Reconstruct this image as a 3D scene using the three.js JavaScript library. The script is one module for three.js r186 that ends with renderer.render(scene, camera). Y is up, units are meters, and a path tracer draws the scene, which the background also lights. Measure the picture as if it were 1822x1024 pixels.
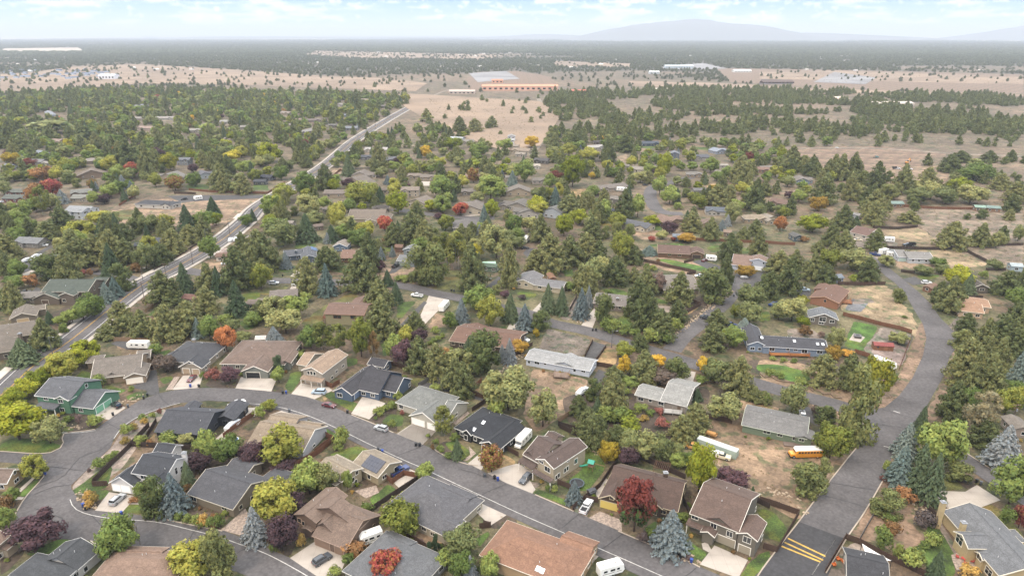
import * as THREE from 'three';
import { mergeGeometries } from 'three/addons/utils/BufferGeometryUtils.js';
import { RoundedBoxGeometry } from 'three/addons/geometries/RoundedBoxGeometry.js';

// ---------------------------------------------------------------- camera, sky, sun, exposure
const scene = new THREE.Scene();
const camera = new THREE.PerspectiveCamera(45.74, 1024 / 575, 1, 200000);
camera.position.set(0, 118, 0);
camera.rotation.set(-THREE.MathUtils.degToRad(20.42), 0, 0);
const renderer = new THREE.WebGLRenderer({ antialias: true });
renderer.toneMapping = THREE.LinearToneMapping;
renderer.toneMappingExposure = 1.48;
renderer.shadowMap.enabled = true;
const sun = new THREE.DirectionalLight(0xffe9cf, 1.5);
sun.position.set(-260, 560, 60);
sun.target.position.set(0, 0, -240);
sun.castShadow = true; sun.shadow.radius = 24;
sun.shadow.camera.left = -500; sun.shadow.camera.right = 500; sun.shadow.camera.top = 700; sun.shadow.camera.bottom = -500; sun.shadow.camera.far = 3000;
sun.shadow.mapSize.set(4096, 4096);
scene.add(sun, sun.target);
scene.fog = new THREE.FogExp2(0xe2eaf3, 0.000085);

// ---------------------------------------------------------------- numbers
function mulberry(a) { return () => { a |= 0; a = a + 0x6D2B79F5 | 0; let t = Math.imul(a ^ a >>> 15, 1 | a); t = t + Math.imul(t ^ t >>> 7, 61 | t) ^ t; return ((t ^ t >>> 14) >>> 0) / 4294967296; }; }
let rnd = mulberry(20240611);
const R = (a, b) => a + (b - a) * rnd();
const pick = a => a[Math.floor(rnd() * a.length)];
const clamp = (x, a, b) => Math.min(b, Math.max(a, x));
const smooth = (a, b, x) => { const t = clamp((x - a) / (b - a), 0, 1); return t * t * (3 - 2 * t); };
function hash2(x, y) { let h = Math.imul(x | 0, 374761393) + Math.imul(y | 0, 668265263); h = Math.imul(h ^ h >>> 13, 1274126177); return ((h ^ h >>> 16) >>> 0) / 4294967296; }
function vnoise(x, y, per = 0) {
  const xi = Math.floor(x), yi = Math.floor(y), fx = x - xi, fy = y - yi;
  const w = v => per ? ((v % per) + per) % per : v;
  const u = fx * fx * (3 - 2 * fx), v = fy * fy * (3 - 2 * fy);
  const a = hash2(w(xi), w(yi)), b = hash2(w(xi + 1), w(yi)), c = hash2(w(xi), w(yi + 1)), d = hash2(w(xi + 1), w(yi + 1));
  return a + (b - a) * u + (c - a) * v + (a - b - c + d) * u * v;
}
function fbm(x, y, oct = 4, per = 0) { let s = 0, a = .5, f = 1, n = 0; for (let i = 0; i < oct; i++) { s += a * vnoise(x * f + 7.1 * i * (per ? 0 : 1), y * f, per ? per * f : 0); n += a; a *= .5; f *= 2; } return s / n; }

// sky: thin bright overcast overhead, blue gaps and streaks of cloud low down
{
  const W = 4096, H = 2048, d = new Uint16Array(W * H * 4), half = THREE.DataUtils.toHalfFloat, one = half(1);
  for (let j = 0; j < H; j++) {
    const el = ((j + .5) / H - .5) * 180;
    const step = el < -1 || el > 30 ? 8 : 1;
    let r = 0, g = 0, b = 0;
    for (let i = 0; i < W; i++) {
      if (i % step === 0) {
        const az = i / W * 360, e = Math.max(el, 0);
        const lum = .74 + 1.31 * Math.sin(e * Math.PI / 180);
        const k = smooth(.2, 4.2, e);
        let br = .56 - .40 * k, bg = .74 - .34 * k, bb = .94 - .10 * k;
        // streaks run along the horizon
        let c = fbm(az * .42, e * 2.6 + 3, 5, 0);
        const c2 = fbm(az * 1.6 + 40, e * 3.4 + 9, 4, 0);
        let cov = smooth(.46, .70, c) * .75 * smooth(.1, 1, e) + smooth(.62, .74, c2) * .6 * smooth(.5, 1.1, e) * (1 - smooth(2.4, 5, e));
        cov = Math.max(cov, smooth(5, 28, e) * (.72 + .28 * smooth(.3, .6, c)));
        const m = clamp(cov, 0, 1);
        const hi = smooth(6, 24, e); r = (br + (.93 + .04 * hi - br) * m) * lum / .82; g = (bg + (.945 - bg) * m) * lum / .82; b = (bb + (.97 - .07 * hi - bb) * m) * lum / .82;
        r = half(r); g = half(g); b = half(b);
      }
      const o = (j * W + i) * 4; d[o] = r; d[o + 1] = g; d[o + 2] = b; d[o + 3] = one;
    }
  }
  const t = new THREE.DataTexture(d, W, H, THREE.RGBAFormat, THREE.HalfFloatType);
  t.mapping = THREE.EquirectangularReflectionMapping; t.magFilter = t.minFilter = THREE.LinearFilter; t.needsUpdate = true;
  scene.background = t; scene.environment = t;
}

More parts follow.
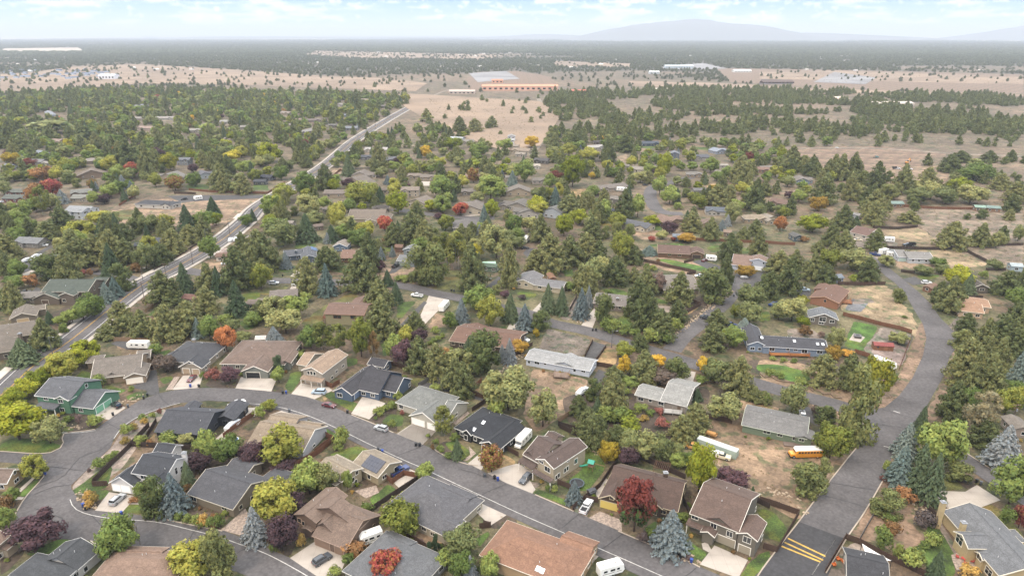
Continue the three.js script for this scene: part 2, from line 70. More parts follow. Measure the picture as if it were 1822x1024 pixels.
// ---------------------------------------------------------------- surveyed layout in metres (x right, z away from the viewer is negative)
const TREES = [["l",-153.0,-182.2,11.9,12.2],["ol",-142.1,-180.1,8.2,7.6],["ly",-163.3,-220.9,10.8,9.0],["l",-164.1,-237.2,7.7,9.0],["l",-164.1,-230.7,7.5,7.1],["l",-167.9,-220.2,6.2,6.3],["l",-168.1,-214.9,6.6,6.7],["l",-168.2,-208.8,6.4,7.0],["l",-168.1,-202.8,6.3,6.4],["l",-169.3,-200.7,4.8,5.4],["s",-148.0,-215.9,4.4,4.7],["s",-133.9,-212.5,2.2,2.3],["s",-143.8,-192.0,2.3,3.1],["s",-133.5,-189.9,3.8,4.2],["sd",-140.5,-192.3,2.6,1.9],["pine",-186.7,-248.0,12.2,8.1],["sp",-186.0,-233.9,10.2,8.3],["s",-188.6,-262.9,4.2,3.1],["pb",-128.8,-227.7,6.3,7.0],["g",-139.7,-241.7,4.4,4.6],["s",-113.0,-222.4,2.7,2.2],["sr",-109.1,-221.9,4.2,4.8],["p",-101.9,-219.5,5.7,5.8],["o",-113.1,-244.9,10.7,6.6],["s",-120.8,-184.8,3.7,3.3],["s",-120.3,-193.3,2.0,2.8],["sy",-120.4,-187.7,2.2,2.8],["sy",-118.9,-191.5,2.0,2.1],["sy",-118.8,-179.8,2.4,2.5],["s",-118.1,-195.0,1.8,1.9],["sr",-116.9,-197.5,1.9,1.5],["s",-105.5,-179.0,4.3,6.2],["ol",-99.8,-179.7,3.3,4.0],["s",-114.0,-179.6,3.1,3.6],["so",-111.1,-179.0,1.9,2.2],["g",-89.0,-170.7,9.5,6.4],["g",-83.1,-169.8,8.6,7.2],["p",-115.4,-134.9,8.8,9.6],["p",-90.4,-167.5,5.5,8.0],["p",-75.9,-168.8,6.6,7.6],["ly",-134.5,-162.2,7.2,5.7],["g",-133.8,-151.4,4.4,3.5],["so",-133.5,-147.8,4.3,4.2],["g",-128.6,-140.8,6.0,4.6],["s",-119.5,-166.9,3.0,3.6],["s",-118.6,-170.6,2.2,3.4],["s",-118.2,-172.9,1.9,2.2],["sd",-121.8,-165.5,1.1,1.1],["sy",-115.1,-153.6,2.2,2.4],["sy",-112.0,-151.2,3.4,2.3],["sy",-112.1,-149.4,2.7,2.1],["juni",-93.2,-147.3,10.6,5.7],["blue",-88.5,-147.9,11.4,6.3],["sp",-89.6,-158.1,8.3,3.6],["s",-101.5,-154.6,3.6,3.6],["so",-101.4,-152.1,1.5,2.7],["so",-99.6,-152.5,1.3,2.0],["s",-86.5,-144.8,2.1,2.3],["s",-83.7,-143.7,2.4,2.2],["s",-80.7,-142.3,3.0,2.6],["sy",-78.6,-142.0,3.5,2.6],["s",-76.5,-141.5,3.0,2.6],["s",-74.9,-142.0,3.7,2.8],["so",-77.3,-144.7,1.8,1.5],["sr",-75.7,-140.9,2.2,1.5],["s",-79.0,-141.4,2.2,1.5],["g",-94.0,-131.5,10.9,8.4],["ly",-93.6,-134.9,7.9,2.5],["bare",-91.1,-134.6,6.5,2.8],["ly",-74.2,-126.0,8.0,9.5],["juni",-67.5,-124.7,12.5,5.5],["blue",-63.6,-136.9,9.7,5.4],["p",-81.1,-127.1,2.7,3.4],["s",-82.4,-129.7,2.1,1.7],["s",-75.1,-146.4,1.6,2.1],["so",-89.2,-156.7,2.5,2.0],["ly",-67.1,-169.0,11.6,10.2],["p",-74.3,-169.0,6.7,4.9],["p",-64.9,-164.0,4.2,6.2],["s",-51.8,-178.9,6.4,4.9],["s",-52.5,-176.5,2.3,2.7],["g",-55.5,-155.6,9.4,7.9],["juni",-50.5,-155.5,8.6,6.0],["g",-45.1,-156.1,7.0,2.5],["ly",-61.0,-144.2,11.5,10.1],["p",-56.6,-145.3,7.6,5.7],["p",-55.7,-133.8,9.2,6.4],["sy",-51.9,-134.9,3.6,2.1],["s",-58.0,-133.4,2.7,1.8],["g",-24.3,-161.9,4.8,4.5],["s",-26.3,-183.2,1.3,1.4],["ly",-27.6,-139.3,8.7,8.4],["ol",-12.2,-132.0,7.5,7.4],["cyp",-19.7,-131.9,4.0,1.6],["cyp",-18.3,-131.9,5.9,1.6],["s",-16.0,-128.0,4.8,4.8],["g",-11.6,-124.4,7.0,5.0],["blue",-9.6,-124.5,6.3,3.0],["g",-4.9,-124.8,6.1,4.4],["ro",-28.6,-123.8,7.8,6.3],["so",-38.1,-132.1,3.8,5.3],["s",-38.6,-128.1,3.9,2.7],["s",-41.1,-124.9,2.6,3.0],["rb",-5.9,-165.3,8.2,5.8],["sp",-16.2,-172.0,6.5,3.4],["s",-21.7,-175.7,2.0,2.7],["s",-23.5,-180.2,1.4,2.0],["s",-17.6,-181.2,2.9,2.7],["s",-19.0,-172.2,1.6,2.6],["s",-14.5,-172.2,1.6,2.6],["so",-24.0,-176.2,2.0,1.3],["s",-38.1,-147.7,3.0,3.4],["blue",16.7,-151.8,6.6,3.9],["rg",30.9,-140.4,14.8,8.4],["blue",38.5,-134.1,10.9,7.8],["y",28.2,-170.1,6.5,5.1],["p",33.8,-168.7,5.4,5.5],["l",51.3,-156.3,14.6,6.8],["p",60.3,-157.7,5.8,7.6],["sp",64.9,-153.2,4.0,1.9],["s",11.9,-156.4,2.0,2.0],["s",43.9,-144.0,2.8,3.0],["ol",35.4,-173.7,8.1,6.5],["ol",39.4,-172.0,8.2,7.3],["ol",43.6,-171.1,7.8,6.4],["ol",48.5,-173.0,4.6,4.8],["g",48.0,-167.9,4.1,4.6],["g",51.6,-167.4,4.9,4.0],["pine",24.3,-179.0,9.8,6.7],["pine",32.0,-180.1,6.1,5.8],["s",34.7,-138.3,2.5,2.9],["sd",42.3,-130.4,1.4,1.7],["sd",32.3,-136.7,2.9,2.5],["s",9.9,-156.7,1.8,1.4],["pine",28.5,-180.4,3.9,4.5],["ly",94.3,-172.3,10.5,8.8],["juni",80.4,-155.4,8.6,7.1],["juni",86.9,-160.9,7.4,3.7],["bg",117.4,-173.6,10.6,6.5],["bg",108.4,-160.0,11.7,6.5],["sp",111.8,-157.4,13.9,6.4],["sp",112.2,-151.8,14.5,5.8],["g",122.9,-166.0,15.4,10.9],["juni",125.8,-161.3,5.7,5.7],["blue",142.4,-168.3,12.9,8.5],["g",133.0,-150.9,13.4,8.9],["s",125.7,-141.8,5.9,3.3],["r",129.1,-141.6,6.4,3.5],["juni",98.1,-147.1,6.7,6.3],["sd",104.9,-142.2,4.2,5.0],["s",97.3,-143.7,2.5,3.0],["so",104.8,-151.4,4.8,5.4],["s",90.6,-134.5,6.1,3.9],["so",95.5,-139.2,4.0,4.0],["s",103.3,-135.5,3.1,3.9],["s",93.7,-127.9,5.0,5.5],["s",92.8,-131.0,4.0,2.3],["sp",97.6,-124.3,7.7,3.5],["s",107.9,-165.4,3.3,2.6],["sy",105.9,-125.0,2.9,3.7],["s",101.4,-134.7,1.6,2.8],["sr",104.6,-161.3,1.8,1.6],["blue",-96.3,-251.4,7.5,6.5],["ly",-81.4,-199.9,3.6,4.3],["s",-82.7,-195.0,3.7,3.8],["cyp",-86.8,-226.8,6.7,3.2],["g",-84.2,-219.1,5.6,4.2],["g",-80.7,-248.1,8.7,8.7],["a",-75.0,-246.6,11.2,8.1],["a",-68.8,-244.8,11.4,8.6],["ly",-58.7,-240.2,15.2,8.5],["oy",-53.4,-239.0,10.9,3.9],["p",-41.0,-231.6,10.0,7.1],["g",-44.9,-237.2,9.9,6.7],["pine",-34.7,-229.2,12.9,9.2],["pine",-27.5,-222.8,13.0,8.0],["pine",-19.8,-213.5,12.4,7.7],["pine",-17.0,-209.4,12.2,7.1],["oy",-25.2,-236.2,5.5,5.0],["ol",-1.3,-199.8,14.5,13.6],["ol",-6.2,-202.9,11.2,6.9],["a",-21.2,-184.1,10.1,5.9],["s",-26.9,-212.1,2.9,4.1],["s",-44.0,-196.8,2.9,3.4],["s",-40.5,-200.5,2.7,3.0],["sr",-36.3,-196.6,1.9,1.4],["s",-39.3,-207.0,3.2,3.0],["juni",-10.1,-227.0,16.3,10.3],["sp",-16.2,-238.7,9.2,6.5],["blue",-0.9,-233.9,10.2,4.5],["blue",-3.8,-237.4,6.1,3.1],["s",-4.6,-194.5,6.2,5.7],["s",-42.7,-199.2,2.1,2.4],["s",-38.5,-189.8,2.5,2.3],["s",-81.7,-237.7,3.2,3.4],["ol",9.9,-189.6,12.1,7.9],["juni",28.2,-207.5,7.1,5.0],["pine",22.0,-197.6,6.5,5.3],["sp",28.1,-196.5,6.6,3.4],["pine",23.6,-184.7,9.2,6.8],["pine",27.0,-182.9,7.7,5.0],["s",38.8,-209.8,3.6,4.5],["g",41.6,-216.4,3.5,6.2],["pine",36.2,-216.9,7.3,6.8],["ly",43.9,-239.7,6.3,6.5],["pine",50.5,-246.8,6.4,6.1],["y",41.1,-224.7,7.4,4.3],["pine",48.1,-222.4,10.9,9.5],["y",54.8,-232.0,4.4,5.5],["juni",59.8,-221.3,7.9,6.9],["pb",54.1,-217.9,5.1,7.8],["s",34.2,-192.4,5.2,7.1],["sl",37.6,-187.2,5.1,7.4],["s",30.3,-191.4,6.1,6.1],["sl",37.2,-196.2,3.0,5.3],["s",42.9,-199.1,2.4,4.4],["sr",48.9,-197.5,2.3,2.9],["sr",47.9,-189.1,3.0,4.2],["pine",52.4,-181.5,8.6,7.2],["pine",57.9,-187.2,9.3,7.4],["ol",69.0,-193.7,8.7,9.0],["bare",70.3,-203.2,8.3,4.9],["sp",63.4,-206.3,4.4,3.6],["y",72.3,-227.6,5.4,6.5],["ol",73.2,-219.1,8.5,8.4],["pine",79.6,-212.6,12.8,8.7],["pine",83.1,-205.6,5.4,4.5],["pine",85.9,-204.4,4.4,4.0],["s",68.4,-218.9,2.8,4.7],["yo",3.0,-243.9,5.3,6.3],["s",45.9,-196.9,1.5,2.9],["sy",42.9,-193.3,2.0,2.8],["pine",49.4,-218.0,5.6,4.7],["juni",106.0,-182.7,23.8,9.5],["yl",123.0,-205.2,16.0,8.4],["pine",111.7,-218.3,10.9,9.4],["pine",120.1,-216.1,12.3,8.5],["yo",124.3,-237.3,5.3,5.6],["yo",131.1,-241.1,2.2,4.5],["s",137.3,-218.8,3.7,3.9],["ol",92.9,-197.8,10.7,7.2],["g",86.2,-204.8,3.8,3.6],["juni",101.6,-192.2,5.8,5.6],["pb",100.3,-197.1,3.0,2.6],["pine",182.4,-238.9,15.8,8.4],["pine",162.3,-218.1,16.9,11.0],["pine",165.7,-210.6,14.9,9.4],["pine",193.6,-245.5,14.2,9.8],["pine",196.2,-240.1,11.0,7.9],["bg",180.1,-215.6,15.3,6.7],["pine",143.6,-194.2,13.2,7.1],["g",147.9,-194.9,10.7,6.2],["apb",145.5,-183.0,15.8,9.9],["ly",163.0,-196.8,9.1,6.7],["ly",170.8,-201.1,7.5,5.4],["g",174.0,-210.1,5.2,6.1],["sp",127.3,-183.7,10.3,4.5],["pine",144.1,-179.5,8.8,7.6],["s",95.1,-224.5,2.5,3.2],["s",98.3,-222.8,1.9,3.2],["s",104.1,-217.5,2.4,4.7],["s",100.7,-237.0,1.4,2.8],["s",104.4,-235.8,1.7,2.8],["s",108.3,-235.1,1.7,2.8],["pine",181.0,-241.9,9.6,6.8],["pine",-280.9,-361.3,14.0,12.1],["pine",-281.4,-398.1,11.6,13.2],["pine",-289.5,-424.1,14.1,13.0],["pine",-235.8,-350.6,19.5,16.5],["juni",-238.9,-330.2,12.3,11.5],["ly",-263.5,-402.9,10.7,16.9],["ly",-269.3,-433.7,9.8,15.2],["sp",-249.6,-400.3,12.8,8.4],["pine",-219.2,-356.1,17.9,12.0],["sp",-213.3,-344.0,14.3,7.7],["pine",-211.1,-355.9,13.1,10.4],["pine",-236.5,-400.7,10.0,10.2],["juni",-237.2,-413.9,10.1,7.3],["ol",-229.2,-416.2,11.4,10.5],["pine",-218.2,-413.3,10.3,9.1],["sp",-206.7,-420.2,16.5,10.2],["g",-198.7,-426.5,11.6,10.8],["l",-195.0,-435.7,7.9,7.6],["sp",-208.6,-464.3,12.0,7.6],["pine",-194.2,-374.4,13.7,10.8],["pine",-193.9,-394.4,10.8,9.6],["pine",-192.8,-355.9,10.7,10.4],["ol",-195.7,-345.8,13.7,10.1],["g",-169.7,-365.4,12.0,9.0],["blue",-229.3,-336.5,5.5,4.5],["r",-224.4,-333.4,3.8,5.9],["so",-199.7,-340.8,4.9,6.9],["sp",-203.9,-322.9,9.3,6.2],["juni",-192.0,-315.0,12.7,9.3],["bg",-189.7,-304.7,9.6,6.2],["bg",-189.6,-297.2,9.4,6.1],["g",-186.4,-281.0,9.9,9.1],["g",-188.6,-276.5,8.3,7.7],["g",-191.7,-273.7,6.0,6.3],["g",-194.5,-270.9,4.4,5.0],["sp",-201.1,-273.0,5.6,3.8],["so",-240.7,-318.9,6.1,7.6],["g",-252.0,-323.7,3.6,8.1],["pine",-231.2,-290.5,9.1,10.0],["sp",-188.0,-250.1,11.3,8.8],["sp",-188.4,-237.0,8.5,8.4],["sp",-189.7,-264.1,4.0,2.9],["pine",-161.8,-294.5,15.4,12.8],["sp",-158.4,-309.4,14.9,7.9],["pine",-147.9,-311.2,14.0,10.6],["sp",-141.1,-306.7,14.0,6.3],["pine",-135.5,-315.7,20.6,14.0],["pine",-138.0,-354.1,18.5,15.1],["ly",-123.5,-314.2,12.2,7.5],["sp",-122.7,-281.8,15.8,8.4],["pine",-137.8,-285.3,11.7,9.8],["pine",-153.7,-259.2,11.3,8.5],["pine",-166.5,-266.7,12.1,9.3],["pine",-167.6,-257.6,6.1,7.5],["pine",-141.6,-255.8,14.6,10.1],["pine",-134.6,-260.3,14.7,11.5],["g",-124.1,-255.4,10.3,7.7],["bg",-130.0,-258.0,8.5,4.8],["ol",-118.3,-263.6,5.5,6.1],["g",-111.3,-269.9,6.2,6.9],["s",-125.2,-273.3,4.1,6.3],["ol",-110.2,-254.9,4.1,6.0],["ol",-164.2,-265.9,7.9,6.2],["g",-174.0,-433.1,7.1,7.6],["sp",-174.0,-445.1,8.5,4.1],["sy",-227.1,-331.1,2.2,2.7],["pb",-220.0,-340.9,1.6,3.1],["so",-219.4,-334.5,3.8,3.0],["pine",-132.0,-344.2,19.7,13.9],["ol",-135.5,-387.6,14.4,16.3],["sp",-124.2,-397.8,16.6,11.4],["sp",-109.1,-397.2,10.0,7.9],["blue",-111.0,-394.4,6.3,4.4],["ly",-111.1,-422.2,16.5,8.8],["g",-91.4,-388.5,9.7,11.2],["ly",-90.8,-406.6,9.8,10.8],["so",-73.9,-394.0,6.4,7.4],["pine",-60.5,-392.0,18.5,13.0],["pine",-51.1,-385.8,15.7,11.1],["ro",-81.4,-422.0,9.0,8.3],["ly",-42.4,-422.4,9.8,9.3],["pine",-30.9,-403.4,9.2,8.0],["pine",-24.9,-406.4,9.3,7.2],["blue",-19.9,-406.1,8.0,5.4],["ol",-8.7,-365.0,17.9,14.7],["yl",-20.8,-362.3,8.7,7.7],["a",-30.1,-346.4,19.9,11.7],["a",-35.0,-349.4,18.6,10.2],["a",-40.5,-352.9,15.6,9.5],["juni",-46.6,-323.6,18.9,11.0],["juni",-39.1,-321.5,20.3,10.9],["pine",-19.8,-315.4,22.2,11.8],["pine",-1.2,-319.1,21.8,8.7],["blue",-121.2,-347.0,8.9,5.4],["pine",-99.2,-346.3,11.9,12.0],["pine",-99.5,-311.3,16.9,11.0],["bg",-88.9,-306.9,15.1,7.7],["pine",-73.9,-313.8,19.0,14.6],["pine",-75.0,-341.4,20.5,10.7],["p",-69.7,-342.2,6.0,4.8],["sp",-62.2,-320.6,7.8,5.1],["pine",-60.5,-287.2,14.5,10.9],["sp",-54.1,-297.1,10.2,5.4],["pine",-53.5,-258.9,16.5,11.8],["ly",-124.1,-316.8,11.4,9.0],["ol",-104.1,-277.3,10.0,10.6],["g",-96.6,-280.2,9.5,9.4],["ol",-95.0,-262.4,10.0,12.2],["pine",-110.8,-278.3,8.2,7.4],["pine",-40.7,-262.7,9.2,7.3],["ly",-9.2,-269.9,13.5,9.4],["g",-15.0,-288.0,10.7,12.6],["blue",-21.9,-273.3,10.9,5.7],["sp",-0.5,-276.5,11.7,5.7],["juni",-7.5,-308.2,4.7,3.5],["p",-3.3,-303.3,3.5,4.1],["s",-26.5,-267.1,7.4,6.2],["p",-37.6,-252.1,6.0,5.9],["ly",-42.9,-252.0,7.3,5.6],["s",-96.5,-298.0,4.8,5.1],["s",-54.5,-327.3,3.2,6.7],["s",-58.3,-328.0,2.1,4.4],["s",-28.7,-257.7,2.2,2.4],["s",-30.2,-254.9,2.2,2.4],["s",-31.7,-252.8,2.1,2.4],["s",-33.0,-250.7,2.1,2.3],["s",-32.1,-261.5,3.1,3.6],["sp",16.2,-284.8,13.3,6.2],["sp",22.3,-283.1,12.6,5.5],["blue",30.6,-278.2,13.7,6.4],["blue",35.2,-291.5,10.1,4.0],["juni",40.0,-273.4,12.8,7.0],["blue",5.4,-264.6,11.7,6.8],["juni",11.9,-265.6,8.3,6.8],["sp",-0.8,-274.9,12.2,6.3],["pine",19.8,-342.0,19.6,14.6],["pine",12.1,-343.5,11.2,9.3],["pine",31.5,-353.8,15.4,13.1],["pine",41.7,-361.3,14.8,12.1],["pine",47.8,-358.2,11.6,9.2],["pine",51.6,-322.5,14.0,10.6],["pine",66.6,-355.6,9.9,8.8],["ly",60.7,-358.4,16.5,10.8],["ol",40.1,-317.5,14.1,11.2],["pine",34.5,-319.0,11.4,8.3],["pine",61.9,-327.3,7.1,6.7],["pine",64.1,-307.0,13.9,8.7],["pb",70.3,-310.0,10.0,6.7],["pine",55.5,-281.1,16.7,9.7],["pine",56.6,-266.1,18.2,10.5],["pine",60.6,-255.0,13.0,9.5],["pine",78.3,-296.0,14.9,10.5],["juni",93.8,-298.0,15.6,11.9],["pine",105.6,-318.7,16.7,6.5],["pine",72.2,-275.0,9.5,7.0],["s",69.1,-264.0,6.0,5.5],["s",39.7,-264.0,6.0,5.5],["s",43.8,-262.5,6.3,5.8],["s",47.6,-259.5,5.3,4.8],["s",50.7,-256.5,4.7,4.2],["s",57.1,-252.6,6.4,6.5],["s",61.5,-252.5,5.8,5.9],["ol",109.8,-290.8,10.4,10.7],["ol",103.3,-272.8,9.7,8.8],["pine",87.4,-268.1,8.3,7.8],["bg",97.5,-262.6,6.6,6.7],["ly",98.7,-278.4,6.1,3.5],["pine",79.9,-247.4,10.6,9.0],["g",88.6,-249.4,8.4,8.5],["yl",83.7,-248.4,7.0,2.4],["pine",120.7,-360.9,15.0,9.7],["juni",127.3,-368.0,9.6,4.8],["pine",139.4,-368.5,15.3,8.2],["yo",105.1,-396.8,5.2,9.7],["r",84.8,-398.4,2.9,4.0],["r",97.9,-398.0,2.5,3.1],["ol",92.3,-402.8,4.8,7.1],["p",99.5,-415.6,7.8,9.2],["l",92.0,-433.6,6.9,8.6],["juni",64.4,-407.0,9.2,5.2],["juni",57.7,-403.7,8.2,4.3],["juni",71.9,-403.1,9.3,6.2],["l",32.3,-409.4,13.1,9.9],["l",44.8,-437.0,10.0,10.5],["g",62.3,-447.3,13.4,8.8],["pine",17.4,-397.6,16.2,10.6],["pine",48.8,-404.0,12.7,11.1],["ly",18.8,-458.8,9.7,11.0],["g",0.7,-412.5,12.4,9.5],["ol",3.2,-384.5,6.5,8.5],["pine",114.4,-420.3,12.2,11.1],["pine",121.0,-400.5,13.6,9.3],["blue",134.7,-423.6,6.7,4.7],["ol",146.2,-440.0,14.1,9.2],["pine",152.1,-411.5,9.8,8.2],["yo",120.8,-333.6,5.7,8.3],["bg",78.5,-372.1,4.9,8.3],["s",72.0,-345.8,3.2,3.9],["s",75.0,-343.4,3.2,3.9],["sd",4.6,-301.1,2.5,3.6],["g",28.3,-313.8,4.2,4.3],["juni",122.8,-306.9,10.3,7.7],["y",10.1,-258.2,3.6,2.5],["so",80.7,-358.4,1.6,2.4],["s",46.2,-309.3,2.0,4.2],["pine",141.7,-401.7,7.9,7.1],["pine",134.3,-309.1,17.6,9.8],["pine",122.6,-303.0,13.1,7.6],["pine",140.3,-339.1,11.8,11.1],["pine",151.3,-345.7,10.5,8.1],["pine",154.0,-329.8,13.9,9.3],["ly",169.1,-345.7,10.5,9.7],["pine",187.5,-369.1,14.3,11.9],["pine",189.3,-388.3,13.3,9.0],["ol",183.6,-345.1,10.7,14.7],["pine",181.2,-327.6,11.6,9.2],["pine",176.6,-376.5,6.2,6.5],["juni",181.2,-297.6,6.4,4.8],["l",190.5,-418.2,10.9,15.2],["o",171.4,-421.6,9.1,7.4],["pine",212.4,-381.2,11.8,9.3],["pine",239.0,-438.2,14.5,12.5],["pine",265.6,-442.8,7.5,11.6],["pine",257.8,-383.4,15.5,14.0],["pine",276.8,-386.4,13.8,9.9],["ol",285.2,-384.9,9.0,7.5],["juni",309.3,-450.8,4.0,3.9],["juni",320.7,-453.2,6.0,5.9],["pine",336.1,-448.2,7.2,6.1],["ol",307.4,-398.4,9.7,6.2],["g",230.7,-350.2,4.6,7.1],["ol",202.5,-350.2,5.9,7.1],["l",222.3,-318.6,10.0,11.2],["sp",219.2,-306.7,10.4,6.3],["ol",215.1,-336.4,4.7,8.0],["ol",225.2,-338.2,5.0,6.5],["pine",199.0,-288.0,15.6,10.9],["pine",200.4,-297.3,10.1,6.8],["ol",258.1,-345.4,5.0,7.0],["pine",238.5,-307.4,11.6,11.2],["pine",249.7,-313.4,10.3,7.5],["g",231.5,-290.2,9.9,8.6],["pine",191.3,-263.1,8.4,6.7],["s",243.2,-331.9,3.9,4.1],["pine",157.0,-321.1,10.7,8.4],["sl",172.8,-325.4,3.8,4.0],["yl",134.0,-292.6,4.7,5.0],["ol",122.8,-275.7,9.9,10.5],["ol",117.3,-276.4,7.6,7.3],["l",125.3,-269.3,4.4,4.9],["so",122.0,-259.5,4.7,5.0],["pb",128.4,-258.2,2.3,2.5],["ol",129.6,-248.0,8.4,5.8],["ol",156.9,-252.3,4.6,6.5],["pine",212.2,-425.5,11.9,11.2],["so",177.2,-396.7,3.4,5.3],["s",174.1,-278.8,1.1,2.2],["y",-482.7,-660.5,10.5,14.0],["r",-447.5,-629.6,10.2,12.1],["ro",-335.8,-599.3,12.2,10.2],["yl",-315.4,-628.3,15.0,13.4],["r",-356.2,-520.9,12.7,12.4],["so",-355.5,-497.6,14.2,10.8],["p",-353.1,-683.8,11.7,13.0],["rb",-413.9,-712.9,7.9,9.0],["ly",-362.0,-614.3,14.7,13.1],["ly",-398.0,-606.7,14.7,11.7],["pine",-351.9,-625.1,27.3,20.0],["pine",-320.2,-596.3,27.8,12.7],["a",-325.3,-461.6,19.7,10.1],["rb",-270.8,-541.8,10.8,12.8],["blue",-334.2,-497.1,9.9,8.6],["pine",-211.0,-528.2,14.6,10.3],["pine",-234.4,-544.0,20.8,17.0],["p",-301.8,-495.1,7.1,8.6],["y",-320.1,-540.2,3.5,7.0],["ol",-583.4,-874.0,16.3,43.9],["o",-652.9,-1001.5,7.6,8.3],["g",-383.1,-871.6,13.0,18.2],["yl",-275.1,-675.0,10.2,15.7],["sp",-207.9,-462.5,12.4,8.1],["blue",-315.7,-547.3,10.9,7.7],["blue",-297.5,-526.0,10.5,7.4],["g",-441.7,-762.1,13.7,17.7],["r",-671.4,-1337.1,10.7,11.0],["yl",-480.8,-746.0,11.3,9.4],["ly",-425.9,-579.4,8.3,13.7],["so",-399.7,-575.3,12.8,16.0],["ly",-387.8,-577.9,12.3,11.1],["pine",-518.8,-726.6,15.6,21.5],["pine",-490.8,-796.7,18.8,18.4],["g",-333.1,-452.2,11.8,10.9],["pine",-330.8,-430.5,11.1,9.4],["g",-299.3,-661.1,12.4,12.6],["l",-310.6,-747.2,11.1,11.0],["y",-87.3,-696.5,11.9,10.6],["l",-236.6,-668.9,18.2,18.5],["r",-228.3,-759.2,9.4,7.2],["ly",-163.2,-731.5,11.9,9.3],["sp",-145.0,-602.2,18.1,10.3],["pine",-121.9,-623.3,25.0,13.3],["l",-80.1,-467.2,15.4,13.2],["g",-53.5,-519.2,15.8,18.5],["g",-16.1,-505.4,19.1,19.7],["ro",-35.4,-461.2,8.6,9.1],["rb",-32.8,-573.4,11.9,8.6],["l",-13.7,-457.6,11.5,10.0],["bg",-18.2,-431.8,13.7,6.6],["ly",-110.6,-486.4,17.5,18.0],["g",-115.2,-469.4,9.8,9.2],["p",-134.1,-550.9,7.8,9.5],["p",-62.9,-597.7,7.4,7.7],["p",-50.1,-451.8,3.8,5.9],["sl",-39.1,-640.3,7.7,23.2],["ly",-115.9,-442.2,13.1,9.7],["o",-88.2,-591.6,3.5,5.1],["pine",-151.2,-545.8,19.3,12.9],["g",-160.8,-521.8,18.1,14.1],["ly",-170.8,-503.4,12.9,15.8],["ol",-140.0,-455.8,15.9,14.4],["g",-165.8,-458.6,14.3,12.0],["a",-157.4,-455.7,13.9,6.0],["l",-56.4,-474.1,7.7,10.3],["g",-48.7,-468.3,11.6,11.2],["sp",-98.5,-501.6,11.2,7.6],["bg",0.3,-553.1,13.3,8.3],["y",-473.8,-1349.9,12.3,13.9],["y",-252.7,-1112.8,8.7,11.5],["o",-233.9,-1101.9,9.8,7.3],["ly",-196.9,-1297.8,16.4,18.7],["blue",-104.1,-565.7,7.3,6.1],["g",-33.9,-704.8,12.8,16.4],["l",-64.5,-752.0,12.0,17.4],["g",-7.4,-740.9,12.0,15.6],["pine",-122.5,-1003.5,17.4,16.7],["pine",-67.7,-894.7,18.4,15.0],["pine",-48.1,-895.4,15.6,16.8],["pine",-26.8,-937.7,14.6,13.7],["y",21.3,-764.8,11.8,14.5],["ly",58.6,-706.1,12.6,11.9],["l",49.8,-554.9,24.7,16.7],["r",35.7,-568.9,10.3,11.0],["g",30.3,-547.8,12.0,8.8],["l",134.3,-600.1,19.7,11.5],["g",10.8,-577.0,17.4,14.8],["r",232.0,-669.7,9.7,7.8],["bg",-0.3,-552.9,11.0,7.7],["l",18.0,-464.7,11.9,12.2],["bg",31.8,-492.3,13.1,7.5],["ly",35.7,-512.9,12.1,6.7],["pine",39.6,-456.2,14.8,16.4],["pine",62.8,-451.0,13.0,9.9],["pine",77.2,-455.1,19.1,10.9],["g",86.6,-457.4,14.6,9.5],["pine",94.3,-676.1,21.3,12.9],["ly",135.9,-498.9,7.4,7.0],["g",62.5,-519.1,8.5,9.0],["juni",98.2,-552.2,9.9,4.7],["pine",115.3,-570.5,10.0,8.6],["pine",149.4,-489.1,14.9,13.8],["pine",193.5,-572.3,21.8,16.0],["pine",173.6,-475.7,21.8,11.9],["g",115.2,-524.8,14.2,10.2],["g",116.6,-494.5,11.6,11.8],["ly",77.5,-680.1,12.2,17.3],["g",179.9,-616.9,13.0,11.8],["s",119.4,-478.8,5.0,6.2],["pine",160.7,-495.0,13.6,9.7],["pine",142.9,-555.6,8.0,7.2],["pine",47.8,-763.5,15.1,14.5],["pine",71.2,-773.9,13.7,14.7],["pine",120.5,-734.6,17.5,17.1],["pine",283.7,-583.9,21.1,13.8],["pine",295.1,-586.7,21.9,12.6],["pine",294.7,-545.8,21.6,12.9],["pine",255.5,-506.9,19.9,10.4],["pine",230.3,-494.1,21.3,16.1],["pine",308.7,-532.5,21.7,13.2],["pine",336.0,-546.1,16.9,14.1],["juni",287.2,-511.9,10.6,11.1],["l",356.2,-535.1,11.0,15.0],["ol",340.8,-497.8,13.0,18.3],["ol",321.2,-495.6,11.4,14.0],["ol",300.3,-496.7,11.1,16.1],["ol",318.9,-510.3,12.6,15.5],["pine",247.7,-455.7,18.0,13.9],["pine",262.3,-638.6,20.0,17.0],["pine",265.1,-602.5,15.5,11.6],["pine",213.1,-425.5,15.2,10.8],["yo",217.7,-474.3,9.7,10.8],["sp",224.4,-431.6,7.0,5.7],["g",403.2,-583.1,13.8,20.0],["g",390.6,-580.8,10.5,16.2],["pine",398.2,-620.5,15.0,15.9],["pine",441.0,-672.8,10.6,15.7],["pine",469.0,-672.0,10.7,12.8],["pine",495.2,-679.0,10.3,8.6],["pine",284.4,-599.5,18.5,12.8],["juni",289.0,-558.5,12.3,7.2],["juni",322.4,-578.9,8.4,6.2],["pine",375.1,-500.6,14.6,14.1],["pine",354.1,-473.0,12.1,9.3],["pine",268.9,-476.5,7.1,5.7],["pine",395.7,-545.8,12.3,12.9]];
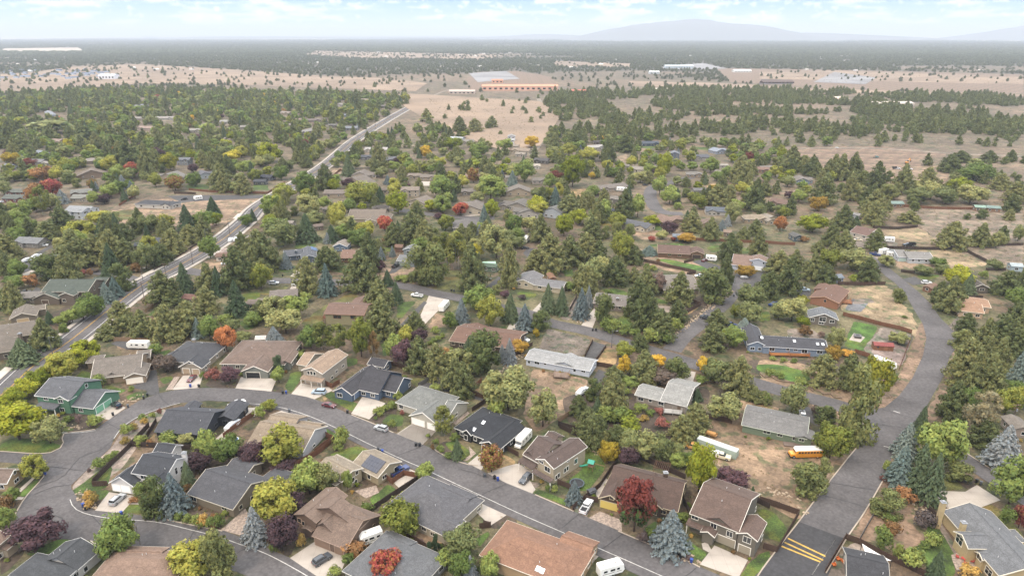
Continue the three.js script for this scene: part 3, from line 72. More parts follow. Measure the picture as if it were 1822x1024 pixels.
const VEH = [["suv","black",-133.6,-201.9,2.49,"black car on the concrete drive of the green house",6.8],["sedan","maroon",-116.5,-221.0,-1.64,"dark red car on the drive of the craftsman house",4.7],["rv","white",-149.5,-247.7,3.08,"white travel trailer parked behind the tan ranch house",9.3],["pickup","white",-93.1,-202.5,0.78,"white pickup on the drive of the navy house",3.4],["boat","white",-89.2,-188.7,1.21,"white boat on a trailer beside the navy house",4.6],["suv","silver",-106.2,-152.1,1.36,"silver estate car on the drive of the white farmhouse",4.3],["suv","slate",-45.3,-129.8,0.83,"dark grey car on the wide concrete drive of the taupe house",3.7],["pickup","blue",-32.2,-164.9,0.74,"blue pickup beside the house with solar panels",4.9],["rv","white",-35.0,-136.5,-2.64,"white travel trailer squeezed beside the taupe house",4.3],["pickup","white",19.7,-149.1,1.1,"white pickup on the street beside the yellow garage",6.6],["suv","slate",3.8,-161.2,-2.14,"dark car before the garage of the brown two-storey house",3.7],["moho","white",3.4,-180.1,-2.07,"white motorhome beside the black house",9.1],["rv","white",22.9,-126.0,0.35,"white travel trailer at the street edge by the orange-brown roof",6.1],["pickup","cream",62.0,-172.2,-0.47,"old cream and white pickup with canopy beside the long container",5.4],["flatbed","tan",55.0,-177.1,2.77,"tan flatbed truck at the end of the long container",3.7],["cartrail","tan",62.3,-184.0,-0.59,"small tan utility trailer behind the long container",3.2],["bus","yellow",87.6,-173.0,-3.11,"yellow school bus with white roof beside the green ranch house",8.1],["van","paleblue",-67.6,-210.9,3.04,"pale blue minivan on the drive of the beige two-storey house",5.2],["sedan","maroon",-61.8,-201.9,-0.36,"maroon car parked along the street before the blue house",4.7],["suv","silver",-41.6,-187.5,2.65,"silver car parked along the street before the grey house",5.1],["suv","white",5.0,-254.8,-0.71,"white car beside the gravel yard of the white mobile home",5.8],["boat","white",24.6,-210.7,0.87,"small white boat in the dirt yard of the mobile home",4.0],["sedan","blue",94.6,-270.3,-0.43,"dark blue car beside the blue-grey deck house",3.0],["pickup","slate",85.7,-277.2,2.43,"grey truck parked behind the tan utility trailer",4.5],["pickup","white",95.3,-194.8,-1.83,"white pickup behind the green ranch house",3.7],["rv","white",140.5,-231.3,-1.03,"white travel trailer by the bend in the right-hand road",9.8],["suv","white",-277.7,-387.5,0.24,"white car on the drive by the low grey house",6.1],["boat","white",-267.7,-358.7,1.12,"white boat on the asphalt left of the arterial road",4.3],["boat","white",-267.1,-365.2,1.31,"second white boat beside the first on the asphalt",6.9],["sedan","blue",-263.0,-356.8,1.29,"blue car between boats on the asphalt",5.3],["pickup","slate",-236.2,-308.7,0.46,"dark pickup before the big green-roofed house",4.4],["rv","white",-267.7,-391.3,2.04,"white trailer between junipers beside the grey shed",13.4],["sedan","white",-156.5,-353.6,0.26,"white car on the tan yard right of the arterial",4.9],["boat","white",-170.9,-398.1,1.73,"covered white boat on the pink gravel pad",7.8],["boat","white",-168.1,-399.4,1.64,"second covered white boat on the pink gravel pad",7.2],["pickup","slate",-302.4,-409.2,1.01,"dark pickup on the grey house roof drive",5.8],["pickup","white",-45.5,-304.8,2.84,"white pickup parked on the middle street",6.4],["suv","white",-119.8,-322.3,0.13,"white car on the middle street by the lime tree",4.8],["pickup","black",-62.8,-349.3,1.12,"black pickup before the grey two-storey garage",5.4],["rv","white",-31.0,-289.4,1.34,"large white camper beside the pale concrete strip",14.4],["sedan","white",-107.9,-320.4,-2.76,"white car half hidden behind pine on the middle street",2.8],["sedan","grey",-12.9,-328.5,-0.0,"grey car at the end of the dirt lane",1.9],["van","white",33.6,-313.2,1.11,"white van beside the grey ranch house",7.9],["rv","white",110.6,-360.0,-0.38,"white camper beside the long brown ranch house",3.5],["sedan","maroon",107.0,-359.3,0.69,"red car beside the camper at the long brown ranch",4.0],["sedan","white",97.1,-333.2,3.01,"white car behind the dark fence of the long ranch",5.1],["rv","white",8.6,-397.4,1.36,"white camper on the dark drive among pines",9.4],["sedan","black",7.6,-382.4,0.37,"black car in front of the camper among pines",3.2],["cartrail","white",119.5,-330.7,-3.14,"low trailer under the orange-yellow tree",5.2],["suv","paleblue",143.4,-312.7,-0.15,"pale blue car before the terracotta house",5.4],["pickup","blue",121.3,-293.2,-2.62,"dark blue pickup on the drive at the lane's end",5.4],["sedan","cream",210.8,-399.2,-0.15,"cream car beside the white-walled ranch",4.2],["rv","white",228.0,-396.6,2.86,"white travel trailer by the golden fenced field",5.6],["dump","black",235.0,-388.0,3.08,"white-cabbed dump truck with black bed",9.6],["pickup","blue",206.2,-369.6,-0.52,"dark blue pickup at the end of the right road",6.5],["rv","white",212.7,-372.6,0.46,"white camper beside the dark blue pickup",6.2],["rv","white",214.5,-366.8,-0.16,"second camper beside the white house",5.0],["suv","white",208.9,-322.8,-0.08,"white car beside the small orange shed",5.6],["rv","white",-238.0,-507.8,-2.45,"white trailer on the asphalt lane of the charcoal new house",5.3],["suv","black",-248.9,-508.2,-2.58,"black car beside the charcoal new house",4.6],["sedan","white",-380.8,-501.1,0.63,"white car at the dark red house",4.0],["sedan","black",-312.6,-426.1,0.52,"black car by the pale low house",3.5],["rv","white",78.9,-542.8,-0.0,"white camper by the upper street bend",6.4],["rv","white",88.2,-538.8,-0.31,"longer white camper by the upper street bend",8.7],["sedan","black",110.7,-560.2,0.2,"black car at the top of the upper street",5.7],["rv","white",216.9,-743.8,-0.0,"white camper behind the upper cluster of houses",6.3],["dump","white",358.7,-634.0,-0.0,"white truck on the bare earth clearing",7.4],["exca","yellow",383.2,-662.4,0.56,"yellow digger on the bare earth clearing",7.5],["pickup","white",368.3,-631.1,-0.3,"white pickup on the bare earth clearing",4.8],["flatbed","teal",370.3,-696.3,0.32,"teal machine on the bare earth clearing",8.3],["cartrail","white",357.2,-755.8,-0.0,"white vehicle at the edge of the cleared strip",5.9]];
const BINS = [["blue",-114.1,-149.8,"blue bin by the yellow shrubs on the corner"],["black",-112.7,-148.5,"black bin beside the blue one on the corner"],["blue",-102.2,-146.5,"blue bin at the kerb before the white farmhouse"],["blue",-133.4,-164.0,"blue bin at the kerb by the small white gable"],["black",-67.3,-137.5,"black bin at the end of the brown paver drive"],["slate",-66.4,-137.5,"grey bin at the end of the brown paver drive"],["black",-40.4,-175.7,"black bin nearest the corner lawn of the solar house"],["slate",-39.6,-175.3,"middle bin before the solar house"],["blue",-38.9,-174.7,"blue bin before the solar house"],["black",-29.3,-178.4,"first black bin opposite the solar house"],["black",-28.2,-178.3,"second black bin opposite the solar house"],["slate",-7.8,-162.8,"grey bin by the rust-brown tree"],["blue",-4.0,-161.1,"blue bin at the kerb of the brown two-storey house"],["black",-4.9,-161.9,"black bin at the kerb of the brown two-storey house"],["black",40.5,-130.8,"black bin below the large blue spruce"],["blue",42.7,-129.4,"blue bin below the large blue spruce"],["black",130.4,-160.3,"black bin at the end of the curved concrete drive"],["slate",130.9,-159.3,"grey bin at the end of the curved concrete drive"],["blue",-114.6,-215.4,"blue bin behind the dark red car"],["black",-111.6,-215.4,"black bin behind the dark red car"],["black",-127.0,-207.0,"first black bin by the flower mound"],["black",-126.7,-209.0,"second black bin by the flower mound"],["black",-131.6,-196.1,"black bin at the green house drive"],["slate",-129.4,-201.3,"grey bin behind the black car"],["black",-80.2,-210.7,"black bin at the beige two-storey house kerb"],["blue",-79.0,-210.7,"blue bin at the beige two-storey house kerb"],["slate",-74.1,-198.3,"dark bin on the path side of the street"],["black",-54.6,-197.6,"black bin at the end of the blue house lawn"],["black",34.2,-264.5,"black bin at the foot of the concrete drive by the clipped hedge"],["black",35.6,-264.5,"second bin by the clipped hedge"],["slate",106.3,-304.8,"grey bin on the lane with the rock bank"],["black",-29.6,-311.9,"black bin on the middle street by the birch grove"],["slate",-28.4,-311.5,"grey bin on the middle street by the birch grove"],["black",-119.1,-334.0,"black bin by the small blue spruce"],["slate",-86.9,-331.8,"grey bin before the brown ranch"]];
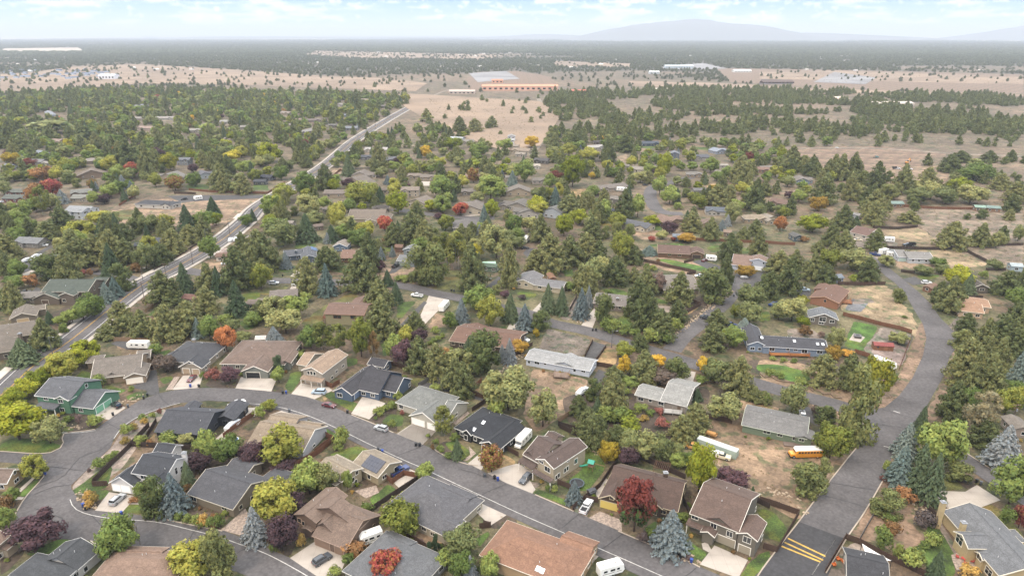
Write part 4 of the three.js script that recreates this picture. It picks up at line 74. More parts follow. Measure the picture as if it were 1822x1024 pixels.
const HOUSES = [["green two-storey house","green two-storey house with grey roof on the street corner",["#5f8f72","#6b6d72","#e8e8e4"],-150.68,-205.48,[["r",0.0,0.0,0.208,-1,13.9,14.19,5.4,0.42],["r",10.46,2.97,0.208,-1,8.42,12.19,2.9,0.5],["f",2.49,6.24,0.208,-1,5.66,3.65,5.2,0.5],["s",-2.89,7.87,0.208,-1,7.83,2.77,2.8,0.2]],[["w",0,2,-1,-3.0,4.55,1.6,1.2],["w",2,2,-1,-0.69,4.43,1.7,1.3],["w",2,2,-1,-0.93,1.15,1.7,1.3],["w",1,2,-1,-1.27,1.5,1.5,1.1],["w",0,1,1,0.67,6.52,1.0,1.2],["g",1,1,1,-3.2,1.2,3.2,2.3,"#6fa184"],["g",1,1,1,0.29,1.2,3.2,2.3,"#6fa184"]]],["tan ranch house","tan ranch house with pale garage door beside the lime hedge",["#a8947c","#8b8074","#e9e2d6"],-145.19,-227.1,[["r",0.0,0.0,-0.299,-1,16.18,17.99,2.8,0.42],["f",8.39,4.32,-0.299,-1,7.32,10.17,2.9,0.42],["f",0.4,5.93,-0.299,-1,4.65,4.47,2.8,0.5],["h",-12.59,-5.54,-0.299,-1,5.44,6.32,2.8,0.4],["r",3.52,-10.6,-0.299,-1,4.94,7.31,2.4,0.45]],[["g",1,2,-1,-0.37,1.15,5.2,2.2,"#efe3d2"],["w",0,2,-1,-4.34,1.95,1.0,1.2],["d",0,2,-1,-1.45,1.1,1.0,2.1]]],["craftsman house","craftsman house with charcoal hip roof and white gable trim",["#a59a8a","#54565c","#efeae2"],-122.32,-238.36,[["h",0.0,0.0,0.117,-1,17.59,17.89,2.9,0.4],["f",4.1,10.3,0.117,-1,9.17,6.21,2.9,0.6],["f",-6.34,3.81,0.117,-1,7.12,4.97,2.9,0.5]],[["g",1,2,-1,-1.96,1.15,2.6,2.2,"#a08c74"],["g",1,2,-1,1.8,1.15,2.6,2.2,"#a08c74"],["w",1,2,-1,0.32,4.74,2.0,0.7],["c",-2.3,-4.6,6.6]]],["open-garage house","brown-roofed house with a dark open garage",["#8d8f86","#8a7264","#efe8dc"],-96.39,-238.24,[["h",0.0,0.0,0.034,-1,24.45,21.12,2.9,0.4],["f",2.76,11.46,0.034,-1,10.14,9.8,2.9,0.45],["f",11.85,4.41,0.034,-1,4.03,10.27,2.9,0.45]],[["w",0,2,-1,-10.16,1.87,1.4,1.3],["w",0,2,-1,-5.7,1.64,1.4,1.3],["g",1,2,-1,-0.82,1.2,5.0,2.3,"#1c1c1e"],["w",0,2,-1,7.99,1.15,1.6,1.3]]],["beige two-storey house","beige two-storey house with a long ridge and front gable",["#b9b0a2","#b09a86","#ece6da"],-68.46,-224.6,[["f",0.0,0.0,0.345,-1,8.87,16.48,5.4,0.42],["r",-7.84,-7.71,0.345,-1,4.52,11.13,3.0,0.42],["s",-2.69,8.3,0.345,-1,9.06,2.44,2.8,0.25]],[["g",0,2,-1,-0.89,1.15,4.9,2.2,"#b8a48c"],["w",0,2,-1,-1.79,4.6,0.9,1.3],["w",0,2,-1,-0.5,4.71,0.9,1.3],["w",0,2,-1,0.78,4.71,0.9,1.3],["w",0,1,1,0.69,1.94,1.4,1.0],["w",0,1,1,5.02,2.12,1.4,1.0],["w",0,1,1,-2.34,1.0,1.2,1.0]]],["blue house","blue house with dark roof and brown shingled gable",["#5b6c84","#4b4a50","#e6e2dc"],-54.58,-214.78,[["f",0.0,0.0,0.389,-1,7.94,18.7,2.9,0.55],["r",7.86,0.02,0.389,-1,9.27,16.17,2.9,0.55],["r",14.27,2.38,0.389,-1,5.84,10.95,2.9,0.6],["r",5.04,-15.05,0.389,-1,7.58,6.0,2.6,0.5]],[["w",0,2,-1,-1.5,1.61,2.0,1.4],["w",2,2,-1,-0.56,1.76,1.6,1.4],["w",2,1,1,4.14,1.1,1.0,1.2],["w",2,1,1,-3.52,2.7,1.4,1.0],["g",0,1,1,-5.02,1.15,4.9,2.2,"#64758c"]]],["grey house","grey house with broad shingled roof and white double garage",["#d0cabd","#8b8c88","#f0ece4"],-28.41,-201.65,[["h",0.0,0.0,0.516,-1,16.65,13.59,2.9,0.45],["f",2.33,8.79,0.516,-1,11.12,9.62,2.9,0.5],["r",9.08,7.07,0.516,-1,3.73,13.45,2.9,0.5]],[["g",1,2,-1,-2.15,1.15,4.9,2.2,"#eae6de"],["g",1,2,-1,2.86,1.15,2.6,2.2,"#eae6de"],["w",0,2,-1,-6.21,1.74,1.6,1.5],["w",2,1,1,-0.31,1.93,1.8,0.9]]],["black house","black house with black roof and white gable trim",["#2c2d31","#393b42","#e9e7e2"],-7.44,-186.35,[["h",0.0,0.0,0.589,-1,15.48,15.5,2.9,0.45],["f",4.69,6.33,0.589,-1,7.08,14.82,2.9,0.5],["f",-5.77,4.56,0.589,-1,3.59,2.86,3.0,0.8]],[["g",1,2,-1,-0.54,1.15,4.9,2.2,"#24252a"],["w",2,2,-1,-0.64,1.3,1.2,1.6],["k",0,2,-1,0.26,2.95],["k",0,2,-1,-1.12,6.02]]],["brown two-storey house","brown-roofed two-storey house with cream walls and white trimmed bays",["#c3b6a0","#6d5850","#f0ece4"],14.34,-166.94,[["f",0.0,0.0,0.769,-1,6.81,15.08,5.4,0.45],["r",-4.46,-3.2,0.769,-1,6.37,13.03,4.4,0.5],["s",-9.78,1.6,0.769,-1,5.74,2.44,2.8,0.3],["s",-5.85,7.33,0.769,-1,7.03,1.49,2.8,0.25],["f",-8.4,-1.35,0.769,-1,3.79,3.64,4.6,0.6],["r",-1.86,-9.05,0.769,-1,4.15,5.59,4.6,0.5]],[["g",1,2,-1,-0.19,1.15,4.9,2.2,"#c2ab87"],["w",4,2,-1,-0.12,4.08,2.0,1.3],["w",0,2,-1,0.71,3.8,2.0,1.6],["w",0,2,-1,-1.6,5.08,1.5,0.8],["w",0,1,1,-5.83,1.52,0.9,1.4],["w",0,1,1,-4.78,1.7,0.9,1.4],["w",0,1,1,-2.06,2.0,0.9,1.4],["w",0,1,1,-0.97,2.09,0.9,1.4],["w",0,1,1,2.78,2.65,1.4,1.6],["w",0,1,1,-0.77,4.7,0.9,0.9]]],["yellow-garage house","brown craftsman house with mustard yellow garage door",["#5d4a3c","#6b5247","#c8b99a"],28.56,-154.49,[["f",0.0,0.0,0.426,-1,6.46,13.55,3.0,0.62],["r",8.27,-0.12,0.426,-1,19.46,14.45,3.0,0.55],["f",9.13,1.19,0.426,-1,4.73,5.34,4.9,0.8],["f",9.15,7.85,0.426,-1,3.49,2.03,3.0,0.7]],[["g",0,2,-1,-0.17,1.2,5.0,2.3,"#c9b262"],["w",0,2,-1,0.31,3.9,1.0,1.0],["w",3,2,-1,-0.37,1.15,1.2,1.3],["c",13.0,-0.8,7.5]]],["porch two-storey house","brown-roofed two-storey house with porch and balcony at the far corner",["#7d7566","#7a6054","#e6e0d4"],54.71,-144.35,[["r",0.0,0.0,0.604,-1,12.42,17.96,5.5,0.42],["f",-1.44,4.04,0.604,-1,6.79,9.15,5.6,0.5],["f",3.71,9.0,0.604,-1,5.19,8.12,5.3,0.5],["s",-8.29,5.19,0.604,-1,5.34,2.28,2.8,0.25],["f",-6.01,7.57,0.604,-1,3.63,2.8,3.0,0.5]],[["g",0,2,-1,2.95,1.2,5.2,2.3,"#8e8472"],["g",2,2,-1,-0.22,1.15,2.8,2.2,"#8e8472"],["w",0,2,-1,-4.86,4.65,1.6,1.2],["w",0,2,-1,-0.05,4.26,1.4,1.5],["w",0,2,-1,3.98,3.69,1.4,1.5],["w",2,2,-1,0.08,4.28,1.8,1.6],["w",0,1,1,7.98,1.1,0.9,1.2],["w",2,1,1,3.01,1.2,1.0,1.4]]],["navy house","dark navy house with charcoal roof inside the street bend",["#33363f","#54565d","#5c5e64"],-101.79,-188.67,[["r",0.0,0.0,0.106,-1,16.12,15.34,2.9,0.45],["f",10.54,-5.75,0.106,-1,6.62,10.36,2.9,0.42],["f",-4.08,-8.59,0.106,-1,4.82,5.23,2.9,0.35]],[["w",0,2,-1,-6.71,1.86,1.6,1.0],["w",0,2,-1,-0.78,1.44,1.6,1.0],["w",0,2,-1,2.77,1.48,1.6,1.0]]],["white tan-roofed house","white-walled house with broad tan roof",["#c9c8ca","#a3937f","#ece8e0"],-68.74,-180.61,[["r",0.0,0.0,0.255,-1,18.97,14.81,2.9,0.42],["r",-2.82,-6.38,0.255,-1,10.07,11.19,2.9,0.42],["r",5.33,-4.62,0.255,-1,8.48,5.02,2.9,0.5]],[["w",0,1,1,-0.91,0.9,1.2,0.8]]],["solar house","beige house with a dark solar array on its garage roof",["#b3a68c","#a69a88","#e6dfd0"],-48.5,-161.61,[["f",0.0,0.0,-0.955,-1,7.93,11.16,4.0,0.35],["h",-1.02,-0.61,0.616,-1,11.16,10.31,3.2,0.35],["r",9.68,-3.94,0.616,-1,10.85,9.56,2.9,0.42]],[["w",0,2,-1,1.79,3.54,1.0,1.1],["w",0,2,-1,1.08,1.05,1.0,1.1],["w",0,2,-1,0.3,2.12,1.0,1.4],["w",2,2,-1,1.34,1.37,1.2,1.4],["p",2,2,-1,0.95,1.96]]],["patched grey house","low house with a grey hip roof marked by paler patches",["#b6ae9d","#6d6c70","#e2dccf"],-20.35,-147.67,[["h",0.0,0.0,0.584,-1,20.3,16.69,2.9,0.36],["r",5.57,-2.51,0.584,-1,9.07,7.56,2.9,0.36],["f",3.09,7.55,-0.987,-1,7.25,8.98,2.9,0.3]],[["w",0,1,1,6.38,1.0,1.6,1.0],["w",0,2,-1,3.13,1.62,1.4,1.0],["w",0,2,-1,5.94,1.36,1.4,1.0]]],["orange-roofed house","house with an orange-brown textured roof beside the street",["#b99f7d","#a87b60","#e6dccb"],5.96,-128.61,[["h",0.0,0.0,0.489,-1,23.6,13.96,3.6,0.42],["f",4.21,2.45,-1.081,-1,5.58,9.68,3.4,0.42],["r",9.64,-2.66,0.489,-1,8.39,8.53,3.0,0.42]],[["w",2,2,-1,2.52,1.2,1.2,1.4],["w",0,2,-1,-10.35,2.39,1.8,1.6],["k",0,2,-1,2.68,5.18],["k",0,2,-1,3.82,5.27]]],["white farmhouse","white farmhouse with black roof and tall white chimney",["#eceae8","#494b53","#e4e2e0"],-98.28,-161.83,[["r",0.0,0.0,0.223,-1,10.9,10.62,5.0,0.5],["f",-7.67,3.16,0.223,-1,7.93,6.53,2.9,0.65],["f",3.19,7.26,0.223,-1,4.88,3.54,4.6,0.8],["r",-3.58,-10.58,0.223,-1,6.2,5.69,3.0,0.6]],[["g",1,2,-1,-2.06,1.2,2.7,2.3,"#f2f0ee"],["g",1,2,-1,0.8,1.2,2.9,2.3,"#f2f0ee"],["w",0,2,-1,-1.89,4.05,2.0,1.4],["w",0,2,-1,2.75,3.77,1.8,0.9],["w",0,1,1,-0.62,4.1,0.9,2.0],["w",0,1,1,1.44,3.15,0.9,2.0],["w",0,2,-1,-2.08,2.04,1.5,1.0],["c",5.8,-2.0,8.0]]],["slate-roofed house","tan house with slate grey roof and paver drive",["#8f8370","#5d5e64","#cfc6b4"],-76.7,-154.87,[["r",0.0,0.0,0.413,-1,16.26,14.24,2.9,0.45],["h",12.67,-1.81,0.413,-1,11.65,10.45,2.9,0.45],["r",0.39,-9.39,0.413,-1,7.98,6.81,2.9,0.4]],[["w",0,2,-1,-6.3,1.56,1.8,1.4],["w",0,2,-1,4.53,1.98,1.8,1.2]]],["taupe house","taupe craftsman house with board gables and two garage doors",["#7d6656","#917766","#a58c78"],-48.83,-144.12,[["f",0.0,0.0,0.465,-1,7.23,12.15,5.2,0.4],["r",7.61,5.06,0.465,-1,10.72,13.86,3.0,0.5],["f",3.41,6.0,0.465,-1,5.27,4.1,4.2,0.7],["r",4.54,2.71,-1.106,-1,4.79,17.63,4.6,0.4],["f",-1.87,5.62,0.465,-1,3.25,1.68,2.7,0.3]],[["g",1,2,-1,-2.51,1.2,4.6,2.3,"#7a6556"],["g",1,2,-1,2.71,1.15,2.7,2.2,"#7a6556"],["w",0,2,-1,-2.16,3.63,1.2,1.2],["w",2,2,-1,-0.81,3.28,0.9,1.3],["w",0,2,-1,-1.13,3.21,1.0,1.2]]],["grey bottom house","grey-roofed house behind the scarlet tree",["#8f8c86","#77787c","#cfcac0"],-26.89,-125.75,[["h",0.0,0.0,0.523,-1,18.69,15.8,3.0,0.4],["r",-0.82,-6.99,0.523,-1,8.19,5.46,3.0,0.4]],[]],["charcoal corner house","charcoal-roofed house with white wall at the bottom street",["#d8d6d2","#53565a","#dcdad6"],-103.95,-128.59,[["r",0.0,0.0,-1.325,-1,7.01,10.58,2.9,0.45],["h",-2.93,4.3,0.245,-1,13.78,7.62,2.9,0.4]],[["w",0,2,-1,-1.18,1.1,1.0,1.2]]],["tan tile house","tan tile-roofed house beside the bottom street",["#b7a58e","#a0836f","#e0d6c4"],-85.12,-124.91,[["h",0.0,0.0,0.044,-1,19.38,10.57,3.2,0.42],["r",-1.99,-3.67,0.044,-1,10.21,5.93,3.0,0.42]],[]],["beige edge house","beige house with tall end wall at the bottom corner",["#cbb9a2","#967a68","#efe9dd"],-127.71,-132.37,[["r",0.0,0.0,-1.396,-1,5.28,11.75,4.2,0.42],["r",4.72,-0.39,-1.396,-1,3.52,5.34,2.6,0.3]],[["w",0,2,-1,-0.74,1.05,1.0,1.1],["w",0,2,-1,0.11,1.05,1.0,1.1]]],["white gable house","small brown-roofed house with a white trimmed gable",["#bfa888","#8c7466","#f0eeea"],-142.48,-159.58,[["f",0.0,0.0,-1.527,-1,6.77,9.06,2.9,0.6]],[["w",0,2,-1,0.47,3.85,0.8,1.1],["w",0,2,-1,0.27,1.31,1.6,1.0]]],["beige chimney house","large beige house with grey roof and two chimneys",["#c9b58f","#7f8084","#e8dfca"],116.3,-132.53,[["r",0.0,0.0,1.595,-1,22.61,12.33,3.6,0.42],["f",-5.71,0.35,1.595,-1,6.03,5.85,4.4,0.5],["f",-4.15,4.53,1.595,-1,3.0,5.29,3.4,0.5],["h",5.18,-2.78,1.595,-1,4.6,6.35,3.0,0.4]],[["w",1,2,-1,-0.92,3.58,2.4,2.2],["w",2,2,-1,-0.15,2.83,1.6,1.4],["w",0,2,-1,7.63,1.4,2.2,1.8],["c",-7.9,-9.2,8.4],["c",-6.1,-3.3,7.0]]],["patio house","dark-roofed house beside the paved patio with a shade sail",["#8f8880","#4b4b50","#b8b2a6"],81.67,-125.16,[["r",0.0,0.0,0.344,-1,8.95,10.61,2.9,0.4]],[]],["white mobile home","long white mobile home with a railed timber deck",["#dfe3ea","#b3b3b2","#eceff2"],18.66,-232.25,[["r",0.0,0.0,0.406,-1,25.8,10.2,2.8,0.28],["f",2.29,1.38,0.406,-1,8.06,8.72,2.9,0.35]],[["w",0,2,-1,-11.3,1.51,0.9,1.0],["w",0,2,-1,-8.06,1.84,1.9,1.1],["w",0,2,-1,-4.74,2.02,1.0,0.6],["w",0,2,-1,6.85,1.77,1.0,1.2],["w",0,2,-1,10.19,2.03,1.5,0.9]]],["grey manufactured home","pale grey manufactured home with mottled roof and white deck",["#a69e95","#a9a8a4","#e6e2dc"],48.64,-206.68,[["r",0.0,0.0,0.495,-1,10.69,9.15,2.8,0.28],["r",9.44,-0.6,0.495,-1,9.06,18.59,2.9,0.3]],[["w",0,2,-1,-3.15,1.49,1.8,1.2],["w",0,2,-1,0.19,1.78,1.0,0.9],["w",0,2,-1,3.89,1.83,1.8,1.4],["d",1,2,-1,1.87,1.1,1.0,2.1]]],["green ranch house","low green ranch house with mottled grey roof",["#7d8d72","#8a8885","#c6ccba"],83.88,-188.41,[["r",0.0,0.0,0.439,-1,19.26,14.07,2.8,0.28],["f",6.03,7.67,0.439,-1,5.33,5.72,2.9,0.3]],[["w",0,2,-1,-1.92,2.0,2.0,1.1],["w",0,2,-1,1.92,1.92,1.4,0.9],["w",0,2,-1,6.31,1.88,1.4,1.3],["w",1,2,-1,-0.58,2.19,1.4,1.3]]],["blue deck house","long blue-grey house with skylights and an orange timber deck",["#8d9cae","#54555b","#dfe2e6"],111.36,-246.3,[["r",0.0,0.0,0.155,-1,24.63,10.91,3.2,0.35],["f",-13.41,-6.43,0.155,-1,7.22,18.2,3.2,0.45]],[["w",0,2,-1,-8.53,2.01,2.0,1.4],["w",0,2,-1,-2.61,2.45,1.2,1.0],["w",0,2,-1,0.36,2.45,1.4,1.0],["w",0,2,-1,3.66,2.03,2.0,1.6],["w",0,2,-1,9.29,2.08,2.0,1.2],["k",0,2,-1,-11.94,0.68],["k",0,2,-1,0.29,1.56],["k",0,2,-1,8.82,2.35],["k",0,2,-1,10.8,2.4]]],["terracotta house","terracotta house with wide brown gable roof above the dry field",["#a9775a","#8a6552","#c49a7c"],149.79,-299.91,[["f",0.0,0.0,0.657,-1,12.83,20.57,3.4,0.28],["f",0.25,-8.47,0.657,-1,6.18,9.85,3.4,0.28]],[["w",0,2,-1,0.37,3.01,1.0,1.3]]],["big-window house","grey gabled house with tall white windows",["#7f766c","#83868c","#e8e4de"],135.37,-274.48,[["f",0.0,0.0,0.268,-1,12.03,8.62,3.2,0.4]],[["w",0,2,-1,-0.36,2.77,2.6,2.0],["w",0,2,-1,3.48,2.19,1.8,1.4],["w",0,2,-1,-4.34,2.11,1.4,1.4],["w",0,2,-1,-0.64,1.0,2.0,1.0]]],["brown ranch house","brown-roofed ranch house with dark walls beside tall pines",["#574a42","#8a6552","#c9bba8"],-17.8,-255.23,[["r",0.0,0.0,0.307,-1,9.89,18.43,3.2,0.25],["r",13.07,3.61,0.307,-1,18.06,17.57,3.0,0.25],["f",2.78,-6.24,0.307,-1,11.71,4.09,3.0,0.25]],[["w",0,2,-1,-3.29,2.15,1.4,1.4],["w",0,2,-1,0.43,2.04,2.0,1.4]]],["balcony ranch house","brown-roofed house with a long red timber balcony",["#a39b7c","#8c6b5a","#a0714f"],-71.64,-277.69,[["r",0.0,0.0,0.091,-1,17.76,14.03,5.0,0.3],["f",3.13,-11.44,0.091,-1,9.45,11.25,3.2,0.3]],[["w",0,2,-1,-3.24,3.85,3.4,1.8],["w",0,2,-1,3.8,3.81,2.4,1.6]]],["peach garage house","peach-roofed garage house with a white flat roof behind",["#cdb49c","#b5937a","#efe4d4"],205.2,-284.56,[["r",0.0,0.0,0.34,-1,10.04,12.88,3.0,0.3],["r",6.24,-6.67,0.34,-1,11.97,12.49,3.0,0.2]],[]],["dark gable house","dark house with a broad front gable by the right road",["#6d655c","#6d655e","#d8d2c6"],227.73,-315.74,[["f",0.0,0.0,0.079,-1,7.62,13.76,3.2,0.45]],[["w",0,2,-1,0.51,2.04,2.4,1.0]]],["white roadside house","low white house with grey roof at the road's end",["#c9cdd0","#9a9792","#e8eaec"],224.53,-361.32,[["r",0.0,0.0,0.114,-1,13.47,13.61,2.9,0.3],["r",-7.96,-3.75,0.114,-1,5.29,13.89,2.9,0.3]],[["g",1,2,-1,0.1,1.05,4.0,2.0,"#9db0aa"],["w",0,2,-1,-3.94,1.86,1.2,1.0],["w",0,2,-1,-0.93,1.8,1.4,1.0],["w",0,2,-1,2.82,1.78,1.2,1.0]]],["brown white-walled ranch","brown-roofed ranch with white walls by the golden field",["#d6cfc4","#86655a","#e6e0d6"],219.63,-409.25,[["r",0.0,0.0,0.912,-1,11.88,16.07,2.8,0.35]],[]],["long brown ranch","long brown ranch house with open garage among green lawns",["#7c5e48","#7d5f52","#c0a98c"],92.33,-372.7,[["r",0.0,0.0,0.178,-1,18.23,16.48,2.8,0.3],["f",11.95,4.22,0.178,-1,8.33,9.66,2.9,0.4]],[["w",0,2,-1,-2.49,1.84,1.8,1.1],["w",0,2,-1,3.07,1.81,1.8,1.1],["g",1,2,-1,-0.01,1.15,4.6,2.2,"#3a302a"]]],["white garage house","white two-storey garage house with brown roof",["#cfd2da","#9a7c6c","#eceef2"],132.17,-347.44,[["f",0.0,0.0,0.408,-1,8.68,8.57,5.2,0.35],["r",-6.97,-4.46,0.408,-1,10.23,19.0,2.8,0.35]],[["g",0,2,-1,0.73,1.15,4.6,2.2,"#e4e6ea"],["w",0,2,-1,-2.97,3.86,0.9,1.2],["w",0,2,-1,2.81,4.38,0.9,1.2],["w",1,2,-1,-0.88,1.95,1.4,1.2]]],["tan grey ranch","long pale ranch house with grey roof behind two blue spruces",["#c9bda8","#8c8b8c","#e8e2d6"],8.26,-322.36,[["f",0.0,0.0,0.373,-1,11.42,15.23,3.0,0.35],["r",10.92,6.36,0.373,-1,15.53,10.53,2.8,0.3]],[["w",0,2,-1,-2.42,2.37,2.0,1.1],["w",0,2,-1,1.39,2.42,1.6,1.1],["w",1,2,-1,-4.07,1.95,1.8,1.2],["w",1,2,-1,1.52,2.0,1.6,1.1]]],["juniper-hidden ranch","grey ranch house with white chimney half hidden by junipers",["#8d8076","#8f8680","#cfc8bc"],47.67,-293.56,[["r",0.0,0.0,0.319,-1,17.98,14.18,2.9,0.3]],[["w",0,2,-1,0.29,2.0,2.0,1.3],["w",0,2,-1,3.61,1.97,1.6,1.3],["c",0.5,3.6,5.6]]],["greybrown hidden house","grey-brown house hidden between big pines",["#8a7c6e","#948a80","#c9c0b2"],80.58,-317.81,[["r",0.0,0.0,-0.109,-1,18.28,21.36,2.9,0.3]],[]],["green-roofed house","big stone house with dark green roof beside the arterial road",["#7c6e60","#5d675c","#cfc6b6"],-209.04,-305.78,[["r",0.0,0.0,0.0,-1,21.91,16.3,5.4,0.4],["f",-7.23,9.05,0.0,-1,12.59,4.87,3.0,0.45],["f",3.3,6.39,0.0,-1,7.11,12.16,5.0,0.4],["r",8.79,-7.84,0.0,-1,7.52,14.17,4.0,0.4]],[["w",2,1,1,-1.59,2.72,2.2,2.6],["w",2,2,-1,-1.58,2.49,1.4,1.4],["w",0,2,-1,9.67,4.15,1.0,2.0],["w",0,1,1,-2.46,5.01,1.0,2.0],["g",1,2,-1,-0.76,1.15,3.0,2.2,"#5a4a40"]]],["tan garage house","tan-roofed house with stone garage at the picture's left side",["#8d7e6b","#8c7f70","#d8ccb8"],-214.67,-277.81,[["f",0.0,0.0,-0.451,-1,10.0,11.82,3.0,0.4],["r",2.06,-5.94,-0.451,-1,6.13,6.08,3.0,0.4]],[["g",0,2,-1,-0.28,1.15,4.2,2.2,"#b29a78"]]],["broad tan-roofed house","house with a very broad tan hip roof by the split-rail fence",["#7d6f60","#847768","#c9bda8"],-204.93,-256.72,[["h",0.0,0.0,-0.448,-1,17.65,16.85,4.0,0.3],["h",3.09,11.79,-0.448,-1,10.93,19.41,3.4,0.3]],[["c",8.1,7.7,6.4]]],["blue-grey house","blue-grey house with metal roof panels by the middle street",["#5b6878","#6b6f78","#c3c8ce"],-113.73,-363.8,[["f",0.0,0.0,-0.306,-1,8.55,18.09,3.2,0.4],["r",-9.3,-1.85,-0.306,-1,9.75,10.71,2.9,0.35]],[["c",-6.7,0.9,5.6],["p",0,1,1,6.45,4.49]]],["small brown ranch","small brown ranch between pines by the middle street",["#6f4f3e","#9a7562","#b59a80"],-88.66,-363.96,[["r",0.0,0.0,0.022,-1,11.73,15.99,2.9,0.3]],[["w",0,2,-1,-3.28,1.77,1.6,1.0],["w",0,2,-1,1.5,1.55,1.6,1.0]]],["grey garage house","grey two-storey house with a garage wing",["#8e979a","#8c8d8e","#d8dcdc"],-56.59,-367.02,[["f",0.0,0.0,0.253,-1,7.61,7.75,5.2,0.35],["r",0.34,11.87,0.253,-1,10.62,11.16,2.9,0.35]],[["w",0,2,-1,-0.59,4.05,2.0,1.0],["g",1,2,-1,-1.11,1.1,4.6,2.1,"#8a9486"]]],["blue gable house","small blue house with a pale gable",["#6b8096","#a49a90","#d8dee2"],-99.28,-382.52,[["f",0.0,0.0,0.069,-1,8.36,9.98,3.0,0.4]],[]],["tan double-gable house","tan double-gabled house at the cul-de-sac",["#b0a391","#8f8070","#e0d8c8"],-97.17,-450.72,[["r",0.0,0.0,0.0,-1,24.54,20.42,3.0,0.4],["f",4.51,8.85,0.0,-1,7.44,16.91,3.0,0.45],["f",11.76,4.43,0.0,-1,8.72,13.82,3.0,0.45]],[]],["grey cul-de-sac house","broad grey-roofed house below the cul-de-sac",["#9a958e","#7d7873","#dcd6cc"],-29.43,-428.31,[["h",0.0,0.0,-0.129,-1,18.77,18.84,3.0,0.35]],[]]];
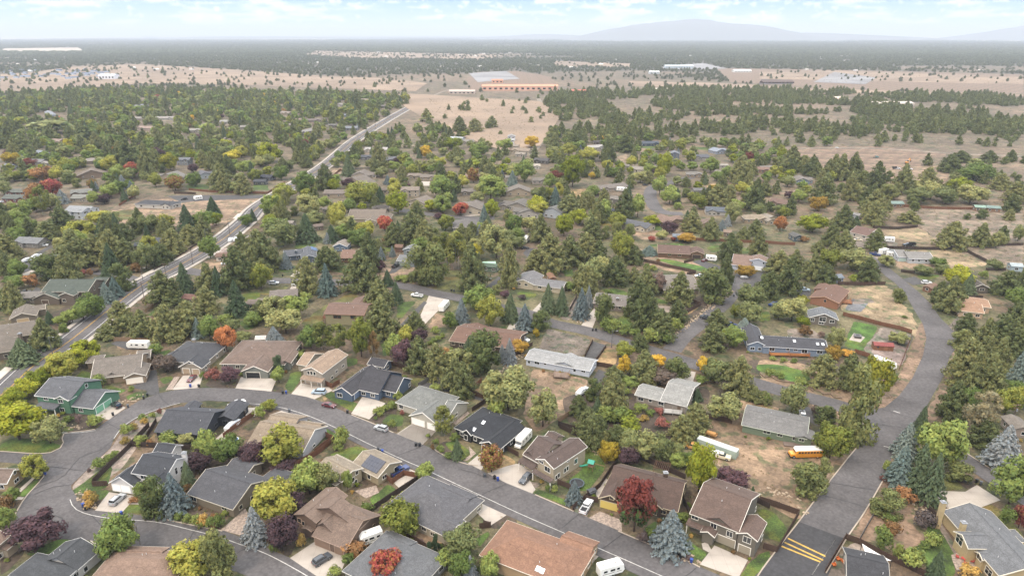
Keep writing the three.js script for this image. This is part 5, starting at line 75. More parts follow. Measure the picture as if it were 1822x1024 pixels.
const MID = [["r",-133.9,-516.5,0.0,23.4,"#a89a88","#8d8074",2.9],["f",-131.9,-587.4,0.08,16.4,"#b4a899","#8c8074",2.9],["f",-131.3,-555.9,0.6,25.6,"#b0a290","#8a7d70",2.9],["r",-78.8,-517.9,0.0,14.5,"#b3a898","#9a8c80",5.2,"tan two-storey house","tan two-storey house above the close"],["r",-72.2,-580.4,0.0,13.7,"#a89a88","#8f8274",2.9],["r",-84.8,-586.7,0.0,12.3,"#a89a88","#95887a",2.9],["f",-69.8,-483.8,0.44,17.9,"#b8ae9e","#93867a",2.9],["r",-88.1,-496.9,0.49,10.0,"#a89a88","#93867a",2.9],["f",-29.4,-462.8,0.0,19.1,"#c3b8a6","#8b7f74",2.9,"cream gable house","cream-gabled house with a wide garage at the close"],["h",-2.3,-475.8,0.19,15.8,"#8d8478","#7d746c",2.9],["r",-33.8,-523.2,0.0,11.8,"#8d8478","#8a8076",2.9],["r",-33.1,-580.4,0.0,14.9,"#a08a78","#a08575",2.9,"terracotta bungalow","terracotta-roofed bungalow behind the red tree"],["r",-0.3,-578.5,0.0,11.1,"#a89f92","#8d867c",2.9],["r",-144.7,-728.4,0.0,24.6,"#b8b0a4","#c4c0bc",2.9,"long pale house","long pale-roofed house beside the arterial"],["r",-145.6,-683.1,0.0,11.6,"#6d7078","#5d6068",2.9],["r",-117.5,-670.5,-0.69,13.0,"#8d8a88","#76777c",2.9],["r",-212.6,-906.5,0.0,21.7,"#7d8084","#8d9196",2.9,"grey roadside house","grey house left of the arterial near its far end"],["r",-354.8,-1088.5,0.53,20.7,"#a89a88","#a49a90",2.9],["r",-308.2,-997.8,0.0,12.4,"#a08c7c","#a08d82",2.9],["r",-281.4,-990.9,-0.17,19.9,"#8d7f74","#84766c",2.9],["r",-257.3,-874.3,-1.17,29.6,"#8d8178","#a09c98",2.9,"low grey house","low grey house in the left suburb"],["r",-239.6,-933.6,-0.24,13.2,"#7d7468","#7c7872",2.9],["r",-274.2,-1310.7,0.0,16.2,"#9a8d80","#a2948a",2.9],["r",-216.8,-1191.5,0.0,17.2,"#8a8078","#7c756e",2.9,"last roadside house","dark small house near the end of the arterial"],["r",-239.7,-1189.1,0.0,9.8,"#b8b2aa","#b4aea8",2.9],["f",-301.5,-1216.7,0.0,12.5,"#b8b0a8","#a49c94",2.9],["r",-252.3,-1059.2,0.0,9.9,"#8d98a4","#9aa0aa",2.9],["r",-66.4,-807.7,0.36,16.8,"#b8bcc0","#d0d2d4",2.9],["r",-51.4,-784.9,-0.3,18.6,"#a8a098","#9a948c",2.9],["f",-0.6,-809.7,0.0,9.7,"#d4d6da","#b4b0ac",5.2,"white tall house","white tall house by the bright yellow tree"],["r",1.6,-753.8,0.29,10.8,"#b8b0a4","#a89c90",2.9],["r",-304.7,-939.8,0.0,11.7,"#8d8178","#a09890",2.9],["r",-212.4,-580.1,0.25,12.6,"#5a5d66","#4b4e58",2.9],["r",-102.0,-529.5,0.0,8.5,"#a29585","#7e7066",2.9],["h",-92.4,-468.9,-0.18,12.0,"#6a6058","#5c544e",2.9],["r",8.7,-722.2,0.35,19.4,"#b8ac9c","#a49586",2.9],["r",27.7,-661.9,0.28,14.4,"#5a5450","#5e5a58",2.9],["r",23.0,-566.2,0.0,12.7,"#a8a098","#8d857c",2.9],["f",5.0,-521.6,0.0,19.7,"#b0a290","#8d8276",2.9],["f",3.5,-473.9,0.32,16.7,"#a29a90","#7e766e",2.9],["f",11.6,-453.5,0.25,16.2,"#b0aaa2","#847c74",2.9],["f",27.1,-453.2,0.56,15.2,"#b4b8ba","#84827e",4.5],["r",82.3,-538.4,-0.48,27.4,"#b0a496","#8d8278",2.9,"camper-side house","tan house behind the two campers"],["h",76.5,-498.1,-0.2,11.9,"#8d8478","#938a80",2.9],["r",76.6,-424.5,0.74,23.6,"#c8bfae","#6c6e74",2.9,"slate-roofed ranch","cream ranch with slate roof on yellow-green grass"],["r",113.1,-616.0,0.35,14.5,"#c8c0b4","#a49c92",2.9],["h",160.2,-593.9,0.09,13.9,"#9a8a78","#8d867e",2.9,"grey hip house","grey hip-roofed house right of the upper street"],["r",188.8,-681.8,-0.14,18.4,"#a8a29a","#6a6c74",2.9],["f",163.5,-688.7,0.17,10.2,"#6b7484","#8a8d94",5.0,"slate tall house","tall slate-blue house before the juniper woods"],["r",156.0,-772.3,-0.11,19.5,"#4d5a6c","#56606e",2.9,"blue longhouse","long blue house at the edge of the juniper woods"],["r",97.8,-784.3,0.0,10.4,"#6b6058","#5c5450",2.9,"brown cabin","small brown cabin at the wood edge"],["r",91.9,-744.2,-0.43,19.4,"#b8b4ae","#c0bcb8",2.9],["f",219.7,-718.5,-0.36,13.3,"#9aa0ac","#a4aab4",2.9],["r",143.0,-460.2,0.16,17.6,"#b4b0a8","#6a717c",2.9,"pale slate ranch","pale ranch with long slate-blue roof"],["h",163.0,-439.5,0.04,17.1,"#a08f78","#a89a86",2.9],["f",106.9,-430.6,-0.54,14.2,"#9a8268","#9a7c6c",2.9],["f",125.4,-423.5,-0.48,15.2,"#a8947c","#8f7668",2.9],["r",148.0,-527.6,-0.15,10.8,"#8a857e","#7c7a78",2.9],["r",163.5,-479.3,-0.13,9.9,"#b8b8b8","#8d9098",2.9],["r",226.9,-614.9,0.21,13.7,"#8f6f5c","#9a7564",2.9],["r",105.6,-634.8,0.54,7.2,"#a49c94","#958d84",2.9],["r",20.5,-632.9,0.0,12.1,"#c8c4bc","#c4bcb0",2.9],["r",-1.5,-784.4,0.0,9.4,"#d4d4d4","#c8c8c8",5.0],["r",7.7,-700.1,0.41,11.2,"#b4aca2","#a89e92",2.9],["r",71.0,-461.6,0.65,6.8,"#3c4252","#4a505c",2.9],["r",184.5,-606.3,0.47,7.6,"#8a7c70","#a0988e",2.9],["r",131.5,-629.3,0.0,4.0,"#a09890","#968e86",2.9],["r",198.6,-636.7,0.0,8.1,"#b8b4ac","#b4ada4",2.9],["r",193.8,-484.8,0.81,16.7,"#8d7a6c","#8a6a5c",2.9,"brown pine ranch","brown-roofed ranch under tall pines"],["f",243.5,-565.3,0.15,11.8,"#7d8a94","#8d837a",2.9,"blue pine house","blue-grey house under tall pines"],["r",234.4,-619.5,-0.15,14.8,"#9a5a4a","#8d8680",2.9],["r",232.1,-450.9,0.74,7.6,"#c8c8c8","#a09c98",2.9],["r",279.3,-483.1,0.0,9.9,"#917259","#93a79f",2.9,"green-roofed shed","long orange shed with pale green roof"],["r",332.1,-472.1,0.23,7.5,"#8f6f56","#a4bcae",2.9],["r",340.2,-470.0,0.29,8.9,"#8f6f56","#93a79f",2.9,"green-roofed barn","orange barn with pale green roof at the sage field"],["r",169.6,-446.6,1.3,10.1,"#b4a892","#a89e92",2.9],["h",-258.8,-480.9,0.15,29.9,"#d0ccc4","#54565c",2.9,"charcoal new house","new pale house with charcoal hip roof on the brown field"],["h",-244.2,-483.1,-0.49,9.5,"#c8c4bc","#585a60",2.9],["r",-297.7,-454.6,0.16,18.4,"#d4d6d8","#a8a9aa",5.0,"white hillside house","white two-storey house with grey roof among leafy trees"],["r",-333.2,-519.3,-0.39,15.0,"#6d5a4c","#8a8a84",2.9],["r",-322.1,-500.2,0.0,17.0,"#a49c8e","#94948c",2.9],["r",-386.6,-521.6,0.0,13.5,"#6a3c38","#747a70",2.9],["r",-371.3,-499.3,0.09,21.4,"#744440","#6f756c",2.9,"dark red house","low dark red house with green-grey roof at the picture edge"],["f",-365.5,-590.3,-0.49,23.3,"#8a7664","#8d7c6c",2.9,"broad brown house","broad brown house in front of tall pines"],["f",-294.2,-576.3,0.21,21.3,"#a49888","#8f8a84",2.9],["f",-266.0,-589.0,-0.66,13.8,"#b8bcc0","#6d6f76",2.9,"pale gable house","pale house with a windowed front gable and slate roof"],["r",-210.4,-562.0,0.0,10.8,"#4b4e55","#4f525a",2.9],["r",-315.5,-654.2,0.0,12.8,"#8d9298","#7c8088",5.0],["r",-460.8,-655.1,0.08,19.5,"#8a857e","#8f8d8c",2.9,"grey twin-roof house","grey-roofed house behind the red tree"],["r",-441.7,-648.1,0.0,11.3,"#b8b2a8","#a8a39c",2.9],["r",-544.1,-1013.9,0.17,21.5,"#9a9088","#a09a94",2.9],["r",-507.9,-1017.5,-0.14,26.4,"#c0bcb6","#b0aaa4",2.9,"pale forest house","pale long house in the middle of the forest suburb"],["f",-630.9,-1191.5,0.0,17.2,"#b8b8b8","#a0a0a4",2.9,"white forest house","white house high in the forest suburb"],["r",-404.4,-882.3,-0.16,18.0,"#b0aaa0","#a8a49c",2.9,"low pale bungalow","low pale bungalow beside the dome-shaped green tree"],["r",-353.2,-918.4,-0.23,13.0,"#a09890","#9c968e",2.9],["r",-401.2,-973.8,-0.22,15.2,"#a8a49e","#acaaa4",2.9],["r",-406.6,-659.9,-0.52,16.0,"#94887c","#a09890",2.9],["r",-490.3,-706.9,0.57,16.8,"#b0b4ba","#9aa0a8",2.9],["r",-469.3,-630.4,0.41,13.0,"#9a9ea4","#8d9298",2.9],["r",-714.4,-1074.0,0.9,77.1,"#a8acb4","#a0a4ac",2.9],["r",-340.0,-810.6,0.0,7.1,"#b4aca2","#a49c92",2.9],["r",-525.5,-790.5,0.36,16.2,"#a08c80","#a8968a",2.9],["r",-478.3,-905.8,0.27,27.3,"#b8a69c","#b09c90",2.9],["r",-286.4,-384.6,0.17,17.1,"#8a8680","#8c8d8e",2.9],["r",-250.7,-356.9,-0.34,7.8,"#7a7068","#8a8a88",2.9],["r",-216.9,-378.7,0.0,6.3,"#6a6058","#4d525e",2.9],["r",-210.6,-386.8,0.14,11.1,"#6a6058","#565a64",2.9],["r",-159.3,-358.8,-0.14,9.2,"#d8d0c4","#8f6c5c",2.9],["f",-157.4,-391.7,0.11,8.6,"#dcdcdc","#a89c94",2.9],["r",-117.4,-287.8,0.11,8.1,"#7a6858","#8a7a6e",2.9],["r",-150.6,-294.6,0.24,7.8,"#7a5a4c","#8a5e50",2.9],["r",-224.4,-295.9,-0.08,12.2,"#8d8680","#8d8680",2.9],["r",-298.0,-451.0,0.27,15.2,"#c8ccd0","#a8aaac",5.0],["r",-107.0,-297.8,-0.22,13.0,"#8a7f76","#8d8078",2.9],["r",-116.2,-289.1,0.37,4.9,"#8a7f76","#94867a",2.9],["r",-128.8,-466.7,-0.25,8.4,"#a89a8a","#8f8378",2.9],["r",-123.2,-421.6,-0.56,6.6,"#8d7c70","#8a766a",2.9],["r",-146.5,-429.6,0.22,8.3,"#a8a098","#a09890",2.9],["r",-2.7,-477.4,-0.17,12.8,"#5c5450","#4a4644",2.9],["f",-26.2,-474.1,0.0,11.8,"#b4a898","#8d8278",2.9],["r",-12.0,-340.7,0.3,8.1,"#6b7c6a","#5f7560",2.9],["r",-65.4,-375.6,0.12,4.7,"#7a5a48","#8f6a56",2.9],["f",20.6,-322.9,-0.18,3.7,"#9a6a4c","#a0714f",2.9],["r",99.6,-397.9,0.2,4.7,"#7c8692","#8a929c",2.9],["r",133.3,-407.2,0.32,5.2,"#8a7a6c","#a08a78",2.9],["r",70.9,-460.4,0.26,8.0,"#3c4252","#4a505c",2.9],["r",163.9,-323.1,-0.14,7.8,"#7c8490","#8a929c",2.9],["r",157.2,-329.7,0.28,4.1,"#a8b0b4","#98a0a4",2.9],["f",173.9,-397.1,-0.1,6.4,"#56666c","#6c6a66",2.9],["f",230.9,-448.4,0.36,5.5,"#b4b8ba","#a0a0a0",2.9],["r",267.3,-341.3,0.2,6.2,"#b4c0c4","#c8d0d2",2.9],["r",166.5,-437.9,1.17,8.1,"#b4a892","#a89e92",2.9],["f",202.1,-310.9,0.93,5.0,"#8c6650","#96705a",2.2],["r",246.2,-280.4,1.21,5.4,"#8a8078","#8f857a",2.9],["f",158.9,-182.8,0.14,6.0,"#9c9084","#8f8478",2.9]];
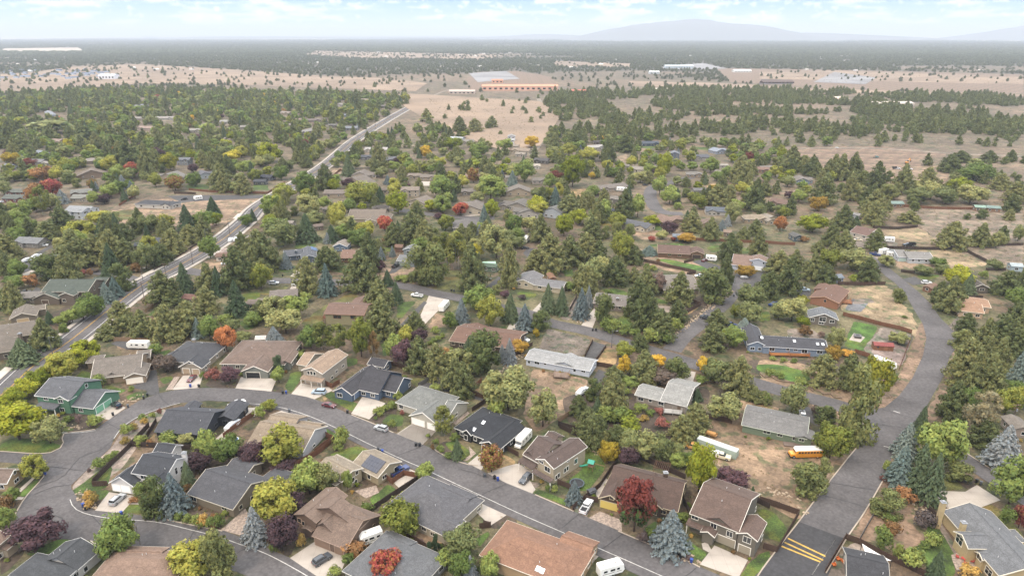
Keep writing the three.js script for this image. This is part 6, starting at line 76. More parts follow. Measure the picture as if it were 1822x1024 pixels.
const ZONES = [["dirt",64.1,-192.5,78.7,-202.5,88.6,-190.8,93.8,-179.5,100.6,-176.5,87.1,-157.9,73.8,-144.0,67.1,-153.1,62.0,-164.6,56.0,-176.5],["tan",7.8,-230.2,28.0,-221.3,25.6,-212.9,20.5,-199.5,13.5,-192.5,7.8,-185.8,3.5,-195.9,5.7,-210.9],["gravel",10.6,-247.3,15.1,-267.3,32.6,-255.9,27.9,-240.2,20.5,-244.2,13.2,-246.3],["gold",165.2,-316.9,187.3,-321.0,186.6,-306.8,177.9,-278.4,171.1,-258.1,164.8,-247.3,168.4,-263.8,156.8,-279.1,149.7,-287.6,161.7,-306.8],["verge",186.1,-282.3,172.3,-258.1,159.3,-237.3,146.2,-221.3,134.3,-208.6,124.2,-199.5,117.3,-197.7,122.9,-203.2,134.7,-215.0,147.1,-230.2,162.8,-252.6],["verge",181.1,-251.6,169.5,-237.3,158.6,-222.6,138.9,-199.5,135.5,-194.2,138.0,-193.1,160.2,-219.1,176.9,-242.2],["verge",105.7,-162.5,93.0,-147.5,83.8,-137.9,90.3,-136.3,95.0,-129.6,104.8,-137.3,110.5,-150.2,107.1,-157.4],["dirt",89.2,-219.1,113.2,-205.1,123.8,-203.2,137.7,-215.0,136.4,-232.5,119.4,-227.9,106.2,-237.3,95.3,-237.3],["gold",237.1,-422.1,265.0,-430.2,259.7,-400.5,253.5,-389.9,232.7,-406.6],["sage",294.1,-482.2,364.1,-473.9,308.4,-394.5,265.9,-389.9,258.3,-396.9,267.7,-433.0,261.3,-447.4],["sage",248.2,-385.3,305.1,-389.9,279.8,-353.9,254.6,-353.9,245.2,-363.8],["tan",-286.4,-489.1,-277.8,-507.1,-263.5,-514.7,-192.3,-518.5,-190.9,-478.9,-189.2,-424.8,-221.3,-433.0,-242.9,-459.5,-261.8,-433.0],["lawn2",-283.3,-472.2,-274.0,-478.9,-260.1,-469.0,-254.5,-453.4,-266.6,-447.4],["earth",291.1,-763.5,408.6,-771.6,464.9,-729.1,437.3,-697.5,411.2,-690.8,374.2,-619.1,305.4,-593.2,284.1,-665.2],["tan",341.5,-635.7,428.2,-659.1,358.6,-560.2,304.4,-528.4,302.7,-560.2],["pink",140.0,-245.3,149.5,-258.1,161.7,-251.6,147.6,-231.6,140.9,-237.3],["gravel",150.0,-259.2,159.6,-269.7,168.0,-260.4,159.0,-247.3],["tan",72.6,-385.3,85.7,-369.0,108.7,-353.9,94.9,-335.4,80.6,-344.4,68.6,-361.8],["tan",80.7,-424.8,98.2,-428.8,105.2,-411.7,91.5,-396.9,79.0,-402.9],["pink",-171.5,-380.8,-159.9,-392.2,-161.4,-411.7,-152.1,-385.3,-155.3,-374.3,-167.7,-369.0],["tan",-167.7,-339.9,-169.5,-361.8,-159.7,-369.0,-147.5,-361.8,-140.8,-335.4,-154.8,-333.6],["bark",17.3,-207.8,31.9,-215.8,43.1,-210.9,53.9,-197.7,61.0,-189.1,54.3,-176.5,35.6,-176.5,22.6,-182.6,18.1,-192.5],["bark",91.0,-237.3,123.5,-237.3,134.0,-223.5,121.0,-203.2,104.1,-210.9,90.9,-224.3],["tan",102.7,-215.0,109.5,-219.1,108.3,-194.2,102.6,-195.9],["red",-157.3,-266.8,-165.5,-295.9,-154.5,-281.0,-142.5,-258.1,-146.7,-252.6],["dirt",-165.8,-258.1,-146.2,-260.9,-141.7,-251.6,-157.1,-246.3],["pinkgravel",-122.6,-158.4,-122.8,-166.5,-122.5,-169.0,-122.0,-177.1,-123.6,-188.4,-122.0,-195.2,-116.9,-200.6,-114.0,-197.7,-115.7,-189.1,-114.2,-176.5,-113.1,-166.5,-116.9,-155.0,-118.9,-155.0],["lawn",-121.8,-155.0,-119.3,-165.2,-118.5,-169.0,-116.0,-167.3,-112.4,-157.9,-116.7,-156.0],["path",85.0,-136.9,89.7,-132.4,84.2,-124.2,70.5,-122.5,75.5,-128.7],["tan",-79.4,-335.4,-75.5,-353.9,-64.8,-353.9,-52.8,-344.4,-53.2,-326.8,-64.0,-331.0],["tan",-61.8,-335.4,-52.6,-350.1,-50.0,-330.2,-59.8,-333.6],["path",117.3,-266.8,128.1,-266.8,129.1,-255.4,120.7,-247.3,114.1,-255.4],["gold",231.9,-379.7,258.0,-379.7,260.7,-353.9,236.5,-344.4,217.7,-353.9],["tan",214.2,-361.8,232.4,-369.0,239.2,-353.9,221.5,-344.4,207.5,-346.3],["tan",102.6,-450.3,121.1,-433.0,113.0,-409.1,81.8,-399.3,74.1,-415.5],["lawn",-135.0,-154.8,-134.7,-162.1,-133.4,-161.0,-132.6,-153.9],["lawn",-118.6,-131.9,-113.2,-137.6,-109.2,-137.3,-110.8,-131.4],["lawn",-115.5,-156.7,-111.8,-157.2,-110.6,-155.8,-111.1,-152.3],["lawn",-103.0,-147.6,-102.8,-150.7,-97.9,-151.1,-93.9,-146.8],["paver",-74.0,-140.9,-70.8,-149.2,-69.1,-146.9,-66.4,-138.2],["conc",-110.3,-148.2,-110.8,-156.1,-103.9,-154.7,-98.6,-152.5,-98.1,-150.7,-102.5,-151.0,-102.7,-147.4],["conc",-88.1,-131.9,-87.5,-133.9,-80.6,-131.8,-83.7,-129.6],["bark",-91.4,-134.5,-87.6,-134.0,-88.2,-132.0,-89.6,-132.0],["conc",-105.1,-137.0,-102.1,-137.1,-100.8,-134.8,-102.5,-135.3],["bark",-89.6,-147.5,-86.2,-149.2,-74.5,-145.7,-73.6,-143.5,-74.1,-141.0,-83.3,-143.5],["bark",-134.2,-146.9,-130.8,-147.5,-126.8,-141.3,-121.9,-137.1,-123.0,-136.0,-126.6,-139.2],["conc",-139.2,-154.1,-132.6,-153.9,-132.5,-152.8,-138.5,-152.9],["conc",-136.4,-155.9,-136.3,-162.8,-135.3,-162.1,-135.1,-155.0],["bark",-118.6,-156.6,-115.8,-157.2,-110.9,-152.8,-109.9,-148.3,-113.5,-149.2],["bark",-118.2,-131.5,-118.8,-133.5,-124.4,-136.0,-123.1,-131.0,-119.0,-125.3,-118.3,-127.3],["lawn",-55.4,-173.8,-47.3,-178.8,-42.0,-175.5,-46.8,-170.5],["lawn",-38.9,-153.1,-34.8,-159.8,-31.7,-157.1,-36.0,-148.9],["lawn",-23.9,-160.1,-22.8,-161.3,-13.6,-155.2,-16.4,-153.3],["lawn",-60.0,-189.1,-54.9,-184.5,-54.3,-181.2,-57.2,-182.0],["lawn",-9.1,-137.8,-6.1,-140.3,-5.5,-139.2,-8.1,-134.5],["lawn",-24.6,-131.8,-23.2,-133.5,-20.0,-132.0,-21.1,-130.3],["paver",-43.4,-156.6,-37.9,-159.1,-36.5,-155.9,-39.6,-153.4],["conc",-53.5,-130.8,-48.6,-137.1,-39.8,-131.8,-40.0,-126.1,-42.2,-124.5,-45.5,-124.5],["conc",-10.7,-153.4,-1.2,-146.8,-5.5,-142.5,-8.8,-146.9],["bark",-5.8,-142.4,-1.2,-146.6,1.3,-144.6,1.3,-141.8,-4.7,-141.3],["conc",-39.1,-173.5,-26.5,-164.6,-28.0,-163.5,-30.2,-164.5,-34.7,-166.6],["conc",-33.5,-160.5,-30.1,-163.8,-26.6,-162.1,-29.7,-158.2,-31.2,-157.8],["conc",-13.7,-168.3,-8.6,-176.1,-6.4,-173.5,-9.1,-165.5],["straw",-8.4,-165.9,-2.9,-174.6,1.5,-170.5,-2.3,-162.5],["paver",-13.2,-178.4,-10.8,-174.6,-13.1,-170.9,-15.2,-170.5,-12.5,-173.8],["lawn",-20.8,-180.0,-17.4,-182.0,-12.0,-174.6,-13.2,-172.7,-18.7,-176.1],["bark",-23.8,-178.4,-20.5,-181.6,-11.6,-174.6,-13.6,-171.2,-22.1,-174.6],["conc",-36.3,-184.9,-32.1,-190.8,-23.8,-187.4,-27.4,-179.2],["bark",-37.1,-146.9,-33.8,-147.5,-32.5,-144.1,-35.0,-143.5],["dirt",-36.5,-141.8,-26.4,-138.6,-20.8,-134.0,-25.7,-133.5,-32.9,-138.1],["dirt",-24.2,-141.3,-17.1,-136.5,-17.6,-133.5,-24.9,-138.1],["bark",-53.3,-136.0,-51.3,-136.5,-50.1,-141.3,-58.0,-146.9,-56.6,-133.0,-53.6,-131.0],["lawn",13.4,-158.8,20.4,-166.4,21.9,-176.9,25.9,-173.8,27.7,-167.6,20.6,-156.3,14.7,-157.5],["lawn",5.8,-155.8,7.5,-157.3,15.7,-152.1,14.8,-150.1],["lawn",40.7,-133.4,43.3,-137.7,47.5,-132.4,45.0,-130.0],["lawn",52.8,-125.0,57.1,-130.1,63.0,-133.8,61.6,-129.8,56.5,-125.0],["lawn",65.0,-149.5,67.7,-147.2,64.8,-138.9,64.0,-139.4],["lawn",32.7,-138.9,33.9,-141.8,37.6,-144.6,35.8,-138.4],["conc",-8.4,-163.8,-1.8,-168.0,1.6,-169.4,5.9,-165.9,5.0,-161.5,6.5,-157.2,5.4,-155.2,-1.7,-159.9],["paver",19.3,-144.9,23.2,-148.0,28.4,-144.6,27.8,-140.1],["conc",22.0,-154.1,26.6,-162.5,27.1,-161.5,23.5,-153.4],["path",16.1,-148.0,19.1,-153.3,21.8,-152.1,19.3,-145.1],["conc",44.6,-128.9,49.9,-135.3,56.5,-130.3,52.4,-124.5],["conc",46.9,-136.0,48.4,-136.5,48.7,-133.5,47.8,-132.9,46.7,-134.0],["conc",16.1,-135.0,21.1,-131.8,17.1,-126.6],["bark",10.2,-137.1,14.1,-136.0,12.1,-135.5],["bark",-1.6,-147.5,0.7,-145.7,-1.6,-142.9,-3.9,-144.6],["bark",31.1,-138.1,34.9,-139.2,41.0,-134.0,41.5,-130.1,36.7,-133.5],["path",4.8,-161.1,8.8,-159.8,6.3,-157.5],["bark",28.2,-174.6,25.8,-173.1,27.8,-168.7,31.6,-171.6],["lawn",65.9,-149.5,69.1,-147.8,70.3,-141.3,66.9,-136.3,64.1,-137.8,66.1,-145.7],["lawn",60.2,-132.8,62.9,-132.1,58.6,-127.3,58.3,-127.3],["lawn",105.3,-141.3,109.9,-144.9,108.5,-134.5,103.0,-125.0,97.9,-125.0,98.7,-135.0,103.2,-136.0],["lawn2",120.1,-161.5,124.7,-164.2,125.8,-157.5,118.0,-156.3],["lawn2",124.2,-149.5,128.6,-151.1,129.6,-147.5,128.8,-139.2,123.7,-132.0,123.2,-137.6,124.3,-144.6],["conc",112.4,-151.9,117.8,-156.6,124.8,-156.3,129.9,-159.3,132.1,-152.7,124.4,-149.5,116.5,-149.2],["paver",106.2,-132.0,109.9,-133.5,111.6,-129.6,109.1,-126.8,104.5,-127.0,105.2,-129.6],["path",109.8,-145.2,111.6,-145.7,108.8,-133.5,107.0,-132.0],["bark",126.2,-163.8,131.9,-162.5,129.8,-159.1,125.4,-157.2],["lawn",-146.0,-214.1,-145.3,-217.5,-136.1,-213.1,-138.1,-210.0],["lawn",-129.0,-221.9,-125.7,-224.4,-123.4,-221.4,-124.9,-217.3],["lawn",-134.5,-209.0,-131.3,-212.4,-127.7,-209.0,-131.3,-205.7],["lawn",-156.2,-175.7,-156.8,-182.8,-145.4,-182.0,-138.0,-178.8,-137.9,-175.7,-140.6,-174.6],["lawn",-143.9,-189.1,-140.9,-189.5,-139.3,-187.1,-142.4,-187.0],["asphalt",-137.8,-215.6,-132.6,-219.7,-137.3,-228.2,-133.3,-228.8,-123.4,-210.7,-126.2,-209.4,-129.4,-213.3],["conc",-120.3,-213.5,-121.3,-224.2,-114.3,-225.6,-111.4,-215.0],["conc",-98.2,-213.5,-99.5,-223.1,-85.9,-221.9,-84.8,-212.4],["conc",-138.7,-196.5,-137.6,-205.4,-130.2,-201.3,-131.7,-193.5],["conc",-90.4,-201.3,-85.3,-201.3,-84.8,-195.7,-88.1,-196.2],["conc",-92.3,-182.0,-89.3,-195.7,-86.3,-195.3,-89.4,-183.7,-89.3,-181.2],["bark",-149.6,-194.4,-138.5,-196.6,-132.4,-192.6,-133.0,-187.4,-142.6,-187.0],["bark",-110.4,-218.6,-107.8,-226.5,-99.6,-221.9,-98.1,-213.5,-109.3,-215.9],["paver",-122.5,-213.3,-124.0,-223.1,-122.1,-223.6,-120.4,-213.8],["asphalt",-163.2,-251.8,-161.7,-256.7,-149.2,-253.2,-144.4,-247.0,-153.3,-246.3],["bark",-154.8,-196.6,-134.3,-199.4,-138.0,-195.7,-147.2,-192.2],["straw",-113.1,-179.6,-112.8,-186.1,-110.2,-180.4,-110.3,-179.2],["lawn",-159.4,-221.9,-161.4,-228.8,-156.5,-226.5,-153.5,-220.8],["lawn",-141.6,-243.7,-135.7,-247.0,-136.3,-239.8,-137.9,-238.6],["lawn",-65.4,-209.0,-64.3,-212.8,-51.0,-202.7,-52.9,-198.3],["lawn",-81.2,-215.4,-82.2,-226.5,-78.9,-227.9,-77.1,-221.9,-77.5,-211.4],["lawn",-42.6,-192.0,-40.3,-197.6,-35.6,-195.7,-35.3,-190.0,-38.4,-189.4],["lawn",-64.5,-238.6,-60.0,-238.6,-59.0,-233.6,-62.3,-231.2],["conc",-53.4,-197.4,-51.9,-209.7,-43.1,-204.2,-46.7,-193.8],["conc",-36.4,-185.1,-32.4,-191.1,-23.6,-187.8,-27.4,-179.2],["conc",-77.3,-210.5,-76.2,-218.6,-65.4,-215.4,-63.4,-213.1,-68.2,-206.7],["conc",-80.3,-196.6,-76.3,-199.9,-65.4,-192.0,-65.8,-190.0],["straw",-14.1,-212.2,-9.8,-218.6,-7.4,-207.2,-11.4,-208.2],["asphalt",-33.4,-215.4,-29.4,-221.4,-7.4,-207.2,-9.3,-205.2,-24.9,-213.3,-31.2,-214.3],["paver",-19.1,-191.7,-14.9,-199.0,-14.0,-197.6,-18.1,-190.4],["bark",-48.2,-193.9,-43.7,-203.2,-38.9,-201.3,-35.9,-185.3,-41.2,-189.5],["bark",-86.3,-217.5,-81.2,-215.4,-80.6,-211.2,-86.2,-212.8],["lawn2",-37.6,-223.1,-32.1,-221.9,-29.4,-221.4,-32.9,-215.4,-35.8,-217.5],["straw",-65.6,-208.2,-63.4,-212.2,-64.3,-205.2],["lawn",-53.4,-251.8,-50.4,-254.6,-47.4,-243.7,-50.1,-239.8],["asphalt",28.2,-238.9,33.1,-254.6,38.1,-250.4,32.2,-236.3],["conc",60.0,-217.3,65.0,-228.8,68.5,-227.1,64.2,-216.2],["straw",32.0,-234.8,37.8,-249.0,42.4,-245.0,39.6,-233.6,36.2,-232.4],["dirt",31.4,-215.4,43.9,-213.3,41.1,-202.3,32.4,-203.2],["dirt",77.9,-207.2,84.5,-203.2,90.7,-201.3,84.9,-195.7,74.7,-193.9],["asphalt",28.7,-219.7,32.5,-229.4,35.4,-226.5,31.4,-215.4],["bark",63.9,-217.5,70.1,-215.4,66.8,-203.2,62.4,-205.2],["lawnb",133.9,-249.7,150.0,-275.4,157.7,-269.4,139.2,-244.4],["conc",138.9,-255.7,144.0,-262.5,146.6,-258.1,142.3,-253.2],["lawnb",93.3,-233.4,101.6,-233.4,110.1,-227.1,108.8,-220.8,103.4,-217.0,98.3,-223.1,91.7,-228.6],["asphalt",95.9,-199.4,100.0,-202.3,101.6,-195.7,98.1,-189.5,95.7,-193.9],["straw",76.7,-199.9,86.0,-204.2,90.0,-196.6,82.5,-198.5],["path",140.5,-247.0,157.7,-267.8,158.5,-267.0,141.4,-242.4,140.6,-244.4],["path",175.2,-221.9,179.4,-224.2,175.8,-216.5,170.5,-213.3],["lawn2",-312.2,-421.7,-319.6,-445.1,-311.3,-448.9,-300.3,-433.3,-302.6,-414.9],["lawn",-245.5,-350.0,-242.3,-353.5,-234.2,-340.5,-237.6,-338.1],["lawn",-163.6,-281.8,-163.5,-291.0,-160.1,-290.1,-161.1,-280.8],["lawn",-120.3,-274.6,-117.0,-276.9,-109.2,-271.8,-112.6,-264.8],["lawn",-130.9,-308.3,-122.6,-310.7,-120.5,-302.5,-125.5,-298.4],["asphalt",-262.9,-338.6,-274.0,-360.6,-267.2,-371.2,-257.8,-355.5,-255.3,-343.3,-259.1,-338.6],["asphalt",-273.0,-371.2,-278.6,-411.6,-270.9,-400.4,-271.0,-382.4,-268.6,-365.9],["conc",-257.5,-335.2,-256.1,-344.5,-255.4,-350.5,-251.5,-342.1,-252.3,-334.0],["red",-267.6,-340.9,-271.0,-348.1,-264.0,-348.1,-259.6,-343.3,-259.8,-337.4],["asphalt",-229.9,-295.5,-237.1,-318.8,-232.2,-314.7,-226.2,-299.2,-227.9,-295.5],["tan",-169.7,-279.8,-158.2,-281.5,-145.0,-256.7,-153.8,-255.3],["tan",-190.2,-355.5,-189.1,-397.3,-186.0,-394.3,-185.9,-353.0],["bark",-208.5,-283.2,-204.9,-295.5,-197.7,-306.8,-190.0,-295.5,-189.6,-270.2,-199.6,-270.2],["lawn2",-92.2,-271.8,-87.4,-291.9,-77.9,-312.7,-73.4,-304.8,-77.9,-297.3,-85.6,-295.5,-85.6,-284.9,-81.2,-265.6],["lawn",-51.3,-279.0,-53.5,-297.3,-44.9,-299.5,-48.7,-279.0],["lawn2",-39.3,-316.8,-34.5,-343.3,-27.5,-344.5,-24.7,-312.7],["lawn",-95.5,-342.1,-90.7,-353.0,-86.3,-348.1,-85.1,-338.1],["lawn",-124.7,-342.1,-125.4,-353.0,-114.8,-350.5,-117.7,-340.5],["lawn2",-124.8,-310.7,-121.2,-318.8,-111.0,-318.8,-112.1,-310.7,-119.2,-306.8],["conc",-41.1,-279.0,-40.0,-306.8,-29.9,-300.7,-37.6,-272.5],["asphalt",-49.0,-268.6,-41.5,-299.2,-39.8,-297.3,-44.5,-271.8],["asphalt",-64.8,-338.1,-64.6,-360.6,-58.5,-350.5,-61.7,-339.8],["conc",-115.3,-334.0,-114.5,-350.5,-111.2,-343.3,-111.6,-332.9],["conc",-109.5,-312.7,-110.5,-324.1,-106.5,-323.1,-104.1,-314.7],["lawn",-129.7,-388.3,-127.1,-394.3,-116.7,-391.2,-116.9,-385.3,-126.3,-382.4],["lawn",-79.3,-385.3,-69.0,-385.3,-69.3,-376.8,-76.8,-376.8],["lawn2",-67.1,-271.8,-60.1,-278.2,-56.6,-262.6,-62.7,-262.6],["dirt",-36.4,-267.1,-34.5,-284.9,-28.8,-279.8,-29.1,-268.6],["asphalt",-13.4,-316.8,-5.1,-338.6,-3.5,-331.8,-7.7,-318.8],["conc",-2.9,-262.6,2.2,-279.8,2.2,-268.6],["lawn",-6.0,-268.6,-2.3,-270.2,-2.9,-264.1,-5.3,-262.6],["lawn",44.1,-275.7,51.3,-283.2,53.6,-264.8,49.8,-265.6],["lawn",45.2,-312.3,50.1,-317.2,56.5,-310.7,54.5,-303.9],["lawnb",80.4,-361.9,85.8,-363.8,106.3,-348.1,103.5,-340.5,93.6,-345.2],["lawn",82.6,-391.8,102.9,-394.9,102.6,-388.3,82.1,-386.8],["lawn",114.2,-384.8,123.7,-391.2,121.4,-379.6,115.6,-374.5],["lawn",133.1,-385.3,140.3,-383.9,135.8,-372.6,131.3,-374.0],["lawn2",57.7,-441.3,65.7,-443.2,72.9,-418.3,62.3,-418.3],["lawn",67.8,-304.5,72.9,-299.2,72.9,-295.1,67.7,-296.9],["lawn",54.0,-472.2,61.2,-477.4,58.5,-454.7,52.1,-452.0],["lawn",77.8,-336.3,82.6,-337.4,82.2,-327.4,77.9,-329.6],["lawn",87.2,-423.4,98.1,-445.1,98.9,-434.0,96.2,-421.7],["lawn",26.0,-342.8,31.8,-348.1,32.7,-336.3,28.3,-332.9],["lawn",2.3,-310.7,6.2,-312.3,12.1,-308.7,10.9,-303.9,3.3,-303.9],["asphalt",99.8,-358.1,104.9,-361.9,112.9,-350.5,110.2,-340.9,106.2,-343.3],["asphalt",109.4,-323.1,119.4,-340.9,133.1,-340.9,127.7,-327.4,119.7,-318.8,111.2,-314.7],["asphalt",6.4,-374.0,9.2,-385.3,13.4,-382.4,8.8,-365.9],["conc",29.5,-269.4,37.8,-290.4,38.6,-284.5,37.1,-277.4,33.7,-264.8],["path",21.5,-277.4,30.4,-304.8,31.8,-297.3,30.6,-291.9,25.3,-275.7],["conc",8.0,-284.0,13.4,-297.3,14.1,-290.1,11.0,-282.8],["conc",-2.9,-263.3,2.5,-289.2,4.1,-284.5,1.1,-261.8],["straw",78.4,-284.9,87.0,-295.5,85.6,-290.1,77.6,-281.5],["bark",85.5,-302.9,109.6,-318.8,108.6,-310.7,90.8,-291.9,65.1,-256.7,66.4,-262.6],["dirt",70.4,-368.5,82.2,-365.9,97.3,-360.6,100.6,-358.1,80.6,-361.9],["lawn2",119.9,-420.0,134.6,-420.0,136.2,-406.8,121.8,-406.8],["path",67.0,-293.7,77.4,-291.9,77.3,-283.2,69.2,-284.9],["lawn",111.1,-284.9,115.9,-283.2,113.0,-274.9,110.2,-278.2],["slate",151.7,-288.0,162.3,-302.9,167.5,-297.3,157.9,-285.2],["path",158.8,-295.5,163.2,-302.0,170.6,-302.9,170.5,-297.3,162.9,-295.5],["asphalt",130.6,-312.7,140.8,-316.8,147.8,-314.7,143.8,-306.8,137.4,-302.9],["lawn",210.6,-335.2,217.9,-337.4,224.1,-336.3,216.4,-329.6,210.4,-329.6],["lawn",211.5,-420.0,217.1,-420.0,212.7,-406.8,207.4,-405.2],["path",207.0,-400.4,221.6,-406.8,232.9,-394.3,226.5,-385.3,207.7,-385.3,202.2,-388.3],["path",206.9,-376.8,223.6,-376.8,215.6,-363.2,201.9,-363.2],["asphalt",200.0,-329.6,209.2,-334.0,209.0,-323.1,201.2,-320.9],["lawn",111.9,-284.9,116.5,-286.6,114.8,-278.2,108.0,-273.3],["path",184.3,-265.6,199.6,-281.5,189.2,-262.6,182.6,-253.9],["lawn",-271.9,-562.5,-254.3,-566.6,-246.7,-548.3,-260.7,-542.8],["lawn",-237.9,-571.4,-236.4,-583.6,-223.1,-548.3,-229.1,-545.5],["lawn",-215.3,-559.6,-207.4,-565.4,-199.7,-542.8,-207.0,-542.8],["asphalt",-268.3,-521.8,-241.2,-524.4,-193.5,-524.4,-190.0,-514.3,-235.0,-504.6,-247.1,-499.9],["tan",-303.1,-475.4,-272.1,-475.4,-243.4,-458.8,-264.9,-439.6,-286.7,-447.1],["lawn",-110.4,-660.5,-104.0,-664.4,-99.5,-634.0,-106.3,-634.0],["lawn",-28.7,-652.7,-9.4,-660.5,4.8,-645.1,-26.6,-634.0],["conc",-34.9,-460.8,-22.4,-473.2,-21.8,-460.8,-33.6,-456.8],["lawn",-215.8,-562.5,-203.7,-562.5,-196.0,-542.8,-208.8,-542.8],["lawn",-72.4,-477.5,-63.6,-481.8,-60.7,-475.4,-69.4,-471.1],["tan",-165.7,-623.3,-162.9,-645.1,-152.4,-623.3,-156.4,-596.3],["conc",-78.8,-577.4,-70.2,-577.4,-68.2,-559.6,-76.6,-559.6],["lawn",54.5,-475.4,61.8,-479.7,59.8,-458.8,52.9,-454.9],["lawn",62.0,-514.3,72.3,-516.8,70.7,-504.6,60.6,-502.3],["lawn2",58.5,-439.6,68.2,-447.1,71.3,-428.8,61.4,-425.3],["straw",46.4,-542.8,61.0,-548.3,69.2,-537.4,57.8,-516.8,46.6,-516.8],["lawn2",180.5,-565.4,190.8,-571.4,183.7,-548.3,175.0,-542.8],["lawn",140.8,-790.6,157.0,-779.8,169.0,-774.4,153.7,-753.8,136.3,-764.0],["tan",106.6,-702.0,119.8,-720.0,114.5,-668.4,104.6,-668.4],["tan",140.3,-758.8,152.7,-748.8,143.5,-693.3,133.4,-710.9],["straw",162.3,-565.4,178.6,-571.4,175.9,-553.9,160.1,-548.3],["lawn",203.6,-769.2,218.4,-764.0,212.9,-743.8,200.1,-748.8],["fartan",-1593.2,-2221.5,-1575.8,-2354.7,-1695.5,-2768.3,-1541.3,-2976.6,-966.0,-2504.7,-597.2,-2160.3,-332.1,-1994.9,-216.1,-1809.6,-211.1,-1555.2,-460.4,-1655.1,-714.9,-1768.4,-945.8,-1809.6,-1016.3,-1620.5,-1062.1,-1466.3],["fartan",-253.0,-1509.5,-138.5,-1438.9,51.4,-1315.3,77.3,-1081.0,30.8,-771.6,-6.6,-732.8,-79.9,-888.1,-144.1,-1081.0,-185.0,-1210.8],["earth",-127.5,-1994.9,-113.0,-2354.7,17.2,-2427.4,114.3,-2102.3,112.1,-1587.2,-37.2,-1509.5,-96.4,-1620.5],["fartan",194.1,-3354.2,508.4,-3033.6,438.6,-2674.6,160.6,-2768.3],["earth",741.0,-2630.0,1119.4,-2504.7,1593.2,-2221.5,1082.1,-1494.8,882.6,-1524.4,696.6,-1729.0,569.5,-1852.7],["slateg",786.2,-1852.7,1062.9,-2354.7,1047.7,-2047.2,880.0,-1768.4],["slateg",543.5,-2674.6,820.9,-3092.8,779.9,-2586.9,529.2,-2504.7],["fartan",313.3,-1897.9,556.6,-1809.6,667.6,-1655.1,1062.1,-1466.3,1024.2,-1412.4,489.8,-1587.2,286.0,-1729.0],["palesand",31914.2,-62690.8,114707.2,-163066.3,9176.6,-13004.9,8262.3,-15490.4],["palesand",-63726.2,-90572.9,-28162.6,-54326.1,-11710.0,-23257.5,-11470.7,-16267.1],["palesand",-17655.9,-36202.8,-5389.1,-21704.1,-4041.8,-16267.1,-8363.3,-17125.6],["fartan",-1473.2,-5393.1,-559.2,-4753.4,-36.4,-4248.4,-139.6,-3501.9,-775.5,-3663.1,-1262.5,-4364.5],["palesand",-4411.8,-6229.5,-4045.0,-6752.3,-2994.4,-5053.3,-3584.6,-5053.3],["fartan",816.6,-2354.7,1102.2,-2465.5,1489.7,-2074.4,1274.5,-1768.4,694.1,-1994.9],["redearth",690.2,-1969.8,766.2,-1945.2,700.9,-1768.4,614.2,-1768.4],["slateg",-138.5,-2286.2,-21.0,-2427.4,22.0,-1994.9,-89.3,-1852.7]];
